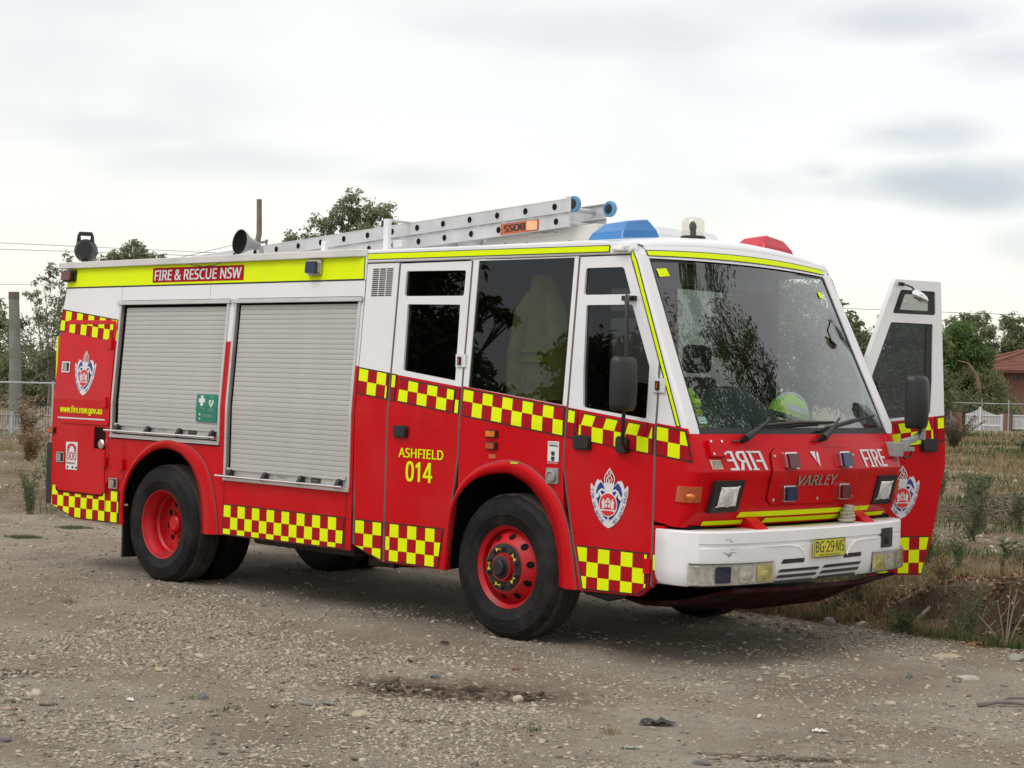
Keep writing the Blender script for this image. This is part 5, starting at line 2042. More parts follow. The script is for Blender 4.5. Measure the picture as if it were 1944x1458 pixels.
# overhead console and windscreen-side handles
mb = MB()
mb.box((4.95, -0.55, 2.55), (5.22, 0.55, 2.70))
mb.build('overhead_console', MT['cab_lining'], FE, bevel=0.02)
mb = MB()
mb.tube([(5.42, 0.93, 2.40), (5.50, 0.96, 2.18), (5.62, 0.985, 1.98)], 0.028, 8)
mb.tube([(5.44, 0.86, 2.36), (5.44, 0.83, 2.30), (5.47, 0.84, 2.22)], 0.014, 6)
mb.build('grab_handle', MT['black'], FE, smooth=50)
mb = MB()
mb.tube([(4.55, 0.02, 1.30), (4.55, 0.02, 2.70)], 0.04, 8)
mb.build('cab_stanchion', MT['cab_lining'], FE, smooth=50)
mb = MB()
mb.box((4.70, 1.08, 1.30), (4.84, 1.185, 1.60))
mb.box((4.70, 1.06, 1.60), (4.84, 1.150, 2.72))
mb.box((3.62, 1.06, 1.60), (3.82, 1.150, 2.72))
mb.box((2.66, 1.10, 0.9), (3.10, 1.150, 2.72))
mb.build('pillar_trim', MT['dark'], FE)

# helmet on the dashboard
mb = MB()
mb.box((5.36, 0.16, 1.50), (5.64, 0.58, 1.618))
mb.build('dash_tray', MT['dash'], dash, bevel=0.02)
he = thing('helmet', 'lime yellow fire helmet resting on the dashboard behind the windscreen', 'helmet', (5.50, 0.36, 1.615))
mb = MB()
rows = []
for i in range(9):
    a = math.pi / 2 * i / 8
    r_, z = math.cos(a), math.sin(a)
    rows.append([(0.125 * r_ * math.sin(t), 0.165 * r_ * math.cos(t), 0.04 + 0.155 * z * (1 - 0.05 * math.cos(t))) for t in [2 * math.pi * k / 24 for k in range(25)]])
mb.grid(rows)
mb.build('shell', paint('lime_helmet_shell', (0.55, 0.85, 0.05), 0.35, coat=0.2, var=0.05), he, smooth=70)
mb = MB()
mb.grid([[(0.128 * k * math.sin(t), 0.168 * k * math.cos(t) + 0.0, z) for t in [2 * math.pi * q / 24 for q in range(25)]] for k, z in ((1.0, 0.045), (1.12, 0.02), (1.10, 0.012), (0.95, 0.02))])
mb.build('brim', MT['black'], he, smooth=50)
mb = MB()
mb.tube([(0, 0.165 * math.cos(a), 0.045 + 0.158 * math.sin(a)) for a in [0.35 + 2.3 * q / 10 for q in range(11)]], 0.012, 6)
mb.build('comb', MT['sign_white'], he, smooth=60)
mb = MB()
mb.grid([[(0.131 * k * math.sin(t), 0.171 * k * math.cos(t), z) for t in [-2.6 + 2.1 * q / 10 for q in range(11)]] for k, z in ((1.0, 0.075), (1.03, 0.05), (1.06, 0.02))])
mb.build('visor', MT['black'], he, smooth=60)
he.rotation_euler = (math.radians(-14), math.radians(8), math.radians(-20))
mb = MB()
mb.grid([[(0.129 * math.cos(a) * math.sin(t), 0.169 * math.cos(a) * math.cos(t), 0.042 + 0.157 * math.sin(a)) for t in [0.9 + 1.3 * q / 10 for q in range(11)]] for a in (0.25, 0.55)])
mb.build('reflective_band', MT['silver'], he, smooth=60)
for (nm, lab, pos, pts) in (('vest', 'lime hi vis vest bundled in the lower driver corner of the windscreen', (5.66, -0.98, 1.55), 7),):
    ve = MB()
    for k in range(7):
        x, y = RNG.uniform(-0.06, 0.06), RNG.uniform(-0.10, 0.11)
        rows = []
        for i in range(6):
            a = math.pi * i / 5 - math.pi / 2
            rows.append([(x + 0.055 * math.cos(a) * math.cos(t) * (1 + 0.3 * math.sin(3 * t + k)), y + 0.05 * math.cos(a) * math.sin(t), 0.05 + k * 0.032 + 0.045 * math.sin(a)) for t in [2 * math.pi * q / 12 for q in range(13)]])
        ve.grid(rows)
    o = ve.build(nm, MT['hivis'], None, smooth=80)
    o.location = pos
    tag(o, lab, 'vest')

# turnout coat hanging in the crew cab
coat = thing('jacket', 'hanging yellow turnout jacket with reflective bands seen through the large side window', 'jacket', (4.27, -0.95, 1.56))
mb = MB()
secs = [(1.06, 0.06, 0.05), (1.05, 0.10, 0.07), (0.99, 0.115, 0.08), (0.94, 0.12, 0.085), (0.80, 0.14, 0.09), (0.6, 0.155, 0.10), (0.3, 0.17, 0.11), (0.02, 0.185, 0.12)]
rows = []
for z, a, b in secs:
    rows.append([(a * math.cos(t) * (1 + 0.07 * math.sin(5 * t + z * 4)), b * math.sin(t) * (1 + 0.1 * math.cos(4 * t)), z) for t in [2 * math.pi * k / 26 for k in range(27)]])
mb.grid(rows)
mb.build('coat_body', MT['turnout'], coat, smooth=70)
for s in (-1, 1):
    mb = MB()
    mb.tube([(s * 0.09, 0, 0.92), (s * 0.15, -0.03, 0.78), (s * 0.20, -0.05, 0.48), (s * 0.205, -0.05, 0.16)], [0.06, 0.08, 0.075, 0.07], 12)
    mb.build('sleeve', MT['turnout'], coat, smooth=70)
mb = MB()
for z in (0.50, 0.43, 0.14, 0.07):
    i = [(0.8, 0.225, 0.11), (0.6, 0.21, 0.10), (0.3, 0.22, 0.11), (0.05, 0.24, 0.12)]
    a, b = 0.172 + (0.46 - z) * 0.03, 0.116
    mb.grid([[((a + 0.006) * math.cos(t) * (1 + 0.07 * math.sin(5 * t + zz * 4)), (b + 0.012) * math.sin(t) * (1 + 0.1 * math.cos(4 * t)), zz) for t in [2 * math.pi * k / 26 for k in range(27)]] for zz in (z, z + 0.035)])
mb.build('reflective_band', MT['hivis'], coat, smooth=70)

# ------------------------------------------------------------------ ROOF GEAR
for s, mm, nm in ((-1, 'blue_dome', 'blue'), (1, 'red_dome', 'red')):
    mb = MB()
    x0, x1, ya, yb = 4.74, 5.07, s * 0.62, s * 1.03
    base = [(x0 - 0.02, ya, 2.872), (x1 + 0.02, ya - s * 0.02, 2.888), (x1 + 0.02, yb, 2.862), (x0 - 0.02, yb, 2.845)]
    mb.hexa([(p[0], p[1], p[2] - 0.03) for p in base], base)
    o = mb.build('roof_beacon_bar', MT['blue_wheel'] if s < 0 else MT['red_dark'], FE, bevel=0.006)
    mb = MB()
    b4 = lambda k, dz, ky: [(x0 + k, ya + s * ky, 2.868 + dz), (x1 - k * 0.6, ya + s * ky, 2.886 + dz), (x1 - k * 0.6, yb - s * ky * 1.2, 2.858 + dz), (x0 + k, yb - s * ky * 1.2, 2.842 + dz)]
    l1, l2, l3 = b4(0.0, 0.0, 0.0), b4(0.02, 0.055, 0.02), b4(0.075, 0.128, 0.085)
    mb.grid([l + l[:1] for l in (l1, l2, l3)])
    mb.face(l3)
    mb.build('beacon_dome', MT[mm], o, bevel=0.012)
bc = MB()
bc.lathe([(0.092, 0.0), (0.092, 0.030), (0.086, 0.036), (0.0, 0.036)], lambda a, b, c: (5.0 + a, -0.16 + b, 2.902 + c), 24)
bo = bc.build('rotating_beacon', MT['black'], FE, smooth=40)
mb = MB()
mb.lathe([(0.084, 0.036), (0.084, 0.125), (0.078, 0.150), (0.060, 0.166), (0.030, 0.174), (0.0, 0.176)], lambda a, b, c: (5.0 + a, -0.16 + b, 2.902 + c), 24)
mb.build('beacon_dome', MT['glass_dome'], bo, smooth=60)
mb = MB()
mb.tube([(5.0, -0.16, 2.935), (5.0, -0.16, 2.985)], 0.022, 8)
mb.lathe([(0.0, -0.02), (0.025, -0.014), (0.042, 0.012), (0.044, 0.02)], lambda a, b, c: (5.0 - c * 0.7, -0.16 + a + c * 0.7, 3.005 + b), 16)
mb.build('beacon_reflector', MT['chassis'], bo, smooth=50)
mb = MB()
mb.tube([(5.08, 0.14, 2.89), (5.08, 0.14, 2.915)], [0.012, 0.004], 6)
mb.build('washer_nozzle', MT['black'], FE)
# air-conditioner pod and beige roof box
mb = MB()
mb.box((4.15, -0.28, 2.86), (4.72, 0.55, 3.035))
mb.build('roof_pod', MT['white'], FE, bevel=0.07)
mb = MB()
mb.hexa([(3.22, -0.52, 2.84), (4.40, -0.52, 2.86), (4.40, -0.05, 2.88), (3.22, -0.05, 2.86)], [(3.22, -0.50, 2.965), (4.36, -0.50, 3.03), (4.36, -0.05, 3.03), (3.22, -0.05, 2.965)])
rb_ = mb.build('roof_box', MT['beige'], FE, bevel=0.008)
mb = MB()
bxM = lambda u, v, w_=0.0: (u, -0.522 + (v - 2.9) * 0.16 - w_, v)
mb.mat(0)
sheet(mb, bxM, [(3.70, 2.945), (4.02, 2.965), (4.02, 2.995), (3.70, 2.975)], 0.003)
mb.mat(1)
text(mb, bxM, 'HATCH', 3.82, 2.968, 3.99, 2.985, 0.005)
for u in (3.45, 3.68, 4.12):
    sheet(mb, bxM, ell(u, 2.905, 0.008, 0.008, 8), 0.003)
mb.build('box_label', [MT['eave'], MT['chassis']], rb_)['kind'] = 'stuff'
# ladder gantry posts
for (x, y, z0, z1, wd) in ((2.43, -0.83, 2.83, 3.115, 0.055), (1.66, -0.83, 2.83, 2.965, 0.05), (2.43, -0.06, 2.83, 3.115, 0.055)):
    mb = MB()
    mb.box((x - wd / 2, y - 0.02, z0), (x + wd / 2, y + 0.02, z1))
    mb.build('ladder_bracket', MT['white'], FE, bevel=0.004)
mb = MB()
mb.tube([(2.43, -0.82, 3.105), (2.43, -0.06, 3.105)], 0.012, 8)
mb.build('ladder_clamp_bar', MT['alu_rail'], FE, smooth=60)
mb = MB()
mb.box((2.46, -0.80, 2.885), (2.57, -0.74, 2.945))
mb.build('gantry_rail', MT['eave'], FE, bevel=0.004)
# search light at the tail, horn speaker
sx, sy = -1.62, -1.03
mb = MB()
mb.tube([(sx, sy, 2.83), (sx, sy, 2.93)], 0.035, 10)
so_ = mb.build('search_light', MT['black'], FE, smooth=50)
mb = MB()
rings = []
dirv = Vector((-0.80, 0.60, 0)).normalized()
sd_ = Vector((0, 0, 1)).cross(dirv)
cz = Vector((sx, sy, 2.975))
for d, r_ in ((-0.10, 0.0), (-0.10, 0.075), (-0.05, 0.098), (0.05, 0.108), (0.085, 0.112), (0.085, 0.095), (0.07, 0.0)):
    rings.append([cz + dirv * d + (sd_ * math.cos(t) + Vector((0, 0, 1)) * math.sin(t)) * r_ for t in [2 * math.pi * i / 20 for i in range(21)]])
mb.grid(rings)
mb.build('lamp_housing', MT['black'], so_, smooth=45)
mb = MB()
for s in (-1, 1):
    mb.hexa([cz + sd_ * s * 0.085 + dirv * -0.02 + Vector((0, 0, 0.05)), cz + sd_ * s * 0.040 + dirv * -0.02 + Vector((0, 0, 0.06)), cz + sd_ * s * 0.040 + dirv * 0.02 + Vector((0, 0, 0.06)), cz + sd_ * s * 0.085 + dirv * 0.02 + Vector((0, 0, 0.05))],
            [cz + sd_ * s * 0.075 + dirv * -0.02 + Vector((0, 0, 0.145)), cz + sd_ * s * 0.048 + dirv * -0.02 + Vector((0, 0, 0.145)), cz + sd_ * s * 0.048 + dirv * 0.02 + Vector((0, 0, 0.145)), cz + sd_ * s * 0.075 + dirv * 0.02 + Vector((0, 0, 0.145))])
mb.hexa([cz + sd_ * a + dirv * b + Vector((0, 0, 0.135)) for a, b in ((-0.075, -0.02), (0.075, -0.02), (0.075, 0.02), (-0.075, 0.02))],
        [cz + sd_ * a + dirv * b + Vector((0, 0, 0.172)) for a, b in ((-0.06, -0.02), (0.06, -0.02), (0.06, 0.02), (-0.06, 0.02))])
mb.build('lamp_handle', MT['black'], so_, bevel=0.006)
mb = MB()
hd_ = Vector((-0.05, -0.99, 0.12)).normalized()
hs = Vector((0, 0, 1)).cross(hd_).normalized()
hu = hd_.cross(hs)
hc = Vector((0.64, -0.93, 2.985))
rings = []
for d, r_ in ((0.0, 0.108), (0.004, 0.111), (-0.03, 0.098), (-0.08, 0.066), (-0.14, 0.042), (-0.20, 0.033), (-0.20, 0.0)):
    rings.append([hc + hd_ * d + (hs * math.cos(t) + hu * math.sin(t)) * r_ for t in [2 * math.pi * i / 24 for i in range(25)]])
mb.mat(1)
mb.grid(rings)
mb.mat(0)
mb.grid([[hc + hd_ * d + (hs * math.cos(t) + hu * math.sin(t)) * r_ for t in [2 * math.pi * i / 24 for i in range(25)]] for d, r_ in ((0.002, 0.109), (-0.012, 0.08), (-0.03, 0.04), (-0.036, 0.0))])
mb.build('horn_speaker', [MT['dark'], MT['grey']], FE, smooth=50)
mb = MB()
mb.tube([(0.80, -0.80, 2.82), (0.79, -0.82, 2.95)], 0.02, 8)
mb.build('horn_bracket', MT['grey'], FE)
# loose wire under the gutter
mb = MB()
mb.tube([(0.30, -1.205, 2.786), (0.36, -1.205, 2.770), (0.50, -1.205, 2.757), (0.66, -1.205, 2.765), (0.74, -1.205, 2.786)], 0.004, 5)
mb.build('loose_wire', MT['black'], FE, smooth=60)

# ------------------------------------------------------------------ LADDER (lies on the roof, top-level)
LD = thing('ladder', 'two section aluminium extension ladder lying on the fire engine roof', 'ladder', (-0.2, -0.37, 2.80))
LO = Vector((-0.2, -0.37, 2.80))
lz = lambda x, t: 2.942 + (x + 0.066) * (3.218 - 2.942) / (4.18 + 0.066) - t
for sec, (xa, xb, t0, hh, yn, yf_) in enumerate(((-0.55, 4.18, 0.0, 0.103, -0.60, -0.15), (0.05, 4.17, 0.112, 0.098, -0.585, -0.165))):
    for yy, ins_ in ((yn, 1), (yf_, -1)):
        mb = MB()
        a, b = lz(xa, t0), lz(xb, t0)
        # channel section: web with two flanges turned inwards
        mb.hexa([(xa, yy, a - hh), (xb, yy, b - hh), (xb, yy + 0.006 * ins_, b - hh), (xa, yy + 0.006 * ins_, a - hh)],
                [(xa, yy, a), (xb, yy, b), (xb, yy + 0.006 * ins_, b), (xa, yy + 0.006 * ins_, a)])
        for dz in (0.0, hh - 0.008):
            mb.hexa([(xa, yy - 0.003 * ins_, a - dz - 0.008), (xb, yy - 0.003 * ins_, b - dz - 0.008), (xb, yy + 0.030 * ins_, b - dz - 0.008), (xa, yy + 0.030 * ins_, a - dz - 0.008)],
                    [(xa, yy - 0.003 * ins_, a - dz), (xb, yy - 0.003 * ins_, b - dz), (xb, yy + 0.030 * ins_, b - dz), (xa, yy + 0.030 * ins_, a - dz)])
        o = mb.build('ladder_rail', MT['ladder'], LD, bevel=0.002)
        o.location = -LO
        n_ = 16 if sec == 0 else 14
        mb = MB().mat(0)
        for k in range(n_):
            x = xb - (0.15 if sec == 0 else 0.135) - k * 0.300
            if x < xa + 0.1:
                break
            z = lz(x, t0) - hh * 0.5
            gM = lambda u, v, w_=0.0: (u, yy - w_ * ins_, v)
            mb = MB()
            mb.mat(1)
            sheet(mb, gM, ell(x, z, 0.029, 0.031, 14), 0.0012)
            mb.mat(0)
            sheet(mb, gM, ell(x, z, 0.023, 0.025, 14), 0.0022)
            mb.build('rung_end', [MT['dark'], MT['alu_rail']], LD).location = -LO
    for k in range(16):
        x = xb - (0.15 if sec == 0 else 0.135) - k * 0.300
        if x < xa + 0.1:
            break
        z = lz(x, t0) - hh * 0.5
        mb = MB()
        mb.tube([(x, yn + 0.008, z), (x, yf_ - 0.008, z)], 0.018, 8)
        o = mb.build('rung', MT['ladder'], LD, smooth=50)
        o.location = -LO
for yy, s in ((-0.578, 1), (-0.172, -1)):
    mb = MB()
    zc = lz(4.20, 0.0) - 0.048
    mb.lathe([(0.0, -0.018), (0.055, -0.018), (0.061, -0.010), (0.061, 0.010), (0.055, 0.018), (0.0, 0.018)], lambda a, b, c: (4.205 + a, yy + c, zc + b), 22)
    o = mb.build('ladder_wheel', MT['blue_wheel'], LD, smooth=45)
    o.location = -LO
    mb = MB()
    mb.lathe([(0.038, 0.0), (0.036, -0.0225), (0.012, -0.024), (0, -0.026)], lambda a, b, c: (4.205 + a, yy + c, zc + b), 16)
    o2 = mb.build('wheel_hub', MT['black'], o)
    mb = MB()
    mb.box((4.16, yy - s * 0.026, zc - 0.055), (4.185, yy - s * 0.018, zc + 0.055))
    mb.box((4.15, yy - s * 0.03, zc - 0.055), (4.20, yy - s * 0.026, zc + 0.055))
    o = mb.build('wheel_plate', MT['ladder'], LD)
    o.location = -LO
mb = MB().mat(0)
gM = lambda u, v, w_=0.0: (u, -0.585 - w_, v)
a, b = lz(3.45, 0.112), lz(3.80, 0.112)
sheet(mb, gM, [(3.46, a - 0.092), (3.86, b - 0.092), (3.86, b - 0.008), (3.46, a - 0.008)], 0.003)
mb.mat(1)
v_, f_ = text_geo('BOSS', 0.0)
for i, dx in enumerate((-0.006, 0.0, 0.006)):
    mb.mesh([gM(3.715 - 0.215 * p + dx, lz(3.6, 0.112) - 0.022 - 0.054 * q + 0.065 * (0.1 - 0.2 * p), 0.005 + 0.0005 * i) for p, q in v_], f_)
mb.mat(2)
mb.mat(2)
sheet(mb, gM, rrect(3.735, lz(3.79, 0.112) - 0.085, 3.845, lz(3.79, 0.112) - 0.015, 0.01), 0.005)
o = mb.build('maker_sticker', [MT['orange'], MT['print'], MT['orange_pale']], LD)
o.location = -LO

# coil of rope on the bumper
rp = MB()
base = Vector((5.985, 0.44, 0.918))
for k in range(5):
    r_ = 0.058 - 0.006 * k
    rp.tube([base + Vector((r_ * 0.75 * math.cos(t) + 0.004 * k, r_ * 1.1 * math.sin(t) + 0.006 * math.sin(2.1 * k), 0.012 + 0.023 * k + 0.004 * math.sin(t + k))) for t in [2 * math.pi * i / 16 for i in range(17)]], 0.0135, 7, cap=False)
o = rp.build('rope', MT['rope'], None, smooth=60)
tag(o, 'small coil of cream rope lying on top of the white bumper', 'rope')

# =================================================================== GROUND
def _hash(ix, iy, seed):
    h = (ix * 374761393 + iy * 668265263 + seed * 974634777) & 0xFFFFFFFF
    h = ((h ^ (h >> 13)) * 1274126177) & 0xFFFFFFFF
    return ((h ^ (h >> 16)) & 0xFFFF) / 65535.0


def vnoise(x, y, s, seed=0):
    x, y = np.asarray(x, float) / s, np.asarray(y, float) / s
    ix, iy = np.floor(x).astype(np.int64), np.floor(y).astype(np.int64)
    fx, fy = x - ix, y - iy
    fx, fy = fx * fx * (3 - 2 * fx), fy * fy * (3 - 2 * fy)
    a, b, c, d = _hash(ix, iy, seed), _hash(ix + 1, iy, seed), _hash(ix, iy + 1, seed), _hash(ix + 1, iy + 1, seed)
    return (a * (1 - fx) + b * fx) * (1 - fy) + (c * (1 - fx) + d * fx) * fy


def sstep(a, b, x):
    t = np.clip((x - a) / (b - a), 0, 1)
    return t * t * (3 - 2 * t)


def edge_y(x):
    """where the gravel gives way to rough ground"""
    return 1.52 - 0.22 * sstep(5.2, 6.2, x) + 0.25 * (vnoise(x, x * 0 + 3.3, 0.9, 5) - 0.5)


def height(x, y):
    x, y = np.asarray(x, float), np.asarray(y, float)
    e_ = edge_y(x)
    rough = sstep(e_, e_ + 0.9, y)
    flat = 1 - sstep(14, 34, y)
    h = 0.016 * (vnoise(x, y, 0.8, 1) - 0.5) + 0.010 * (vnoise(x, y, 0.25, 2) - 0.5) + 0.03 * (vnoise(x, y, 3.1, 3) - 0.5) * sstep(1.2, 3, np.abs(y + 1.0))
    h = h + rough * (0.10 + 0.16 * (vnoise(x, y, 1.3, 7) - 0.5) + 0.07 * (vnoise(x, y, 0.4, 8) - 0.5)) * (0.35 + 0.65 * flat)
    # ditch with a cut earth bank behind it, towards the right
    k = sstep(5.15, 5.95, x + 0.5 * (vnoise(x, y, 0.8, 11) - 0.5))
    yb = 2.02 + 0.30 * (vnoise(x, y * 0, 0.7, 9) - 0.5)
    h = h - k * 0.10 * sstep(e_ + 0.1, e_ + 0.4, y) * (1 - sstep(yb - 0.1, yb + 0.05, y)) + k * 0.24 * sstep(yb - 0.04, yb + 0.16, y) * (0.35 + 0.65 * flat)
    near_b = k * sstep(1.7, 2.0, y) * (1 - sstep(2.5, 3.4, y))
    h = h + near_b * (0.13 * (vnoise(x, y, 0.33, 41) - 0.5) + 0.07 * (vnoise(x, y, 0.15, 42) - 0.5))
    # a shallow muddy scrape in front of the engine
    h = h - 0.035 * np.exp(-(((x - 5.55) * 0.80 + (y + 2.95) * -0.6) / 0.22) ** 2 - (((x - 5.55) * 0.6 + (y + 2.95) * 0.80) / 0.5) ** 2)
    return h


def hz(x, y):
    return float(height(np.array([x]), np.array([y]))[0])


def axis(lo, hi, step, far_, grow):
    a = list(np.arange(lo, hi + 1e-6, step))
    s = step
    while a[-1] < far_:
        s *= grow
        a.append(a[-1] + s)
    s = step
    while a[0] > -far_:
        s *= grow
        a.insert(0, a[0] - s)
    return np.array(a)


gx, gy = axis(-8, 10.4, 0.062, 900, 1.09), axis(-7.5, 8.5, 0.062, 900, 1.09)
X, Y = np.meshgrid(gx, gy)
Z = height(X, Y)
nx, ny = len(gx), len(gy)
verts = np.stack([X.ravel(), Y.ravel(), Z.ravel()], 1)
ii = np.arange(nx * ny).reshape(ny, nx)
quads = np.stack([ii[:-1, :-1].ravel(), ii[:-1, 1:].ravel(), ii[1:, 1:].ravel(), ii[1:, :-1].ravel()], 1)


def np_mesh(name, V, F, mats, parent=None, smooth=False, mi=None):
    me = bpy.data.meshes.new(name)
    k = F.shape[1]
    me.vertices.add(len(V))
    me.vertices.foreach_set('co', np.ascontiguousarray(V, dtype=np.float32).ravel())
    me.loops.add(F.size)
    me.loops.foreach_set('vertex_index', np.ascontiguousarray(F, dtype=np.int32).ravel())
    me.polygons.add(len(F))
    me.polygons.foreach_set('loop_start', np.arange(0, F.size, k, dtype=np.int32))
    for m in (mats if isinstance(mats, (list, tuple)) else [mats]):
        me.materials.append(m)
    if mi is not None:
        me.polygons.foreach_set('material_index', np.ascontiguousarray(mi, dtype=np.int32))
    if smooth:
        me.polygons.foreach_set('use_smooth', np.ones(len(F), dtype=bool))
    me.update(calc_edges=True)
    me.validate()
    o = bpy.data.objects.new(name, me)
    COL.objects.link(o)
    if parent is not None:
        o.parent = parent
    return o


def ground_mat():
    M = Mat('gravel_and_dry_soil')
    geo = M.n('NewGeometry')
    pos = geo.outputs['Position']

    def noise_(scale, detail=5, rough=0.6, off=0.0):
        n_ = M.n('TexNoise')
        n_.inputs['Scale'].default_value = scale
        n_.inputs['Detail'].default_value = detail
        n_.inputs['Roughness'].default_value = rough
        if off:
            mp_ = M.n('Mapping')
            mp_.inputs['Location'].default_value = (off, off * 0.7, 0)
            M.l(pos, mp_.inputs[0])
            M.l(mp_.outputs[0], n_.inputs['Vector'])
        else:
            M.l(pos, n_.inputs['Vector'])
        return n_.outputs[0]

    def rng(v, a, b, c=0.0, d=1.0, smooth=True):
        r = M.n('MapRange')
        if smooth:
            r.interpolation_type = 'SMOOTHSTEP'
        for i, q in enumerate((a, b, c, d)):
            r.inputs[i + 1].default_value = q
        M.l(v, r.inputs[0])
        return r.outputs[0]

    def mixc(f, a, b):
        m = M.n('Mix', data_type='RGBA')
        for k, v in (('Factor', f), ('A', a), ('B', b)):
            if isinstance(v, (tuple, float, int)):
                m.inputs[k].default_value = v if not isinstance(v, tuple) else (*v[:3], 1)
            else:
                M.l(v, m.inputs[k])
        return m.outputs['Result']

    mm = lambda op, a, b=None, c=None: wmath(op, a, b, c, tree=M.t)
    sx_ = M.n('SeparateXYZ')
    M.l(pos, sx_.inputs[0])
    x, y = sx_.outputs[0], sx_.outputs[1]
    # gravel: fine grit between paler chips
    grav = mixc(rng(noise_(1.1, 6, 0.62), 0.36, 0.64), (0.325, 0.270, 0.208), (0.45, 0.395, 0.315))
    grav = mixc(rng(noise_(0.45, 4, 0.6, 9.0), 0.52, 0.66, 0, 0.55), grav, (0.245, 0.188, 0.135))
    mt = M.n('Mapping')
    mt.inputs['Scale'].default_value = (0.28, 1.25, 1.0)
    M.l(pos, mt.inputs[0])
    tn = M.n('TexNoise')
    tn.inputs['Scale'].default_value = 1.0
    tn.inputs['Detail'].default_value = 4
    M.l(mt.outputs[0], tn.inputs['Vector'])
    # compacted, dustier strips along the way vehicles run
    grav = mixc(rng(tn.outputs[0], 0.50, 0.60, 0, 0.65), grav, (0.325, 0.256, 0.185))
    for sc_, thr, amt in ((24, 0.0, 0.45), (58, 0.0, 0.85), (120, 0.0, 0.95)):
        vo = M.n('TexVoronoi')
        vo.inputs['Scale'].default_value = sc_
        M.l(pos, vo.inputs['Vector'])
        sp = M.n('SeparateColor')
        M.l(vo.outputs['Color'], sp.inputs[0])
        chip = mm('MULTIPLY', rng(vo.outputs['Distance'], 0.42, 0.28), rng(sp.outputs[0], 0.45, 0.95, 0, amt))
        tint = mixc(sp.outputs[1], (0.52, 0.465, 0.365), (0.28, 0.205, 0.145))
        grav = mixc(chip, grav, tint)
        dark = mm('MULTIPLY', rng(vo.outputs['Distance'], 0.42, 0.30), rng(sp.outputs[2], 0.62, 1.0, 0, amt * 0.8))
        grav = mixc(dark, grav, (0.085, 0.075, 0.065))
    grav = mixc(rng(noise_(420, 3, 0.7), 0.55, 0.75, 0, 0.5), grav, (0.10, 0.088, 0.075))
    # damp muddy scrapes
    for (cx_, cy_, ax_, lx, ly) in ((5.52, -2.98, 0.52, 0.80, 0.36), (3.50, -4.72, 0.76, 0.42, 0.16), (6.1, -3.75, 0.6, 0.35, 0.06), (7.9, -3.0, 0.7, 0.5, 0.06)):
        ca, sa = math.cos(ax_), math.sin(ax_)
        dx, dy = mm('SUBTRACT', x, cx_), mm('SUBTRACT', y, cy_)
        u = mm('DIVIDE', mm('ADD', mm('MULTIPLY', dx, ca), mm('MULTIPLY', dy, sa)), lx)
        v = mm('DIVIDE', mm('SUBTRACT', mm('MULTIPLY', dy, ca), mm('MULTIPLY', dx, sa)), ly)
        r = mm('SQRT', mm('ADD', mm('MULTIPLY', u, u), mm('MULTIPLY', v, v)))
        r = mm('ADD', r, mm('MULTIPLY', mm('SUBTRACT', noise_(7, 8, 0.7, cx_), 0.5), 2.2))
        grav = mixc(rng(r, 1.5, 0.8, 0, 0.7), grav, (0.175, 0.128, 0.088))
        grav = mixc(mm('MULTIPLY', rng(r, 0.9, 0.3), rng(noise_(11, 6, 0.7, 6.0), 0.38, 0.56, 0.25, 0.95)), grav, (0.060, 0.041, 0.029))
    # rough ground beyond the track
    soil = mixc(rng(noise_(2.2, 6, 0.65), 0.38, 0.62), (0.185, 0.130, 0.088), (0.265, 0.21, 0.145))
    soil = mixc(rng(noise_(0.35, 5, 0.6, 4.0), 0.46, 0.60, 0, 0.85), soil, (0.29, 0.24, 0.155))
    soil = mixc(rng(noise_(0.8, 5, 0.65, 17.0), 0.55, 0.66, 0, 0.7), soil, (0.105, 0.110, 0.050))
    vo = M.n('TexVoronoi')
    vo.inputs['Scale'].default_value = 16
    M.l(pos, vo.inputs['Vector'])
    sp = M.n('SeparateColor')
    M.l(vo.outputs['Color'], sp.inputs[0])
    soil = mixc(mm('MULTIPLY', rng(vo.outputs['Distance'], 0.34, 0.22), rng(sp.outputs[0], 0.80, 0.95, 0, 0.85)), soil, (0.46, 0.43, 0.37))
    soil = mixc(rng(noise_(60, 4, 0.7), 0.5, 0.72, 0, 0.6), soil, (0.075, 0.055, 0.036))
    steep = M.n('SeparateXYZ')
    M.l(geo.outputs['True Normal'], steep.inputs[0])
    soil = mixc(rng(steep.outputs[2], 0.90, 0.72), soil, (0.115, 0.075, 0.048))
    e_ = mm('ADD', mm('SUBTRACT', y, 1.50), mm('MULTIPLY', mm('SUBTRACT', noise_(1.6, 6, 0.65, 2.0), 0.5), 1.5))
    e_ = mm('ADD', e_, rng(x, 5.2, 6.2, 0.0, 0.22))
    col = mixc(rng(e_, -0.22, 0.25), grav, soil)
    M.l(col, M.b.inputs['Base Color'])
    M.b.inputs['Roughness'].default_value = 0.93
    M.b.inputs['Specular IOR Level'].default_value = 0.25
    hsum = mm('ADD', mm('MULTIPLY', noise_(45, 6, 0.7), 1.0), mm('MULTIPLY', noise_(170, 4, 0.7, 3.0), 0.5))
    bp = M.n('Bump')
    bp.inputs['Strength'].default_value = 1.0
    bp.inputs['Distance'].default_value = 0.03
    M.l(hsum, bp.inputs['Height'])
    M.l(bp.outputs[0], M.b.inputs['Normal'])
    return M.m


g_ = np_mesh('ground', verts, quads, ground_mat(), smooth=True)
tag(g_, 'gravel track giving way to rough dry soil', kind='structure')

# ------------------------------------------------------------------ loose stones
CAM = np.array([13.05631727, -10.3768368, 1.8474072])
RT = np.array([[0.71993723, 0.69344934, 0.02860764], [0.02175229, 0.018654, -0.99958935], [-0.69369822, 0.72026387, -0.0016544]])


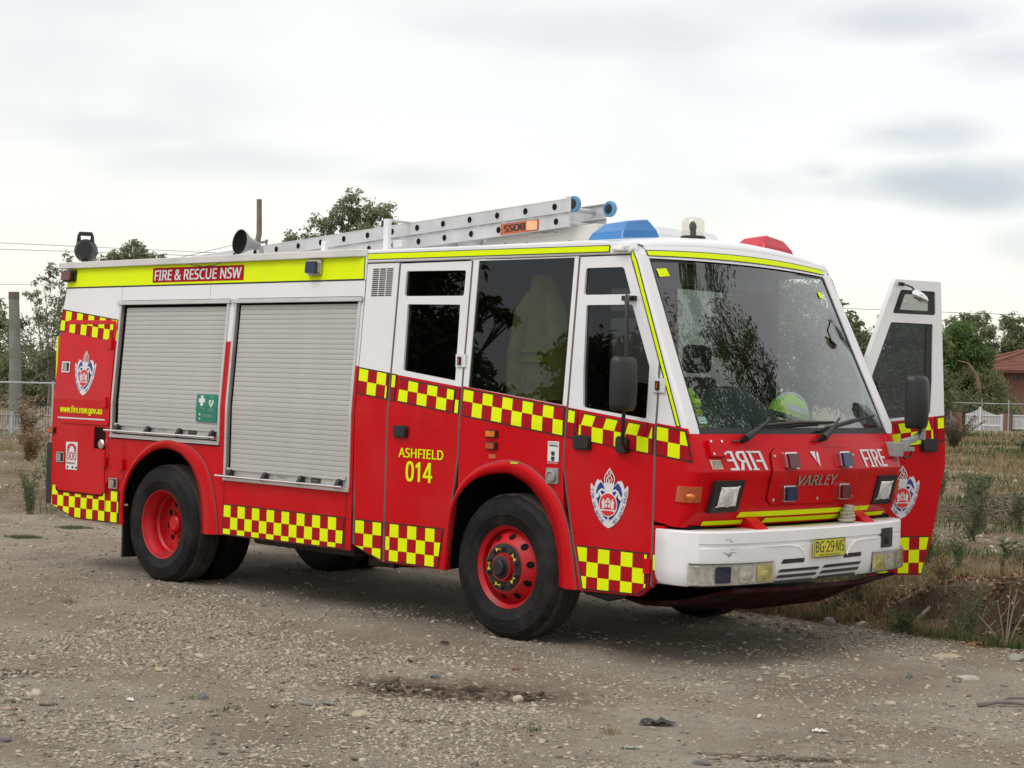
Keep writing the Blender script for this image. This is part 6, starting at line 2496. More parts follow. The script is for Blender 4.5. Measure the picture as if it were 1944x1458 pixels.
def in_view(x, y, z=None, pad=40):
    P = np.stack([x, y, np.zeros_like(x) if z is None else z], 1) - CAM
    q = P @ RT.T
    px, py = q[:, 0] / q[:, 2] * 3380.25 + 972, q[:, 1] / q[:, 2] * 3380.25 + 729
    return (q[:, 2] > 1) & (px > -pad) & (px < 1944 + pad) & (py > 0) & (py < 1458 + pad)


def island_mat(name, stops, rough=0.9, noise_amt=0.0, spec=0.3, translucent=0.0):
    """one colour per loose piece, picked along a ramp"""
    M = Mat(name)
    geo = M.n('NewGeometry')
    rp_ = M.n('ValToRGB')
    el = rp_.color_ramp.elements
    while len(el) < len(stops):
        el.new(0.5)
    for q, (p, c) in zip(el, stops):
        q.position = p
        q.color = (*c, 1)
    M.l(geo.outputs['Random Per Island'], rp_.inputs[0])
    col = rp_.outputs[0]
    M.l(col, M.b.inputs['Base Color'])
    M.b.inputs['Roughness'].default_value = rough
    M.b.inputs['Specular IOR Level'].default_value = spec
    if translucent:
        tl = M.n('BsdfTranslucent')
        M.l(col, tl.inputs[0])
        ms = M.n('MixShader')
        ms.inputs[0].default_value = translucent
        M.l(M.b.outputs[0], ms.inputs[1])
        M.l(tl.outputs[0], ms.inputs[2])
        M.l(ms.outputs[0], M.t.nodes['Material Output'].inputs[0])
    return M.m


bm = bmesh.new()
bmesh.ops.create_icosphere(bm, subdivisions=1, radius=1)
ICO_V = np.array([v.co[:] for v in bm.verts])
ICO_F = np.array([[v.index for v in f.verts] for f in bm.faces])
bm.free()


def stones(name, x, y, size, mat_, sink=0.3, label=None, flat=(0.35, 0.75)):
    n_ = len(x)
    z = height(x, y)
    var = 1 + 0.48 * (RNG.random((24, 12)) - 0.5) * 2
    vi = RNG.integers(0, 24, n_)
    V = ICO_V[None] * var[vi][:, :, None]
    sc_ = np.stack([size * RNG.uniform(0.8, 1.7, n_), size * RNG.uniform(0.55, 1.0, n_), size * RNG.uniform(*flat, n_)], 1)
    V = V * sc_[:, None, :]
    tilt = RNG.normal(0, 0.25, n_)
    ct, st = np.cos(tilt)[:, None], np.sin(tilt)[:, None]
    V = np.stack([V[..., 0] * ct - V[..., 2] * st, V[..., 1], V[..., 0] * st + V[..., 2] * ct], -1)
    a = RNG.uniform(0, 2 * math.pi, n_)
    ca, sa = np.cos(a)[:, None], np.sin(a)[:, None]
    V = np.stack([V[..., 0] * ca - V[..., 1] * sa + x[:, None], V[..., 0] * sa + V[..., 1] * ca + y[:, None], V[..., 2] + (z + sc_[:, 2] * (1 - 2 * sink) * 0.6)[:, None]], -1)
    F = ICO_F[None] + (np.arange(n_) * 12)[:, None, None]
    o = np_mesh(name, V.reshape(-1, 3), F.reshape(-1, 3), mat_)
    return tag(o, label, kind='stuff')


STONE = island_mat('stone_chips', [(0.0, (0.135, 0.115, 0.097)), (0.15, (0.24, 0.205, 0.165)), (0.5, (0.355, 0.307, 0.238)), (0.80, (0.45, 0.395, 0.31)), (0.94, (0.34, 0.25, 0.185)), (1.0, (0.50, 0.455, 0.37))])
n0 = 760000
x, y = RNG.uniform(-9, 13, n0), RNG.uniform(-9.5, 1.9, n0)
d = np.hypot(x - CAM[0], y - CAM[1])
trk = sstep(0.46, 0.58, vnoise(x * 0.28, y * 1.25, 1.0, 77))
patch = (1 - 0.75 * trk) * (0.20 + 0.80 * sstep(0.44, 0.60, vnoise(x, y, 0.9, 21) * 0.6 + vnoise(x, y, 0.3, 22) * 0.4))
mud = np.exp(-(((x - 5.52) / 0.45) ** 2 + ((y + 2.98) / 0.35) ** 2))
keep = in_view(x, y, pad=420) & (RNG.random(n0) < patch * np.clip(1.25 - d / 24, 0.12, 1)) & (RNG.random(n0) > mud * 0.85) & (y < edge_y(x) + 0.3)
keep &= ~((np.abs(y) < 0.2) & (x > -1.5) & (x < 5.0))
x, y = x[keep], y[keep]
n1 = len(x)
size = np.exp(RNG.normal(math.log(0.0072), 0.50, n1))
size = np.clip(size, 0.003, 0.030)
stones('gravel', x, y, size, STONE, 0.30, label='loose grey brown gravel chips over the track', flat=(0.2, 0.5))

n2 = 2200
x, y = RNG.uniform(-7, 11, n2 * 6), RNG.uniform(-8.5, 1.9, n2 * 6)
k = in_view(x, y, pad=300) & ~((np.abs(y) < 1.35) & (x > -1.6) & (x < 6.0))
x, y = x[k][:n2], y[k][:n2]
stones('gravel', x, y, np.clip(np.exp(RNG.normal(math.log(0.016), 0.35, len(x))), 0.010, 0.042), STONE, 0.45, label='larger half buried stones scattered across the track', flat=(0.3, 0.55))
PALE = island_mat('pale_rubble', [(0.0, (0.22, 0.20, 0.17)), (0.6, (0.40, 0.37, 0.31)), (1.0, (0.62, 0.60, 0.55))])
n3 = 16000
x, y = RNG.uniform(-34, 9, n3), RNG.uniform(1.6, 32, n3) ** 1.0
k = in_view(x, y) & (RNG.random(n3) < sstep(0.42, 0.62, vnoise(x, y, 2.6, 31)) * np.clip(1.2 - y / 34, 0.1, 1))
x, y = x[k], y[k]
stones('rubble', x, y, np.clip(np.exp(RNG.normal(math.log(0.018), 0.45, len(x))) * (1 + 0.02 * y), 0.01, 0.06), PALE, 0.3, label='pale broken rubble littering the dry ground beyond the track')

# ------------------------------------------------------------------ single rocks and litter
ROCK = {}


def rock(label, x, y, sx_, sy_, sz_, c, rz=0.0, name='rock', cat='rock', group=None, seed=0, sink=0.25, var=0.15):
    bm = bmesh.new()
    bmesh.ops.create_icosphere(bm, subdivisions=3, radius=1)
    rr = np.random.default_rng(seed + 40)
    off = rr.uniform(-50, 50, 3)
    planes = [Vector(rr.normal(size=3)).normalized() for _ in range(9)]
    for v in bm.verts:
        p = v.co.copy()
        for pl_ in planes:
            dd = p.dot(pl_) - 0.74
            if dd > 0:
                p -= pl_ * dd * 0.85
        k = 1 + 0.12 * (float(vnoise(np.array([p.x + off[0]]), np.array([p.y + p.z + off[1]]), 0.35, seed)[0]) - 0.5)
        v.co = Vector((p.x * sx_ * k, p.y * sy_ * k, p.z * sz_ * k))
    me = bpy.data.meshes.new(name)
    bm.to_mesh(me)
    bm.free()
    me.materials.append(paint('rock_%d' % seed, c, 0.9, var=0.18, scale=9, bump=0.5, bscale=30, dirt=tuple(q * 0.5 for q in c), dscale=8, damt=0.5))
    me.polygons.foreach_set('use_smooth', [True] * len(me.polygons))
    me.set_sharp_from_angle(angle=math.radians(28))
    o = bpy.data.objects.new(name, me)
    COL.objects.link(o)
    o.location = (x, y, hz(x, y) + sz_ * (1 - 2 * sink) * 0.5)
    o.rotation_euler = (0, 0, rz)
    return tag(o, label, cat, group)


YEL, GRY, BRN, WHT = (0.40, 0.33, 0.22), (0.26, 0.24, 0.215), (0.24, 0.155, 0.115), (0.52, 0.50, 0.46)
rock('long flat sandstone slab lying on the gravel at the right', 6.63, 0.78, 0.115, 0.04, 0.022, YEL, 0.7, seed=1)
rock('white stone at the edge of the track behind the bumper corner', 5.37, 1.66, 0.055, 0.035, 0.03, WHT, 0.4, seed=2)
rock('rounded grey stone half buried beside the white stone', 5.16, 1.50, 0.055, 0.05, 0.05, GRY, 0.9, seed=3)
rock('small brown stone leaning on the rounded grey stone', 5.30, 1.42, 0.035, 0.03, 0.026, (0.30, 0.24, 0.17), 0.2, seed=4)
rock('grey flat stone in front of the far bumper corner, left one of two', 6.30, -0.91, 0.035, 0.025, 0.022, GRY, 0.5, seed=5)
rock('tan stone in front of the far bumper corner, right one of two', 6.40, -0.88, 0.026, 0.024, 0.022, YEL, 0.1, seed=6)
rock('dark grey upright stone on the gravel at the right', 6.96, -0.27, 0.022, 0.022, 0.034, (0.15, 0.14, 0.135), 0.3, seed=7)
rock('broad pale stone nearly flush with the gravel at the right', 7.23, 0.02, 0.075, 0.05, 0.022, (0.42, 0.39, 0.33), 0.7, seed=8)
rock('cream stone wedged under the front tyre', 4.02, -1.10, 0.05, 0.035, 0.026, YEL, 0.5, seed=9, sink=0.1)
rock('rusty red stone between the front wheel and the muddy scrape', 5.17, -2.10, 0.045, 0.03, 0.022, BRN, 0.7, seed=10)
rock('cream stone at the right end of the muddy scrape', 6.00, -2.93, 0.036, 0.026, 0.032, (0.46, 0.41, 0.30), 0.7, seed=11)
rock('pale rounded stone in the left foreground', 3.94, -3.97, 0.038, 0.028, 0.022, YEL, 0.2, seed=12)
rock('grey upright chip beside a grass tuft in the foreground', 4.89, -4.33, 0.030, 0.018, 0.034, (0.17, 0.165, 0.165), 1.1, seed=13)
rock('broad grey slab flush with the gravel left of the muddy scrape', 5.35, -3.95, 0.06, 0.04, 0.018, (0.20, 0.19, 0.18), 0.6, seed=14)
rock('yellowish slab in the foreground below the muddy scrape', 5.75, -3.90, 0.06, 0.045, 0.022, (0.38, 0.33, 0.24), 0.7, seed=15)
rock('large grey angular stone at the right edge of the gravel', 7.03, 1.02, 0.07, 0.05, 0.045, (0.30, 0.28, 0.245), 0.9, seed=16)
rock('dark slab at the bottom edge of the picture', 7.72, -3.42, 0.055, 0.035, 0.018, (0.15, 0.14, 0.13), 0.6, seed=17)
rock('purple grey cobble in the left foreground near the bottom edge', 5.20, -5.75, 0.035, 0.028, 0.022, (0.16, 0.14, 0.15), 0.7, seed=18)
rock('brown cobble in the shade before the open door', 5.55, 0.72, 0.05, 0.04, 0.026, (0.25, 0.20, 0.14), 0.3, seed=19)
rock('grey cobble in the shade nearest the front tyre', 5.05, 0.35, 0.06, 0.045, 0.03, GRY, 0.1, seed=20)


def scrap(name, label, cat, x, y, w_, d_, m_, rz, seed, lift=0.02):
    rr = np.random.default_rng(seed)
    n_ = 9
    mb = MB()
    rows = []
    for i in range(n_):
        row = []
        for j in range(6):
            u, v = i / (n_ - 1) - 0.5, j / 5 - 0.5
            ragged = 1 - 0.35 * rr.random() * (abs(v) > 0.45 or abs(u) > 0.45)
            row.append((u * w_ * ragged, v * d_ * ragged * (1 - 0.8 * abs(u)), 0.006 + lift * rr.random() ** 1.5 * (1 - abs(u) * 1.2)))
        rows.append(row)
    mb.grid(rows)
    o = mb.build(name, m_, None)
    o.modifiers.new('thick', 'SOLIDIFY').thickness = 0.0015
    o.location = (x, y, hz(x, y))
    o.rotation_euler = (0, 0, rz)
    return tag(o, label, cat)


scrap('plastic_scrap', 'crumpled black plastic scrap on the gravel in the foreground', 'litter', 6.97, -2.85, 0.21, 0.10, paint('black_plastic_film', (0.03, 0.034, 0.037), 0.4, var=0.3, scale=20), 0.72, 3, 0.045)
scrap('paper_scrap', 'torn white paper scrap in the right foreground', 'litter', 7.64, -2.29, 0.10, 0.055, paint('white_paper', (0.72, 0.70, 0.66), 0.7, var=0.1), 0.7, 4, 0.02)
scrap('paper_scrap', 'tiny white paper fleck up the track from the torn paper', 'litter', 7.19, -2.22, 0.035, 0.03, paint('white_paper', (0.70, 0.68, 0.66), 0.7, var=0.1), 1.9, 5, 0.02)
scrap('plastic_shard', 'white plastic shard in the left foreground', 'litter', 4.69, -4.68, 0.055, 0.035, paint('white_shard', (0.80, 0.80, 0.79), 0.5), 0.2, 6, 0.02)
scrap('cloth_scrap', 'dark purple cloth scrap between the two near wheels and the muddy scrape', 'litter', 4.18, -1.76, 0.07, 0.05, paint('purple_cloth', (0.04, 0.03, 0.055), 0.8), 0.4, 7, 0.03)
scrap('plastic_scrap', 'bluish plastic scrap on the far side of the muddy scrape', 'litter', 5.10, -2.74, 0.10, 0.045, paint('slate_plastic', (0.10, 0.12, 0.13), 0.5), 0.8, 8, 0.025)
scrap('plastic_scrap', 'grey plastic scrap flat on the gravel below the muddy scrape', 'litter', 5.42, -3.86, 0.085, 0.06, paint('grey_plastic', (0.24, 0.245, 0.25), 0.6), 0.5, 9, 0.02)
scrap('plastic_scrap', 'pale green plastic scrap near the black scrap', 'litter', 7.30, -3.45, 0.08, 0.04, paint('green_plastic', (0.26, 0.33, 0.28), 0.5), 0.7, 10, 0.01)


def stick(name, label, cat, pts, r, c, seed=0):
    mb = MB()
    mb.tube(pts, r, 7)
    rr = np.random.default_rng(seed)
    return tag(mb.build(name, paint('dead_wood_%d' % seed, c, 0.9, var=0.25, scale=14, bump=0.6, bscale=60), None, smooth=50), label, cat)


zq = lambda x, y, d_: (x, y, hz(x, y) + d_)
stick('log', 'bare grey log leaning out of the ditch against the bank', 'log', [(5.52, 1.92, -0.06), (5.60, 2.03, 0.02), (5.68, 2.12, 0.12), (5.74, 2.20, 0.21)], [0.024, 0.030, 0.032, 0.024], (0.30, 0.27, 0.23), 1)
mb = MB()
mb.tube([zq(7.78, -0.86, 0.015), zq(7.86, -0.76, 0.03), zq(7.95, -0.62, 0.02), zq(8.1, -0.45, 0.03)], [0.016, 0.013, 0.010, 0.008], 6)
mb.tube([zq(7.86, -0.76, 0.03), zq(7.84, -0.60, 0.035), zq(7.93, -0.42, 0.03)], [0.009, 0.008, 0.006], 6)
tag(mb.build('fallen_branch', paint('grey_branch', (0.19, 0.165, 0.15), 0.9, var=0.2, scale=12), None, smooth=50), 'forked grey branch on the gravel at the right edge', 'branch')
stick('stick', 'thin pale stick on the litter below the open door', 'stick', [zq(4.55, 1.75, 0.05), zq(4.62, 1.95, 0.10), zq(4.66, 2.12, 0.13)], [0.012, 0.011, 0.008], (0.36, 0.31, 0.25), 3)
# brush pile
mb = MB()
rr = np.random.default_rng(12)
for k in range(150):
    c_ = np.array([1.30, 12.65]) + rr.normal(0, 1, 2) * np.array([0.55, 0.75])
    a = rr.uniform(0, 2 * math.pi)
    l_ = rr.uniform(0.35, 1.1)
    z0 = hz(c_[0], c_[1]) + rr.uniform(0.0, 0.42) * max(0.15, 1 - np.hypot((c_[0] - 1.3) / 1.2, (c_[1] - 12.65) / 1.5))
    p = [(c_[0] + math.cos(a) * l_ * t, c_[1] + math.sin(a) * l_ * t, z0 + 0.22 * t * (1.2 - t) * rr.uniform(0.2, 2.0) + rr.normal(0, 0.02)) for t in (0, 0.35, 0.7, 1)]
    mb.tube(p, [0.013, 0.011, 0.008, 0.004], 5, cap=False)
tag(mb.build('brush_pile', paint('weathered_brush', (0.15, 0.12, 0.095), 0.95, var=0.3, scale=4), None, smooth=60), 'heap of grey dead branches at the right edge of the field', 'brush pile')


# ------------------------------------------------------------------ grass
def blades(name, x, y, h_, wd, mat_, label, lean=0.35, seg=2):
    n_ = len(x)
    z = height(x, y) - 0.01
    a = RNG.uniform(0, 2 * math.pi, n_)
    dirx, diry = np.cos(a), np.sin(a)
    le = h_ * RNG.uniform(0.05, lean * 2, n_)
    b = RNG.uniform(0, 2 * math.pi, n_)
    px_, py_ = np.cos(b) * wd / 2, np.sin(b) * wd / 2
    P = np.zeros((n_, 5, 3))
    for i, (t, k) in enumerate(((0, 1), (0, -1), (0.55, 0.75), (0.55, -0.75), (1, 0))):
        P[:, i, 0] = x + dirx * le * t ** 1.8 + px_ * k
        P[:, i, 1] = y + diry * le * t ** 1.8 + py_ * k
        P[:, i, 2] = z + h_ * (t - 0.12 * t * t)
    F = np.array([[0, 1, 3], [0, 3, 2], [2, 3, 4]])[None] + (np.arange(n_) * 5)[:, None, None]
    o = np_mesh(name, P.reshape(-1, 3), F.reshape(-1, 3), mat_)
    return tag(o, label, kind='stuff')


STRAW = island_mat('straw_grass', [(0.0, (0.17, 0.115, 0.062)), (0.4, (0.27, 0.195, 0.105)), (0.75, (0.38, 0.30, 0.17)), (1.0, (0.16, 0.155, 0.07))], 0.8, translucent=0.25)
GREEN = island_mat('green_grass', [(0.0, (0.045, 0.075, 0.022)), (0.5, (0.075, 0.115, 0.035)), (1.0, (0.14, 0.15, 0.06))], 0.7, translucent=0.3)
LITTER = island_mat('leaf_litter', [(0.0, (0.13, 0.065, 0.032)), (0.5, (0.24, 0.125, 0.065)), (0.85, (0.34, 0.22, 0.13)), (1.0, (0.48, 0.42, 0.33))], 0.85)


def field(n_, fn, ymax=85):
    """scatter over the ground either side of the engine, thinning with distance"""
    dep_ = 13.0 + (ymax - 13.0) * RNG.random(n_) ** 1.8
    # bearings to the left of the engine's tail and to the right of its nose
    t_ = np.where(RNG.random(n_) < 0.34, RNG.uniform(-520, 180, n_), np.where(RNG.random(n_) < 0.72, RNG.uniform(1280, 2060, n_), np.where(RNG.random(n_) < 0.5, RNG.uniform(180, 1280, n_), RNG.uniform(2060, 2560, n_))))
    lat = (t_ - 972) / 3380.25 * dep_
    x_ = CAM[0] + RT[2, 0] * dep_ + RT[0, 0] * lat
    y_ = CAM[1] + RT[2, 1] * dep_ + RT[0, 1] * lat
    k_ = in_view(x_, y_, pad=640) & (RNG.random(n_) < fn(x_, y_)) & (y_ > edge_y(x_) + 0.05)
    return x_[k_], y_[k_]


cl = lambda x_, y_, s, a, b, seed: sstep(a, b, vnoise(x_, y_, s, seed) * 0.65 + vnoise(x_, y_, s * 0.3, seed + 1) * 0.35)
x, y = field(420000, lambda a, b: 0.03 + 0.6 * cl(a, b, 1.5, 0.52, 0.68, 51))
blades('dry_grass', x, y, RNG.uniform(0.03, 0.15, len(x)) * (1 + 0.015 * y), 0.005 + 0.0006 * y, STRAW, 'straw coloured dry grass over the rough field')
x, y = field(210000, lambda a, b: 0.7 * cl(a, b, 1.7, 0.58, 0.70, 61))
blades('green_grass', x, y, RNG.uniform(0.04, 0.17, len(x)) * (1 + 0.01 * y), 0.005 + 0.0008 * y, GREEN, 'patches of low green grass in the rough field')
# leaf litter along the foot of the bank
n_ = 9000
x, y = RNG.uniform(2.5, 7.4, n_), RNG.uniform(1.25, 3.2, n_)
k = (RNG.random(n_) < cl(x, y, 0.5, 0.40, 0.60, 71)) & (y > edge_y(x) - 0.05)
x, y = x[k], y[k]
n_ = len(x)
z = height(x, y) + 0.012
a, ln_, wd = RNG.uniform(0, 6.28, n_), RNG.uniform(0.014, 0.042, n_), RNG.uniform(0.005, 0.014, n_)
P = np.zeros((n_, 4, 3))
for i, (u, v) in enumerate(((-1, 0), (0, -1), (1, 0), (0, 1))):
    P[:, i, 0] = x + np.cos(a) * u * ln_ - np.sin(a) * v * wd
    P[:, i, 1] = y + np.sin(a) * u * ln_ + np.cos(a) * v * wd
    P[:, i, 2] = z + RNG.uniform(-0.012, 0.022, n_)
tag(np_mesh('leaf_litter', P.reshape(-1, 3), (np.array([[0, 1, 2, 3]])[None] + (np.arange(n_) * 4)[:, None, None]).reshape(-1, 4), LITTER), 'brown fallen leaves along the foot of the bank', kind='stuff')


def tuft(label, x0, y0, n_, h_, spread, mat_, name='grass_tuft'):
    x_, y_ = x0 + np.clip(RNG.normal(0, spread, n_), -1.3 * spread, 1.3 * spread), y0 + np.clip(RNG.normal(0, spread, n_), -1.3 * spread, 1.3 * spread)
    o = blades(name, x_, y_, RNG.uniform(0.4, 1.0, n_) * h_, 0.004, mat_, None)
    if 'kind' in o:
        del o['kind']
    return tag(o, label, 'grass tuft', 'grass tufts in the gravel')


tuft('sparse straw tuft close to the black plastic scrap', 6.96, -3.22, 50, 0.09, 0.03, STRAW)
tuft('thin olive tuft in the foreground under the muddy scrape', 6.66, -3.51, 40, 0.07, 0.022, GREEN)
tuft('bright green tuft in the foreground next to the upright grey chip', 5.24, -4.40, 170, 0.035, 0.05, GREEN)
tuft('small green tuft left of the upright grey chip', 4.84, -4.38, 80, 0.03, 0.035, GREEN)
tuft('green tuft on the right edge beside the angular stone', 7.02, 1.12, 140, 0.07, 0.06, GREEN)
tuft('reddish dry tuft left of the rear wheel', 0.86, -2.67, 60, 0.08, 0.035, LITTER)
tuft('flat green patch behind the tail of the engine, nearer the rear wheel', -4.80, 0.95, 900, 0.05, 0.12, GREEN)
tuft('flat green patch at the left edge of the gravel', -4.14, -0.10, 1100, 0.05, 0.11, GREEN)


# ------------------------------------------------------------------ weeds
LEAF_A = island_mat('weed_leaf', [(0.0, (0.045, 0.085, 0.030)), (0.6, (0.085, 0.130, 0.055)), (1.0, (0.15, 0.175, 0.085))], 0.7, translucent=0.25)
LEAF_B = island_mat('grey_weed_leaf', [(0.0, (0.075, 0.095, 0.055)), (0.6, (0.125, 0.145, 0.09)), (1.0, (0.20, 0.20, 0.13))], 0.8, translucent=0.2)
LEAF_D = island_mat('dead_weed_leaf', [(0.0, (0.17, 0.105, 0.055)), (0.6, (0.28, 0.19, 0.105)), (1.0, (0.40, 0.31, 0.19))], 0.9, translucent=0.15)
LEAF_G = island_mat('grey_scrub_leaf', [(0.0, (0.075, 0.058, 0.042)), (0.6, (0.125, 0.10, 0.07)), (1.0, (0.19, 0.155, 0.11))], 0.9, translucent=0.1)
STEM_G = paint('green_stem', (0.12, 0.13, 0.06), 0.8)
STEM_D = paint('dry_stem', (0.20, 0.14, 0.08), 0.9)


def leaves_mesh(name, P0, D, length, width, mat_, parent):
    """narrow leaves from points P0 along directions D, each a bent pair of quads"""
    n_ = len(P0)
    D = D / np.linalg.norm(D, axis=1, keepdims=True)
    S = np.cross(D, RNG.normal(size=(n_, 3)))
    S /= np.linalg.norm(S, axis=1, keepdims=True)
    l_, w_ = length[:, None], width[:, None]
    dn = np.array([0, 0, -1.0])
    P = np.zeros((n_, 5, 3))
    P[:, 0] = P0
    P[:, 1] = P0 + D * l_ * 0.5 + S * w_ / 2
    P[:, 2] = P0 + D * l_ * 0.5 - S * w_ / 2
    P[:, 3] = P0 + D * l_ + dn * l_ * 0.18
    P[:, 4] = P[:, 3]
    P = P[:, :4]
    F = np.array([[0, 1, 2], [1, 3, 2]])[None] + (np.arange(n_) * 4)[:, None, None]
    return np_mesh(name, P.reshape(-1, 3), F.reshape(-1, 3), mat_, parent)


def weed(label, x0, y0, h_, n_st, leaf_m, stem_m, leaf_l=0.09, leaf_w=0.012, spread=0.25, dens=34, name='weed', cat='weed', bare=0.1):
    t = thing(name, label, cat, (x0, y0, hz(x0, y0) - 0.01), 0, 'weeds in the rough ground')
    mb = MB()
    P0, D0 = [], []
    for s in range(n_st):
        a = RNG.uniform(0, 2 * math.pi)
        out_ = RNG.uniform(0.1, spread) * h_
        hh = h_ * RNG.uniform(0.6, 1.0)
        bx, by = RNG.normal(0, 0.03, 2)
        pts = [(bx + math.cos(a) * out_ * q ** 1.5, by + math.sin(a) * out_ * q ** 1.5, hh * q) for q in (0, 0.33, 0.66, 1)]
        mb.tube(pts, [0.006, 0.005, 0.004, 0.002], 4, cap=False)
        for q in range(dens):
            u = bare + (1 - bare) * RNG.random()
            i = min(2, int(u * 3))
            f = u * 3 - i
            p = [pts[i][c] * (1 - f) + pts[i + 1][c] * f for c in range(3)]
            b = RNG.uniform(0, 2 * math.pi)
            P0.append(p)
            D0.append((math.cos(b), math.sin(b), RNG.uniform(0.2, 1.3)))
    mb.build('stem', stem_m, t)
    n_ = len(P0)
    leaves_mesh('foliage', np.array(P0), np.array(D0), RNG.uniform(0.5, 1.1, n_) * leaf_l, RNG.uniform(0.6, 1.2, n_) * leaf_w, leaf_m, t)
    return t


W_ = [
    ('big feathery grey green weed in the ditch below the bank', 6.26, 1.66, 0.48, 16, LEAF_B, STEM_G, 0.07, 0.007, 0.45, 60),
    ('low dark green weed left of the feathery weed at the gravel edge', 5.80, 1.52, 0.20, 14, LEAF_A, STEM_G, 0.10, 0.010, 0.7, 18),
    ('small dark green clump spreading beside the white stone', 5.02, 1.72, 0.16, 14, LEAF_A, STEM_G, 0.08, 0.016, 0.8, 18),
    ('green weed clump under the open door by the pale stick', 4.45, 1.72, 0.40, 10, LEAF_A, STEM_G, 0.10, 0.016, 0.35, 30),
    ('tall narrow green weed below the corner of the open door, left one', 3.69, 5.44, 0.55, 6, LEAF_A, STEM_G, 0.11, 0.014, 0.16, 40),
    ('tall narrow green weed below the corner of the open door, right one', 3.95, 5.60, 0.50, 5, LEAF_A, STEM_G, 0.10, 0.013, 0.15, 40),
    ('short leafy green weed on top of the bank', 4.10, 6.35, 0.26, 5, LEAF_A, STEM_G, 0.10, 0.018, 0.3, 26),
    ('large bushy grey green weed in front of the brush pile', 1.95, 9.60, 0.75, 14, LEAF_B, STEM_G, 0.12, 0.016, 0.40, 46),
    ('second bushy weed touching the brush pile', 2.05, 10.30, 0.70, 11, LEAF_B, STEM_G, 0.12, 0.016, 0.40, 46),
    ('bright green low weed in the middle of the field', -0.8, 14.4, 0.50, 12, LEAF_A, STEM_G, 0.14, 0.03, 0.6, 28),
    ('dark upright weed left of the bright green low weed', -2.17, 15.59, 0.55, 8, LEAF_A, STEM_G, 0.13, 0.022, 0.3, 30),
    ('tall grey green weed at the right edge above the brush pile', -0.6, 16.9, 1.15, 9, LEAF_B, STEM_G, 0.15, 0.022, 0.22, 50),
    ('low olive shrubby weed in the field near the fence', -11.9, 37.3, 0.75, 22, LEAF_B, STEM_G, 0.22, 0.05, 0.9, 34),
    ('wispy dead weed under the bumper end', 4.05, 2.15, 0.30, 8, LEAF_D, STEM_D, 0.06, 0.008, 0.4, 24),
    ('dead brown weed under the lower edge of the open door', 3.72, 3.35, 0.36, 12, LEAF_D, STEM_D, 0.07, 0.009, 0.5, 26),
    ('olive weed behind the dead brown weed', 3.35, 4.15, 0.40, 10, LEAF_B, STEM_G, 0.09, 0.011, 0.4, 30),
    ('tall fresh green weed at the left edge of the picture', -6.75, 1.55, 0.62, 12, LEAF_A, STEM_G, 0.09, 0.012, 0.28, 46),
    ('brown dead weed right of the fresh green one at the left', -6.90, 2.55, 0.55, 12, LEAF_D, STEM_D, 0.08, 0.010, 0.40, 34),
    ('dead weed close to the tail of the engine', -5.95, 2.55, 0.40, 9, LEAF_D, STEM_D, 0.08, 0.010, 0.5, 26),
    ('slender green weed further back at the left', -9.6, 3.55, 0.80, 6, LEAF_A, STEM_G, 0.11, 0.014, 0.2, 34),
    ('tall rusty dock stem at the far left', -18.2, 7.0, 0.72, 9, LEAF_D, STEM_D, 0.13, 0.022, 0.18, 60),
    ('dark dry shrub beside the tail of the engine in the field', -14.0, 6.95, 0.85, 10, LEAF_B, STEM_D, 0.12, 0.016, 0.22, 40),
    ('broad tawny dead weed in the middle of the left field', -16.6, 7.45, 0.72, 24, LEAF_D, STEM_D, 0.14, 0.022, 0.55, 44),
    ('tawny dead weed at the foot of the timber pole', -24.5, 12.1, 1.15, 22, LEAF_D, STEM_D, 0.18, 0.030, 0.55, 44),
    ('pale straw weed left of the timber pole', -25.4, 11.4, 1.05, 22, LEAF_D, STEM_D, 0.18, 0.030, 0.55, 44),
    ('grey brown scrub bush before the white gates', -17.0, 41.75, 1.15, 46, LEAF_G, STEM_D, 0.13, 0.022, 1.0, 90),
]
for a in W_:
    weed(*a)
# clods thrown up around the muddy scrape
n_ = 300
a, rr_ = RNG.uniform(0, 6.28, n_), RNG.random(n_) ** 0.7
u, v = np.cos(a) * rr_ * 0.62, np.sin(a) * rr_ * 0.27
stones('soil_clods', 5.52 + u * math.cos(0.52) - v * math.sin(0.52), -2.98 + u * math.sin(0.52) + v * math.cos(0.52), np.clip(np.exp(RNG.normal(math.log(0.013), 0.5, n_)), 0.006, 0.04),
       island_mat('soil_clod', [(0.0, (0.055, 0.039, 0.028)), (0.5, (0.10, 0.070, 0.050)), (1.0, (0.20, 0.15, 0.11))], 0.95), 0.35, label='dark soil clods in and around the muddy scrape')
# dead grass and low growth hanging over the lip of the bank and along the verge
n_ = 26000
x, y = RNG.uniform(2.4, 7.6, n_), 1.55 + 3.6 * RNG.random(n_) ** 1.6
k = (RNG.random(n_) < 0.12 + 0.88 * cl(x, y, 0.55, 0.44, 0.60, 81)) & ~((x > 5.35) & (y > 1.75) & (y < 2.45) & (RNG.random(n_) < 0.8))
x, y = x[k], y[k]
blades('verge_grass', x, y, RNG.uniform(0.05, 0.20, len(x)), 0.006, STRAW, 'dead straw grass along the verge and the lip of the bank', lean=0.6)
n_ = 6000
x, y = RNG.uniform(2.4, 7.6, n_), 1.5 + 2.2 * RNG.random(n_) ** 1.5
k = RNG.random(n_) < cl(x, y, 0.5, 0.54, 0.64, 91)
x, y = x[k], y[k]
blades('verge_grass', x, y, RNG.uniform(0.04, 0.14, len(x)), 0.008, GREEN, 'patchy green growth along the verge', lean=0.5)
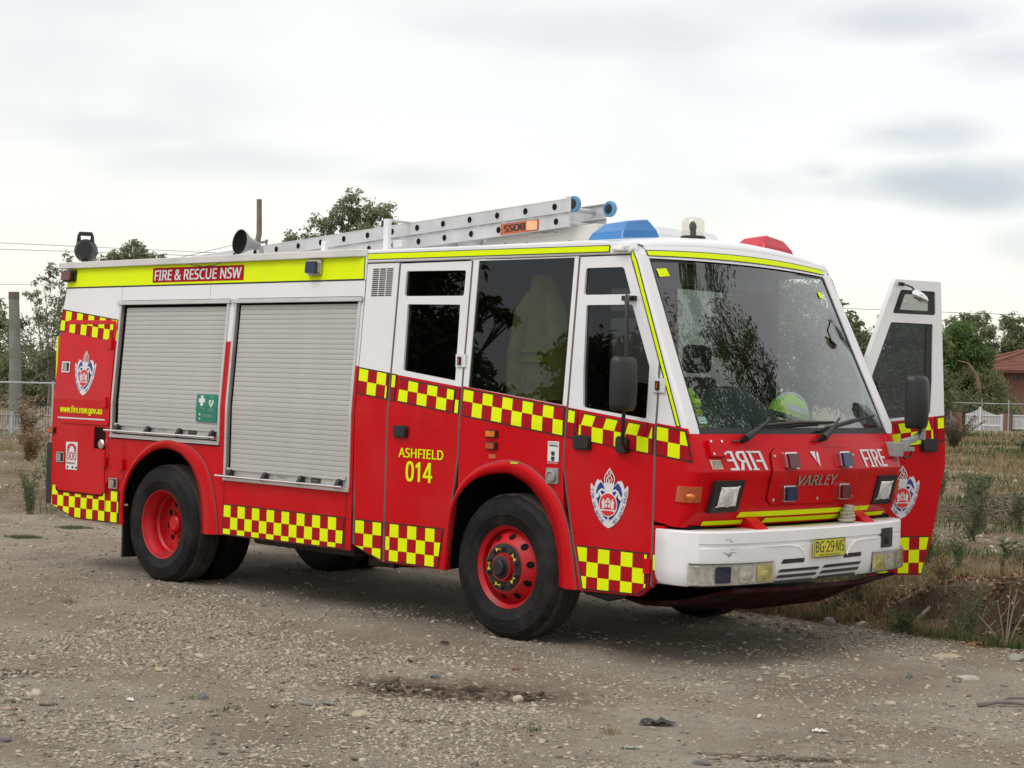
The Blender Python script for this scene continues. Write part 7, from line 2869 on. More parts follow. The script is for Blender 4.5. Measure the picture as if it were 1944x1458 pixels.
for a_ in (('wiry dead weed in front of the brown bank, nearer the bumper', 5.30, 1.95, 0.34, 12, LEAF_D, STEM_D, 0.06, 0.008, 0.5, 26),
           ('grey weed on the verge straight below the open door', 4.85, 2.35, 0.36, 10, LEAF_B, STEM_G, 0.08, 0.010, 0.4, 34),
           ('pale straw weed on the lip of the bank', 5.55, 2.60, 0.30, 14, LEAF_D, STEM_D, 0.09, 0.007, 0.6, 22),
           ('feathery weed on the bank top near the right edge', 5.95, 3.30, 0.34, 10, LEAF_B, STEM_G, 0.08, 0.009, 0.4, 34),
           ('dark green weed beside the far end of the bumper', 4.65, 2.75, 0.32, 9, LEAF_A, STEM_G, 0.10, 0.016, 0.4, 28),
           ('tangled brown weed between the open door and the field', 2.9, 6.6, 0.45, 16, LEAF_D, STEM_D, 0.09, 0.010, 0.6, 34),
           ('grey green weed clump half way to the brush pile', 2.8, 7.9, 0.55, 12, LEAF_B, STEM_G, 0.10, 0.013, 0.4, 40)):
    weed(*a_)
# dead spiky stems at the right edge
mb = MB()
x0, y0 = 6.62, 1.62
z0 = hz(x0, y0)
for (dx, dy, dz, r_) in ((-0.16, -0.13, 0.27, 0.007), (-0.05, -0.05, 0.38, 0.006), (0.05, 0.06, 0.46, 0.008), (0.10, 0.09, 0.30, 0.006), (-0.10, -0.09, 0.20, 0.005), (0.02, 0.02, 0.50, 0.006)):
    mb.tube([(x0, y0, z0), (x0 + dx * 0.5, y0 + dy * 0.5, z0 + dz * 0.55), (x0 + dx, y0 + dy, z0 + dz)], [r_, r_ * 0.7, r_ * 0.35], 5)
    mb.tube([(x0 + dx * 0.6, y0 + dy * 0.6, z0 + dz * 0.65), (x0 + dx * 0.6 + 0.03, y0 + dy * 0.6 + 0.05, z0 + dz * 0.85)], [r_ * 0.5, r_ * 0.25], 4)
tag(mb.build('dead_plant', paint('bare_dead_stem', (0.25, 0.20, 0.17), 0.9), None), 'leafless dead plant with spiky stems in the ditch at the right edge', 'plant')
stick('stake', 'short brown stake stuck in the top of the bank at the right edge', 'stake', [(6.02, 2.62, hz(6.02, 2.62) - 0.05), (6.04, 2.62, hz(6.02, 2.62) + 0.16)], [0.018, 0.016], (0.09, 0.06, 0.045), 5)

# =================================================================== TREES
RV, BV = np.array([0.7203, 0.6937]), np.array([-0.6937, 0.7203])     # along the picture, and away from the camera


def leaf_ramp(name, dark, mid, light, tr=0.5):
    return island_mat(name, [(0.0, dark), (0.5, mid), (1.0, light)], 0.65, translucent=tr, spec=0.35)


FOL = {
    'gum': leaf_ramp('gum_leaves', (0.14, 0.168, 0.088), (0.225, 0.255, 0.135), (0.31, 0.335, 0.19)),
    'pale': leaf_ramp('pale_gum_leaves', (0.16, 0.185, 0.11), (0.245, 0.27, 0.165), (0.34, 0.36, 0.24)),
    'dark': leaf_ramp('dark_leaves', (0.10, 0.135, 0.062), (0.165, 0.208, 0.095), (0.235, 0.28, 0.135)),
    'bright': leaf_ramp('bright_leaves', (0.070, 0.125, 0.038), (0.115, 0.19, 0.06), (0.18, 0.26, 0.10)),
    'olive': leaf_ramp('olive_leaves', (0.13, 0.15, 0.07), (0.205, 0.225, 0.108), (0.28, 0.29, 0.155)),
}
BARK = paint('grey_bark', (0.17, 0.145, 0.125), 0.9, var=0.3, scale=3)
BARK_P = paint('pale_bark', (0.36, 0.33, 0.29), 0.85, var=0.25, scale=3)


def tree(name, label, cat, base, clumps, n_leaf, leaf, fol, bark=BARK, trunk_r=0.16, group=None, z0=0.0, hollow=0.55, fork=0.3, seed=0, trunk_top=None):
    """clumps: (along, height, away, radius_along, radius_up) about the base; leaves fill their shells, limbs run to each"""
    rr = np.random.default_rng(seed + 100)
    bx, by = base
    t = thing(name, label, cat, (bx, by, z0), 0, group)
    mb = MB()
    cs = []
    for (a, z, b, ra, rz_) in clumps:
        p = RV * a + BV * b
        cs.append((p[0], p[1], z, ra, rz_))
    top = max(c[2] for c in cs)
    fk = top * fork
    mx, my = np.mean([c[0] for c in cs]), np.mean([c[1] for c in cs])
    mb.tube([(0, 0, -0.2), (mx * 0.1, my * 0.1, fk * 0.5), (mx * 0.3, my * 0.3, fk)], [trunk_r * 1.25, trunk_r, trunk_r * 0.8], 8)
    for (x, y, z, ra, rz_) in cs:
        m = Vector((mx * 0.3, my * 0.3, fk))
        e_ = Vector((x, y, max(z, fk * 1.02)))
        mid = m.lerp(e_, 0.5) + Vector((rr.normal(0, 0.12), rr.normal(0, 0.12), 0.15 * (e_ - m).length * rr.uniform(-0.3, 0.8)))
        mb.tube([m, mid, e_], [trunk_r * 0.55, trunk_r * 0.32, trunk_r * 0.12], 6, cap=False)
        for q in range(4):
            d_ = Vector(rr.normal(size=3))
            d_.z = abs(d_.z) * 0.7
            d_.normalize()
            mb.tube([mid.lerp(e_, 0.5), e_ + Vector((d_.x * ra, d_.y * ra, d_.z * rz_)) * 0.8], [trunk_r * 0.14, trunk_r * 0.04], 4, cap=False)
    mb.build('trunk', bark, t, smooth=60)
    vol = np.array([c[3] * c[3] * c[4] for c in cs]) ** 0.8
    cnt = (n_leaf * vol / vol.sum()).astype(int) + 20
    P0 = []
    for (x, y, z, ra, rz_), k in zip(cs, cnt):
        # each clump is itself a spray of small bunches, so the outline is broken
        nb = max(5, k // 26)
        dv = rr.normal(size=(nb, 3))
        dv /= np.linalg.norm(dv, axis=1, keepdims=True)
        rad = hollow + (1.08 - hollow) * rr.random(nb) ** 0.8
        bc_ = dv * rad[:, None] * np.array([ra, ra, rz_]) + np.array([x, y, z])
        idx = rr.integers(0, nb, k)
        P0.append(bc_[idx] + rr.normal(size=(k, 3)) * np.array([1, 1, 0.75]) * 0.15 * min(ra, 1.6 * rz_))
    P0 = np.concatenate(P0)
    n_ = len(P0)
    D = rr.normal(size=(n_, 3))
    D[:, 2] = D[:, 2] * 0.6 - 0.35
    global RNG
    leaves_mesh('crown', P0, D, rr.uniform(0.6, 1.25, n_) * leaf, rr.uniform(0.6, 1.2, n_) * leaf * 0.42, FOL[fol], t)
    return t


def at(px_off, scale):
    return px_off * scale


G_BACK = 'trees along the far side of the field'
tree('gum_tree', 'sparse feathery gum tree behind the timber pole at the left', 'tree', (-44.2, 24.7),
     [(-1.1, 2.6, 0, 0.75, 0.6), (-0.5, 3.6, 0.3, 0.6, 0.6), (0.3, 3.2, 0, 0.8, 0.8), (0.35, 4.4, 0.2, 0.55, 0.6), (-0.65, 4.5, 0, 0.4, 0.5), (0.1, 5.35, 0, 0.35, 0.45), (0.75, 4.9, 0, 0.5, 0.6),
      (0.8, 3.9, 0.3, 0.7, 0.7), (0.0, 2.2, 0.3, 1.0, 0.6), (1.0, 2.9, 0, 0.8, 0.7), (-0.25, 5.0, 0, 0.3, 0.35), (0.55, 5.6, 0, 0.3, 0.4), (-1.2, 3.4, 0.1, 0.45, 0.5), (1.2, 5.3, 0.2, 0.5, 0.5)],
     7500, 0.14, 'pale', BARK, 0.045, hollow=0.1, fork=0.2, seed=1)
tree('shrub', 'dark olive thicket behind the white palings at the left', 'shrub', (-57.9, 32.5),
     [(-1.6, 1.6, 0, 1.0, 0.9), (-0.4, 1.9, 0.2, 1.0, 0.8), (0.7, 1.7, 0, 1.0, 0.9), (1.8, 2.0, 0, 1.0, 0.9), (-0.9, 0.9, -0.3, 1.2, 0.8), (0.8, 0.8, -0.3, 1.2, 0.8), (2.4, 1.1, 0, 1.0, 0.9), (1.3, 2.6, 0.2, 0.8, 0.6)],
     11000, 0.24, 'olive', BARK, 0.06, fork=0.15, seed=2)
tree('tree', 'dark tree cut off by the left edge of the picture', 'tree', (-63.9, 33.6),
     [(-1.6, 3.6, 0, 1.3, 1.1), (-0.2, 4.3, 0, 1.0, 0.75), (0.35, 3.5, 0.2, 0.75, 0.7), (-0.8, 2.6, 0, 1.3, 0.9), (0.5, 2.4, 0, 0.7, 0.6)], 7000, 0.24, 'dark', BARK, 0.16, seed=3)
tree('gum_tree', 'rounded gum crown showing above the tail of the engine roof', 'tree', (-63.4, 41.0),
     [(-1.6, 6.9, 0, 0.85, 0.65), (-0.7, 7.2, 0.2, 0.75, 0.6), (0.05, 7.75, 0, 0.7, 0.6), (0.75, 7.25, 0.1, 0.75, 0.6), (1.5, 7.15, 0, 0.6, 0.55), (0.0, 6.3, 0, 1.6, 0.7), (-2.2, 6.2, 0, 0.7, 0.6), (1.9, 6.2, 0, 0.8, 0.6)],
     12000, 0.22, 'gum', BARK_P, 0.16, fork=0.55, seed=4)
tree('gum_tree', 'gum tree rising above the ladder on the engine roof', 'tree', (-32.7, 28.9),
     [(-1.85, 6.35, 0, 0.40, 0.40), (-1.25, 6.4, 0.1, 0.55, 0.45), (-0.75, 6.9, 0, 0.55, 0.5), (-0.15, 7.35, 0, 0.55, 0.55), (0.15, 7.85, 0.1, 0.42, 0.35), (0.65, 7.35, 0, 0.55, 0.45), (1.15, 7.45, 0, 0.5, 0.38),
      (1.35, 7.1, 0.1, 0.4, 0.35), (0.5, 6.7, 0, 0.7, 0.5), (-0.6, 6.1, 0, 1.0, 0.5), (1.1, 6.4, 0, 0.7, 0.5), (-1.6, 5.6, 0, 0.8, 0.6), (0.2, 5.6, 0, 1.2, 0.6)],
     13000, 0.145, 'gum', BARK, 0.10, hollow=0.25, fork=0.6, seed=5)
tree('gum_tree', 'dense dark tree behind the top corner of the windscreen', 'tree', (-21.3, 39.8),
     [(-1.2, 4.9, 0, 0.95, 0.75), (-0.1, 5.05, 0, 0.7, 0.6), (0.55, 4.55, 0.1, 0.6, 0.55), (1.05, 4.05, 0, 0.6, 0.55), (1.55, 3.45, 0, 0.55, 0.5), (-0.6, 3.9, -0.2, 1.2, 0.9), (0.6, 3.2, -0.2, 1.1, 0.9), (1.5, 2.5, -0.1, 0.9, 0.8),
      (0.2, 2.1, -0.2, 1.3, 0.8), (-1.4, 2.6, 0, 1.3, 1.0), (-2.4, 3.6, 0, 1.1, 1.0), (-2.2, 4.7, 0.1, 0.9, 0.7)], 30000, 0.19, 'dark', BARK, 0.12, fork=0.3, seed=6, hollow=0.25)
tree('shrub', 'dark shrub seen through the open door glass, left one', 'shrub', (-27.7, 54.5),
     [(-0.9, 3.6, 0, 0.9, 0.8), (0.3, 4.2, 0, 0.8, 0.7), (-0.3, 2.4, -0.2, 1.4, 0.9), (0.8, 2.8, 0, 1.0, 0.9), (-1.6, 2.0, 0, 1.0, 0.9), (0.2, 1.0, -0.2, 1.7, 0.8)], 14000, 0.24, 'dark', BARK, 0.11, fork=0.25, seed=7)
tree('shrub', 'dark shrub seen through the open door glass, right one', 'shrub', (-26.85, 55.3),
     [(-0.3, 4.4, 0, 0.9, 0.65), (0.7, 3.9, 0, 0.8, 0.8), (0.0, 3.0, -0.2, 1.2, 0.9), (0.7, 1.9, 0, 1.1, 0.9), (-0.8, 1.5, -0.1, 1.2, 0.9)], 14000, 0.24, 'dark', BARK, 0.11, fork=0.25, seed=8)
tree('gum_tree', 'tall gum behind the house roof, left one of the row', 'tree', (-45.6, 92.7),
     [(-0.75, 6.2, 0, 0.75, 0.7), (0.15, 6.55, 0, 0.65, 0.6), (0.85, 6.75, 0.2, 0.55, 0.6), (1.0, 5.9, 0, 0.7, 0.55), (-0.2, 5.3, 0, 1.0, 0.7), (0.9, 4.7, 0, 0.9, 0.7), (-0.8, 4.5, 0, 0.9, 0.7), (0.2, 3.6, 0, 1.5, 0.8)],
     8500, 0.24, 'gum', BARK_P, 0.13, fork=0.4, seed=9, hollow=0.3, group=G_BACK)
tree('gum_tree', 'gum with a thin see through crown, middle one of the row behind the house', 'tree', (-44.5, 93.9),
     [(-0.1, 6.05, 0, 0.55, 0.55), (0.3, 5.2, 0, 0.6, 0.5), (-0.4, 4.7, 0.1, 0.6, 0.5), (0.5, 4.3, 0, 0.8, 0.6), (-0.2, 3.7, 0, 1.0, 0.6)], 3000, 0.18, 'gum', BARK_P, 0.12, fork=0.4, seed=10, group=G_BACK, hollow=0.2)
tree('gum_tree', 'broad gum behind the house roof at the right edge', 'tree', (-43.4, 95.0),
     [(-0.55, 6.65, 0, 0.6, 0.65), (0.15, 6.3, 0, 0.7, 0.6), (0.95, 6.2, 0, 0.7, 0.6), (1.5, 5.3, 0, 0.8, 0.7), (0.1, 5.3, -0.2, 1.2, 0.7), (0.7, 4.4, 0, 1.4, 0.8), (-0.5, 4.4, 0, 0.9, 0.7), (2.3, 5.9, 0, 0.9, 0.8)],
     9500, 0.24, 'gum', BARK_P, 0.13, fork=0.4, seed=11, hollow=0.3, group=G_BACK)
tree('tree', 'bright green leafy tree beside the open door', 'tree', (-35.0, 73.8),
     [(p[0] * 1.1, 1.85 + (p[1] - 1.85) * 1.1, p[2], p[3] * 1.1, p[4] * 1.1) for p in [(-0.2, 4.7, 0, 0.75, 0.6), (0.45, 4.1, 0, 0.7, 0.6), (-0.4, 3.7, -0.1, 0.9, 0.7), (0.75, 3.1, 0, 0.6, 0.5), (0.1, 2.7, -0.2, 0.9, 0.6), (-0.9, 2.6, 0, 0.8, 0.7), (-1.2, 4.0, 0, 0.8, 0.8), (1.15, 3.6, 0.2, 0.45, 0.4)]],
     12000, 0.22, 'bright', BARK, 0.13, fork=0.3, seed=12)
tree('shrub', 'wide rounded olive bush in front of the brick house', 'shrub', (-33.86, 73.5),
     [(p[0] * 1.16, 1.85 + (p[1] - 1.85) * 1.16 - 0.1, p[2], p[3] * 1.16, p[4] * 1.16) for p in [(-0.75, 2.2, 0, 0.85, 0.75), (0.15, 2.55, 0, 0.8, 0.6), (0.8, 2.05, 0, 0.75, 0.65), (1.15, 1.45, 0, 0.65, 0.6), (-0.3, 1.3, -0.3, 1.2, 0.8), (0.6, 1.1, -0.3, 1.0, 0.7), (-1.2, 1.4, 0, 0.7, 0.7), (0.2, 0.6, -0.3, 1.6, 0.6)]],
     15000, 0.19, 'olive', BARK, 0.10, fork=0.15, seed=13)
# old palm with hanging brown fronds
pt = thing('palm_tree', 'old palm with hanging dead brown fronds beside the open door', 'tree', (-25.9, 56.2, 0))
mb = MB()
mb.tube([(-0.12, -0.1, -0.1), (-0.1, -0.08, 1.6), (-0.05, -0.05, 3.0)], [0.17, 0.15, 0.12], 8)
mb.build('trunk', paint('brown_palm_trunk', (0.14, 0.10, 0.085), 0.95, var=0.3, scale=5), pt, smooth=60)
mb = MB()
PALM = paint('dead_palm_frond', (0.25, 0.165, 0.105), 0.9, var=0.25, scale=3)
for arc in ([(0.0, 3.0), (0.12, 2.3), (0.32, 1.5), (0.55, 0.95), (0.75, 0.75)], [(0.55, 3.25), (1.05, 3.15), (1.42, 2.65), (1.55, 2.1), (1.55, 1.75)], [(-0.05, 2.9), (0.02, 2.2), (0.10, 1.4), (0.12, 0.7)]):
    for off in (-0.07, 0.0, 0.07):
        mb.tube([(RV[0] * (a + off * i * 0.3), RV[1] * (a + off * i * 0.3), z) for i, (a, z) in enumerate(arc)], [0.015, 0.028, 0.034, 0.024, 0.008][:len(arc)], 5)
mb.build('frond', PALM, pt, smooth=60)

# trees behind the photographer: only their reflections in the glass are seen
TW = [(-0.30 + 0.37 * k, z, 0.1 - 0.91 * k, r, r) for k, z, r in ((-0.7, 9.0, 0.5), (-0.4, 8.2, 0.7), (0.0, 9.3, 0.8), (0.1, 10.5, 0.6), (0.3, 8.0, 0.9), (0.7, 9.8, 0.8), (0.8, 8.6, 0.9), (1.0, 11.0, 0.7), (1.3, 9.2, 0.9),
                                                               (1.6, 10.4, 0.8), (1.8, 8.4, 0.9), (2.2, 9.6, 0.9), (2.4, 11.2, 0.7), (2.8, 8.8, 0.9), (0.4, 7.2, 0.9), (1.4, 7.2, 1.0))]
tree('gum_tree', 'twiggy tree past the front of the engine, seen reflected in the windscreen', 'tree', (12.0, 10.6), TW, 17000, 0.115, 'dark', BARK, 0.12, fork=0.55, hollow=0.05, seed=14)
CD = lambda k, z, r, h: (0.258 * k, z, -0.943 * k, r, h)
tree('gum_tree', 'dark tree reflected in the crew cab windows, taller one', 'tree', (-28.9, -30.7),
     [CD(-2.0, 9.5, 1.6, 1.6), CD(-0.4, 10.2, 1.7, 1.8), CD(-2.0, 6.5, 1.8, 1.8), CD(0.2, 7.0, 1.7, 1.8), CD(1.0, 8.1, 0.9, 0.8), CD(1.5, 6.4, 1.1, 1.3), CD(2.4, 5.4, 1.2, 1.2), CD(3.6, 5.0, 1.2, 1.2), CD(0.0, 4.0, 2.4, 1.8), CD(2.8, 3.6, 2.0, 1.4),
      CD(2.0, 9.2, 0.5, 0.25), CD(2.9, 8.7, 0.5, 0.25)], 34000, 0.34, 'dark', BARK, 0.3, fork=0.3, hollow=0.1, seed=15)
tree('gum_tree', 'dark tree reflected in the front door window, shorter one', 'tree', (-23.6, -33.9),
     [CD(-0.8, 7.2, 1.2, 1.3), CD(0.6, 7.4, 1.2, 1.3), CD(-0.9, 5.0, 1.4, 1.4), CD(0.9, 5.0, 1.4, 1.4), CD(0, 3.0, 2.2, 1.4), CD(2.4, 6.2, 1.4, 1.4)], 24000, 0.34, 'dark', BARK, 0.25, fork=0.3, hollow=0.1, seed=16)

# =================================================================== HOUSE, FENCES, POLES
HO = np.array([-36.75, 80.4])


def hp(a, b, z):
    p = HO + RV * a + BV * b
    return (p[0], p[1], z)


house = thing('brick_house', 'low brick house with a red tiled hip roof at the right edge', 'house', hp(0, 0, 0))
HL = Vector(hp(0, 0, 0))


def hbuild(mb, name, m_, parent=house, **kw):
    o = mb.build(name, m_, parent, **kw)
    if parent is house:
        o.location = -HL
    return o


def brick_mat():
    M = Mat('red_brown_brick')
    tc_ = M.n('NewGeometry')
    mp_ = M.n('Mapping')
    mp_.inputs['Rotation'].default_value = (0, 0, -0.767)
    M.l(tc_.outputs['Position'], mp_.inputs[0])
    sx_ = M.n('SeparateXYZ')
    M.l(mp_.outputs[0], sx_.inputs[0])
    cb = M.n('CombineXYZ')
    M.l(sx_.outputs[0], cb.inputs[0])
    M.l(sx_.outputs[2], cb.inputs[1])
    br = M.n('TexBrick')
    br.inputs['Scale'].default_value = 4.2
    br.inputs['Color1'].default_value = (0.22, 0.095, 0.062, 1)
    br.inputs['Color2'].default_value = (0.155, 0.070, 0.048, 1)
    br.inputs['Mortar'].default_value = (0.25, 0.20, 0.165, 1)
    br.inputs['Mortar Size'].default_value = 0.018
    M.l(cb.outputs[0], br.inputs['Vector'])
    M.l(br.outputs['Color'], M.b.inputs['Base Color'])
    M.b.inputs['Roughness'].default_value = 0.9
    return M.m


BRICK = brick_mat()
mb = MB()
win = [(1.02, 2.72), (1.32, 2.72), (1.32, 3.00), (1.02, 3.00)]
wm = lambda u, v, w_=0.0: hp(u, -w_, v)
plate(mb, wm, [(0, -0.3), (11, -0.3), (11, 3.26), (0, 3.26)], 0.0, -0.24, holes=[win])
plate(mb, lambda u, v, w_=0.0: hp(-w_, u, v), [(0.25, -0.3), (8, -0.3), (8, 3.26), (0.25, 3.26)], 0.0, -0.24)
hbuild(mb, 'wall', BRICK)
mb = MB()
plate(mb, wm, [(0.98, 2.68), (1.36, 2.68), (1.36, 3.04), (0.98, 3.04)], -0.06, -0.12, holes=[[(1.05, 2.75), (1.29, 2.75), (1.29, 2.97), (1.05, 2.97)]])
wf = hbuild(mb, 'window', paint('dark_window_frame', (0.10, 0.11, 0.12), 0.6))
mb = MB()
plate(mb, wm, [(1.05, 2.75), (1.29, 2.75), (1.29, 2.97), (1.05, 2.97)], -0.09, -0.10)
mb.build('pane', paint('dark_pane', (0.03, 0.035, 0.04), 0.1), wf)
# hip roof with its courses of tiles as real steps
TILE = paint('terracotta_tile', (0.19, 0.075, 0.052), 0.85, var=0.2, scale=1.6, dirt=(0.13, 0.08, 0.065), dscale=2.2, damt=0.7)
ez, rz_ = 3.24, 4.45
a0, a1, b0, b1 = -1.35, 11.6, -0.7, 8.6
mb = MB()
nc = 14
for i in range(nc):
    t0, t1 = i / nc, (i + 1) / nc
    k0, k1 = 4.3 * t0, 4.3 * t1
    z0, z1 = ez + (rz_ - ez) * t0, ez + (rz_ - ez) * t1
    lift = 0.045
    for (p, q, r_, s_) in (((a0 + k0, b0 + k0), (a1, b0 + k0), (a1, b0 + k1), (a0 + k1, b0 + k1)), ((a0 + k0, b1 - k0), (a0 + k0, b0 + k0), (a0 + k1, b0 + k1), (a0 + k1, b1 - k1)),
                           ((a1, b1 - k0), (a0 + k0, b1 - k0), (a0 + k1, b1 - k1), (a1, b1 - k1))):
        mb.face([hp(*p, z0 + lift), hp(*q, z0 + lift), hp(*r_, z1), hp(*s_, z1)])
        mb.face([hp(*p, z0 - 0.02), hp(*q, z0 - 0.02), hp(*q, z0 + lift), hp(*p, z0 + lift)])
hbuild(mb, 'roof', TILE)
mb = MB()
for (p, q) in (((a0, b0), (a0 + 4.3, b0 + 4.3)), ((a0, b1), (a0 + 4.3, b1 - 4.3))):
    mb.tube([hp(*p, ez + 0.06), hp(*q, rz_ + 0.06)], 0.10, 6)
mb.tube([hp(a0 + 4.3, b0 + 4.3, rz_ + 0.05), hp(a1, b0 + 4.3, rz_ + 0.05)], 0.10, 6)
hbuild(mb, 'ridge_capping', TILE)
mb = MB()
mb.box((a0, b0 - 0.06, ez - 0.14), (a1, b0, ez + 0.03), M=hp)
mb.box((a0 - 0.06, b0, ez - 0.14), (a0, b1, ez + 0.03), M=hp)
hbuild(mb, 'gutter', paint('brown_red_gutter', (0.13, 0.035, 0.028), 0.5))
mb = MB()
mb.box((a0, b0, ez - 0.13), (a1, 0.0, ez - 0.10), M=hp)
mb.box((a0, b0, ez - 0.13), (0, b1, ez - 0.10), M=hp)
hbuild(mb, 'soffit', paint('dark_soffit', (0.09, 0.06, 0.05), 0.8))

# wire mesh fence on galvanised posts, right
GALV = paint('galvanised_pipe', (0.42, 0.43, 0.43), 0.5, metal=0.3, var=0.15, scale=3)
F0 = np.array([-27.2, 59.2])


def fence(name, label, o0, ts, z1, t_lo, t_hi, rail_z, mesh_a, post_r=0.024):
    f = thing(name, label, 'fence', (o0[0], o0[1], 0))
    L0 = Vector((o0[0], o0[1], 0))
    fp = lambda t, z: Vector((o0[0] + RV[0] * t, o0[1] + RV[1] * t, z))
    for t in ts:
        mb = MB()
        mb.tube([fp(t, -0.1), fp(t, z1)], post_r, 8)
        mb.build('post', GALV, f, smooth=60).location = -L0
    mb = MB()
    n_ = 10
    mb.tube([fp(t_lo + (t_hi - t_lo) * i / n_, rail_z + 0.015 * math.sin(i * 1.7)) for i in range(n_ + 1)], post_r * 0.75, 6)
    mb.build('top_rail', GALV, f, smooth=60).location = -L0
    mb = MB()
    st = 0.11
    hgt = rail_z - 0.05
    t = t_lo - hgt
    while t < t_hi:
        for s in (1, -1):
            a, b = (t, t + hgt) if s > 0 else (t + hgt, t)
            p, q = fp(a, 0.05), fp(b, rail_z)
            mb.face([p + Vector((0, 0, 0.0009)), q + Vector((0, 0, 0.0009)), q - Vector((0, 0, 0.0009)), p - Vector((0, 0, 0.0009))])
        t += st
    o = mb.build('wire_mesh', GALV, f)
    o.location = -L0
    o['kind'] = 'stuff'
    return f


fence('wire_fence', 'chain wire fence on grey pipe posts in front of the white gates', F0, (-7.2, -4.8, -2.4, 0.0, 1.34, 2.52, 5.0), 1.66, -8.5, 6.5, 1.47, 0)
fence('wire_fence', 'chain wire fence with a single pale top rail crossing in front of the timber pole', np.array([-22.55, 10.85]), (-2.8, 0.62, 3.4), 1.55, -4.0, 5.0, 1.49, 0, 0.028)

# white gates between brick piers
WHITE_F = paint('white_fence_paint', (0.66, 0.67, 0.68), 0.55, var=0.05)
G0 = np.array([-32.84, 70.37])


def palings(name, label, o0, leafs, posts, cat, base=0.02):
    f = thing(name, label, cat, (o0[0], o0[1], 0))
    L0 = Vector((o0[0], o0[1], 0))
    fp = lambda t, z, b=0.0: Vector((o0[0] + RV[0] * t + BV[0] * b, o0[1] + RV[1] * t + BV[1] * b, z))
    for (t, z, wd) in posts:
        mb = MB()
        mb.hexa([fp(t - wd / 2, -0.05, -wd / 2), fp(t + wd / 2, -0.05, -wd / 2), fp(t + wd / 2, -0.05, wd / 2), fp(t - wd / 2, -0.05, wd / 2)],
                [fp(t - wd / 2, z, -wd / 2), fp(t + wd / 2, z, -wd / 2), fp(t + wd / 2, z, wd / 2), fp(t - wd / 2, z, wd / 2)])
        mb.build('post', WHITE_F, f).location = -L0
    for (ta, tb, top, rails, pitch, wd) in leafs:
        mb = MB()
        t = ta + pitch * 0.5
        me = None
        while t < tb:
            z = top((t - ta) / (tb - ta))
            mb = MB()
            mb.hexa([fp(t - wd / 2, base), fp(t + wd / 2, base), fp(t + wd / 2, base, 0.02), fp(t - wd / 2, base, 0.02)],
                    [fp(t - wd / 2, z), fp(t + wd / 2, z), fp(t + wd / 2, z, 0.02), fp(t - wd / 2, z, 0.02)])
            mb.build('paling', WHITE_F, f).location = -L0
            t += pitch
        for z, hh in rails:
            mb = MB()
            mb.hexa([fp(ta, z - hh / 2, -0.03), fp(tb, z - hh / 2, -0.03), fp(tb, z - hh / 2, 0.0), fp(ta, z - hh / 2, 0.0)],
                    [fp(ta, z + hh / 2, -0.03), fp(tb, z + hh / 2, -0.03), fp(tb, z + hh / 2, 0.0), fp(ta, z + hh / 2, 0.0)])
            mb.build('rail', WHITE_F, f).location = -L0
    return f


palings('white_gate', 'pair of white paling gates with swept tops before the brick house', G0,
        [(0.0, 0.66, lambda u: 0.86 + 0.26 * u ** 1.6, [(0.80, 0.06), (0.34, 0.08)], 0.075, 0.045), (0.82, 1.80, lambda u: 1.10 - 0.26 * min(1, u * 1.35) ** 0.8, [(0.80, 0.06), (0.30, 0.10)], 0.075, 0.045)],
        [(0.74, 1.22, 0.11), (1.84, 0.88, 0.12)], 'gate')
palings('white_gate', 'low pale mesh gate at the right edge past the brick pier', G0,
        [(2.38, 3.60, lambda u: 0.80, [(0.84, 0.05), (0.18, 0.05)], 0.06, 0.035)], [], 'gate', 0.2)
for i, (t, lab) in enumerate(((2.08, 'short brick pier right of the white gates'), (-0.42, 'short brick pier left of the white gates'))):
    mb = MB()
    p = G0 + RV * t
    w2 = 0.19
    cor = [RV * a + BV * b for a, b in ((-w2, -w2), (w2, -w2), (w2, w2), (-w2, w2))]
    mb.hexa([(p[0] + c[0], p[1] + c[1], -0.1) for c in cor], [(p[0] + c[0], p[1] + c[1], 0.92) for c in cor])
    tag(mb.build('brick_pier', BRICK, None), lab, 'pier')
WHITE_F = paint('weathered_paling_paint', (0.40, 0.40, 0.39), 0.7, var=0.12)
# white arched palings, left
palings('paling_fence', 'white paling fence with arched tops at the left edge', np.array([-28.56, 13.40]),
        [(-1.4, 0.55, lambda u: 0.62 + 0.24 * math.sin(math.pi * u) ** 0.8, [(0.62, 0.022), (0.25, 0.022)], 0.07, 0.018),
         (0.62, 2.57, lambda u: 0.62 + 0.24 * math.sin(math.pi * u) ** 0.8, [(0.62, 0.022), (0.25, 0.022)], 0.07, 0.018)], [(0.585, 0.70, 0.06)], 'fence')

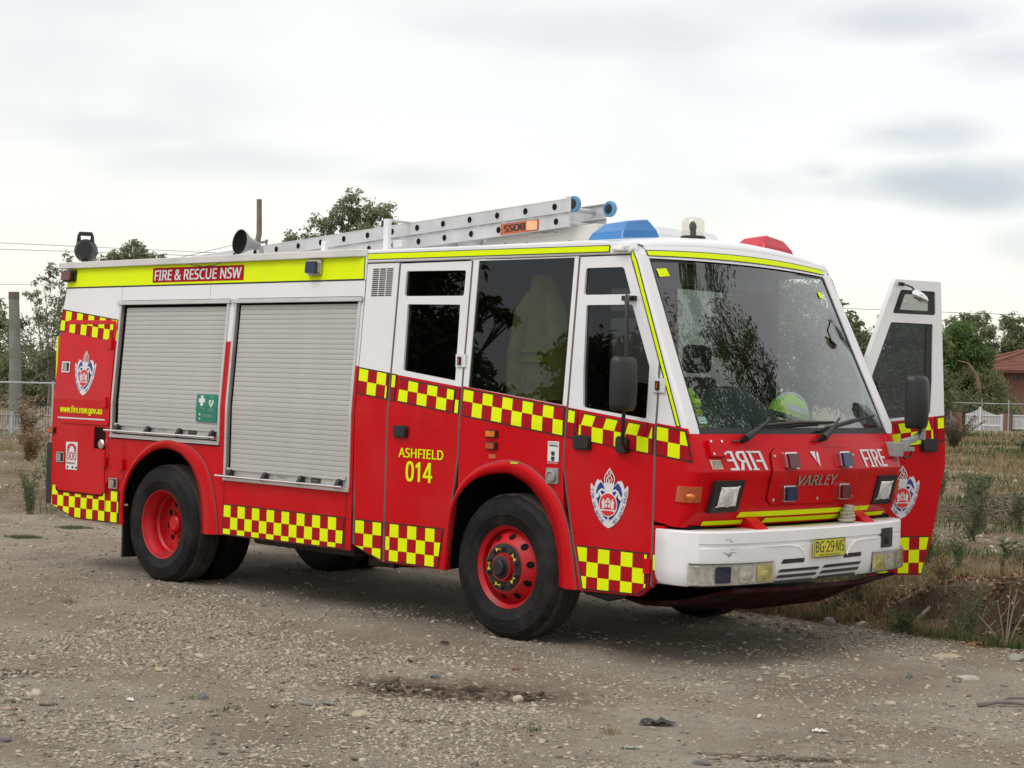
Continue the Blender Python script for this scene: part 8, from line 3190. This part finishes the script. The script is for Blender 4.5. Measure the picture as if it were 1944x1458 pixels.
# timber poles
pole_m = paint('weathered_pole', (0.20, 0.215, 0.185), 0.9, var=0.2, scale=1.3, bump=0.4, bscale=8, dirt=(0.13, 0.11, 0.085), dscale=1.5, damt=0.7)
pl_ = thing('timber_pole', 'thick grey green timber pole cut off flat, standing at the left edge', 'pole', (-36.15, 18.65, 0))
mb = MB()
mb.tube([(0, 0, -0.2), (-0.02, -0.06, 2.0), (-0.06, -0.14, 3.95)], [0.215, 0.185, 0.160], 14)
mb.build('shaft', pole_m, pl_, smooth=50)
mb = MB()
mb.tube([(-0.06, -0.14, 3.94), (-0.062, -0.148, 4.16)], [0.168, 0.165], 14)
mb.build('cap_band', paint('brown_pole_cap', (0.15, 0.115, 0.09), 0.9, var=0.2, scale=3), pl_, smooth=50)
p2 = thing('timber_pole', 'thin bare pole standing behind the black horn on the engine roof', 'pole', (-30.9, 23.7, 0))
mb = MB()
mb.tube([(-0.1, 0.0, -0.2), (-0.06, 0, 4.0), (-0.02, 0.0, 5.6), (0.05, 0.06, 6.2), (0.03, 0.04, 7.24)], [0.12, 0.10, 0.09, 0.085, 0.080], 10)
mb.build('shaft', paint('brown_pole', (0.20, 0.175, 0.15), 0.9, var=0.2, scale=2), p2, smooth=50)
mb = MB()
mb.tube([(-0.04, -0.04, 5.88), (0.20, 0.20, 5.93)], 0.035, 6)
mb.tube([(0.22, 0.22, 5.80), (0.22, 0.22, 6.0)], [0.03, 0.045], 8)
mb.build('bracket', paint('grey_bracket', (0.22, 0.21, 0.20), 0.8), p2)
WIRE = paint('dark_wire', (0.05, 0.05, 0.055), 0.6)


def wire(label, a, b, sag, r_=0.008):
    mb = MB()
    a, b = Vector(a), Vector(b)
    mb.tube([a.lerp(b, t) - Vector((0, 0, sag * 4 * t * (1 - t))) for t in [i / 12 for i in range(13)]], r_, 5)
    return tag(mb.build('overhead_wire', WIRE, None), label, 'wire')


def ext(p, q, k0, k1):
    p, q = Vector(p), Vector(q)
    return p + (q - p) * k0, p + (q - p) * k1


wire('upper of two thin wires crossing the sky at the left', *ext((-41.1, 20.8, 6.01), (-36.9, 24.9, 5.91), -0.6, 1.55), 0.0)
wire('lower of two thin wires crossing the sky at the left', *ext((-41.1, 20.8, 5.80), (-36.9, 24.9, 5.77), -0.6, 1.55), 0.0)
wire('faint wire low in the sky by the timber pole at the left', *ext((-41.1, 20.8, 4.61), (-39.5, 22.4, 4.65), -1.2, 2.0), 0.0, 0.006)
wire('thin wire crossing behind the open cab door at the right', *ext((-21.0, 40.2, 4.64), (-16.2, 44.8, 4.58), -0.6, 1.3), 0.02)
wire('slack wire climbing to the thin bare pole', (-34.5, 20.2, 4.75), (-30.92, 23.68, 6.0), 0.05)
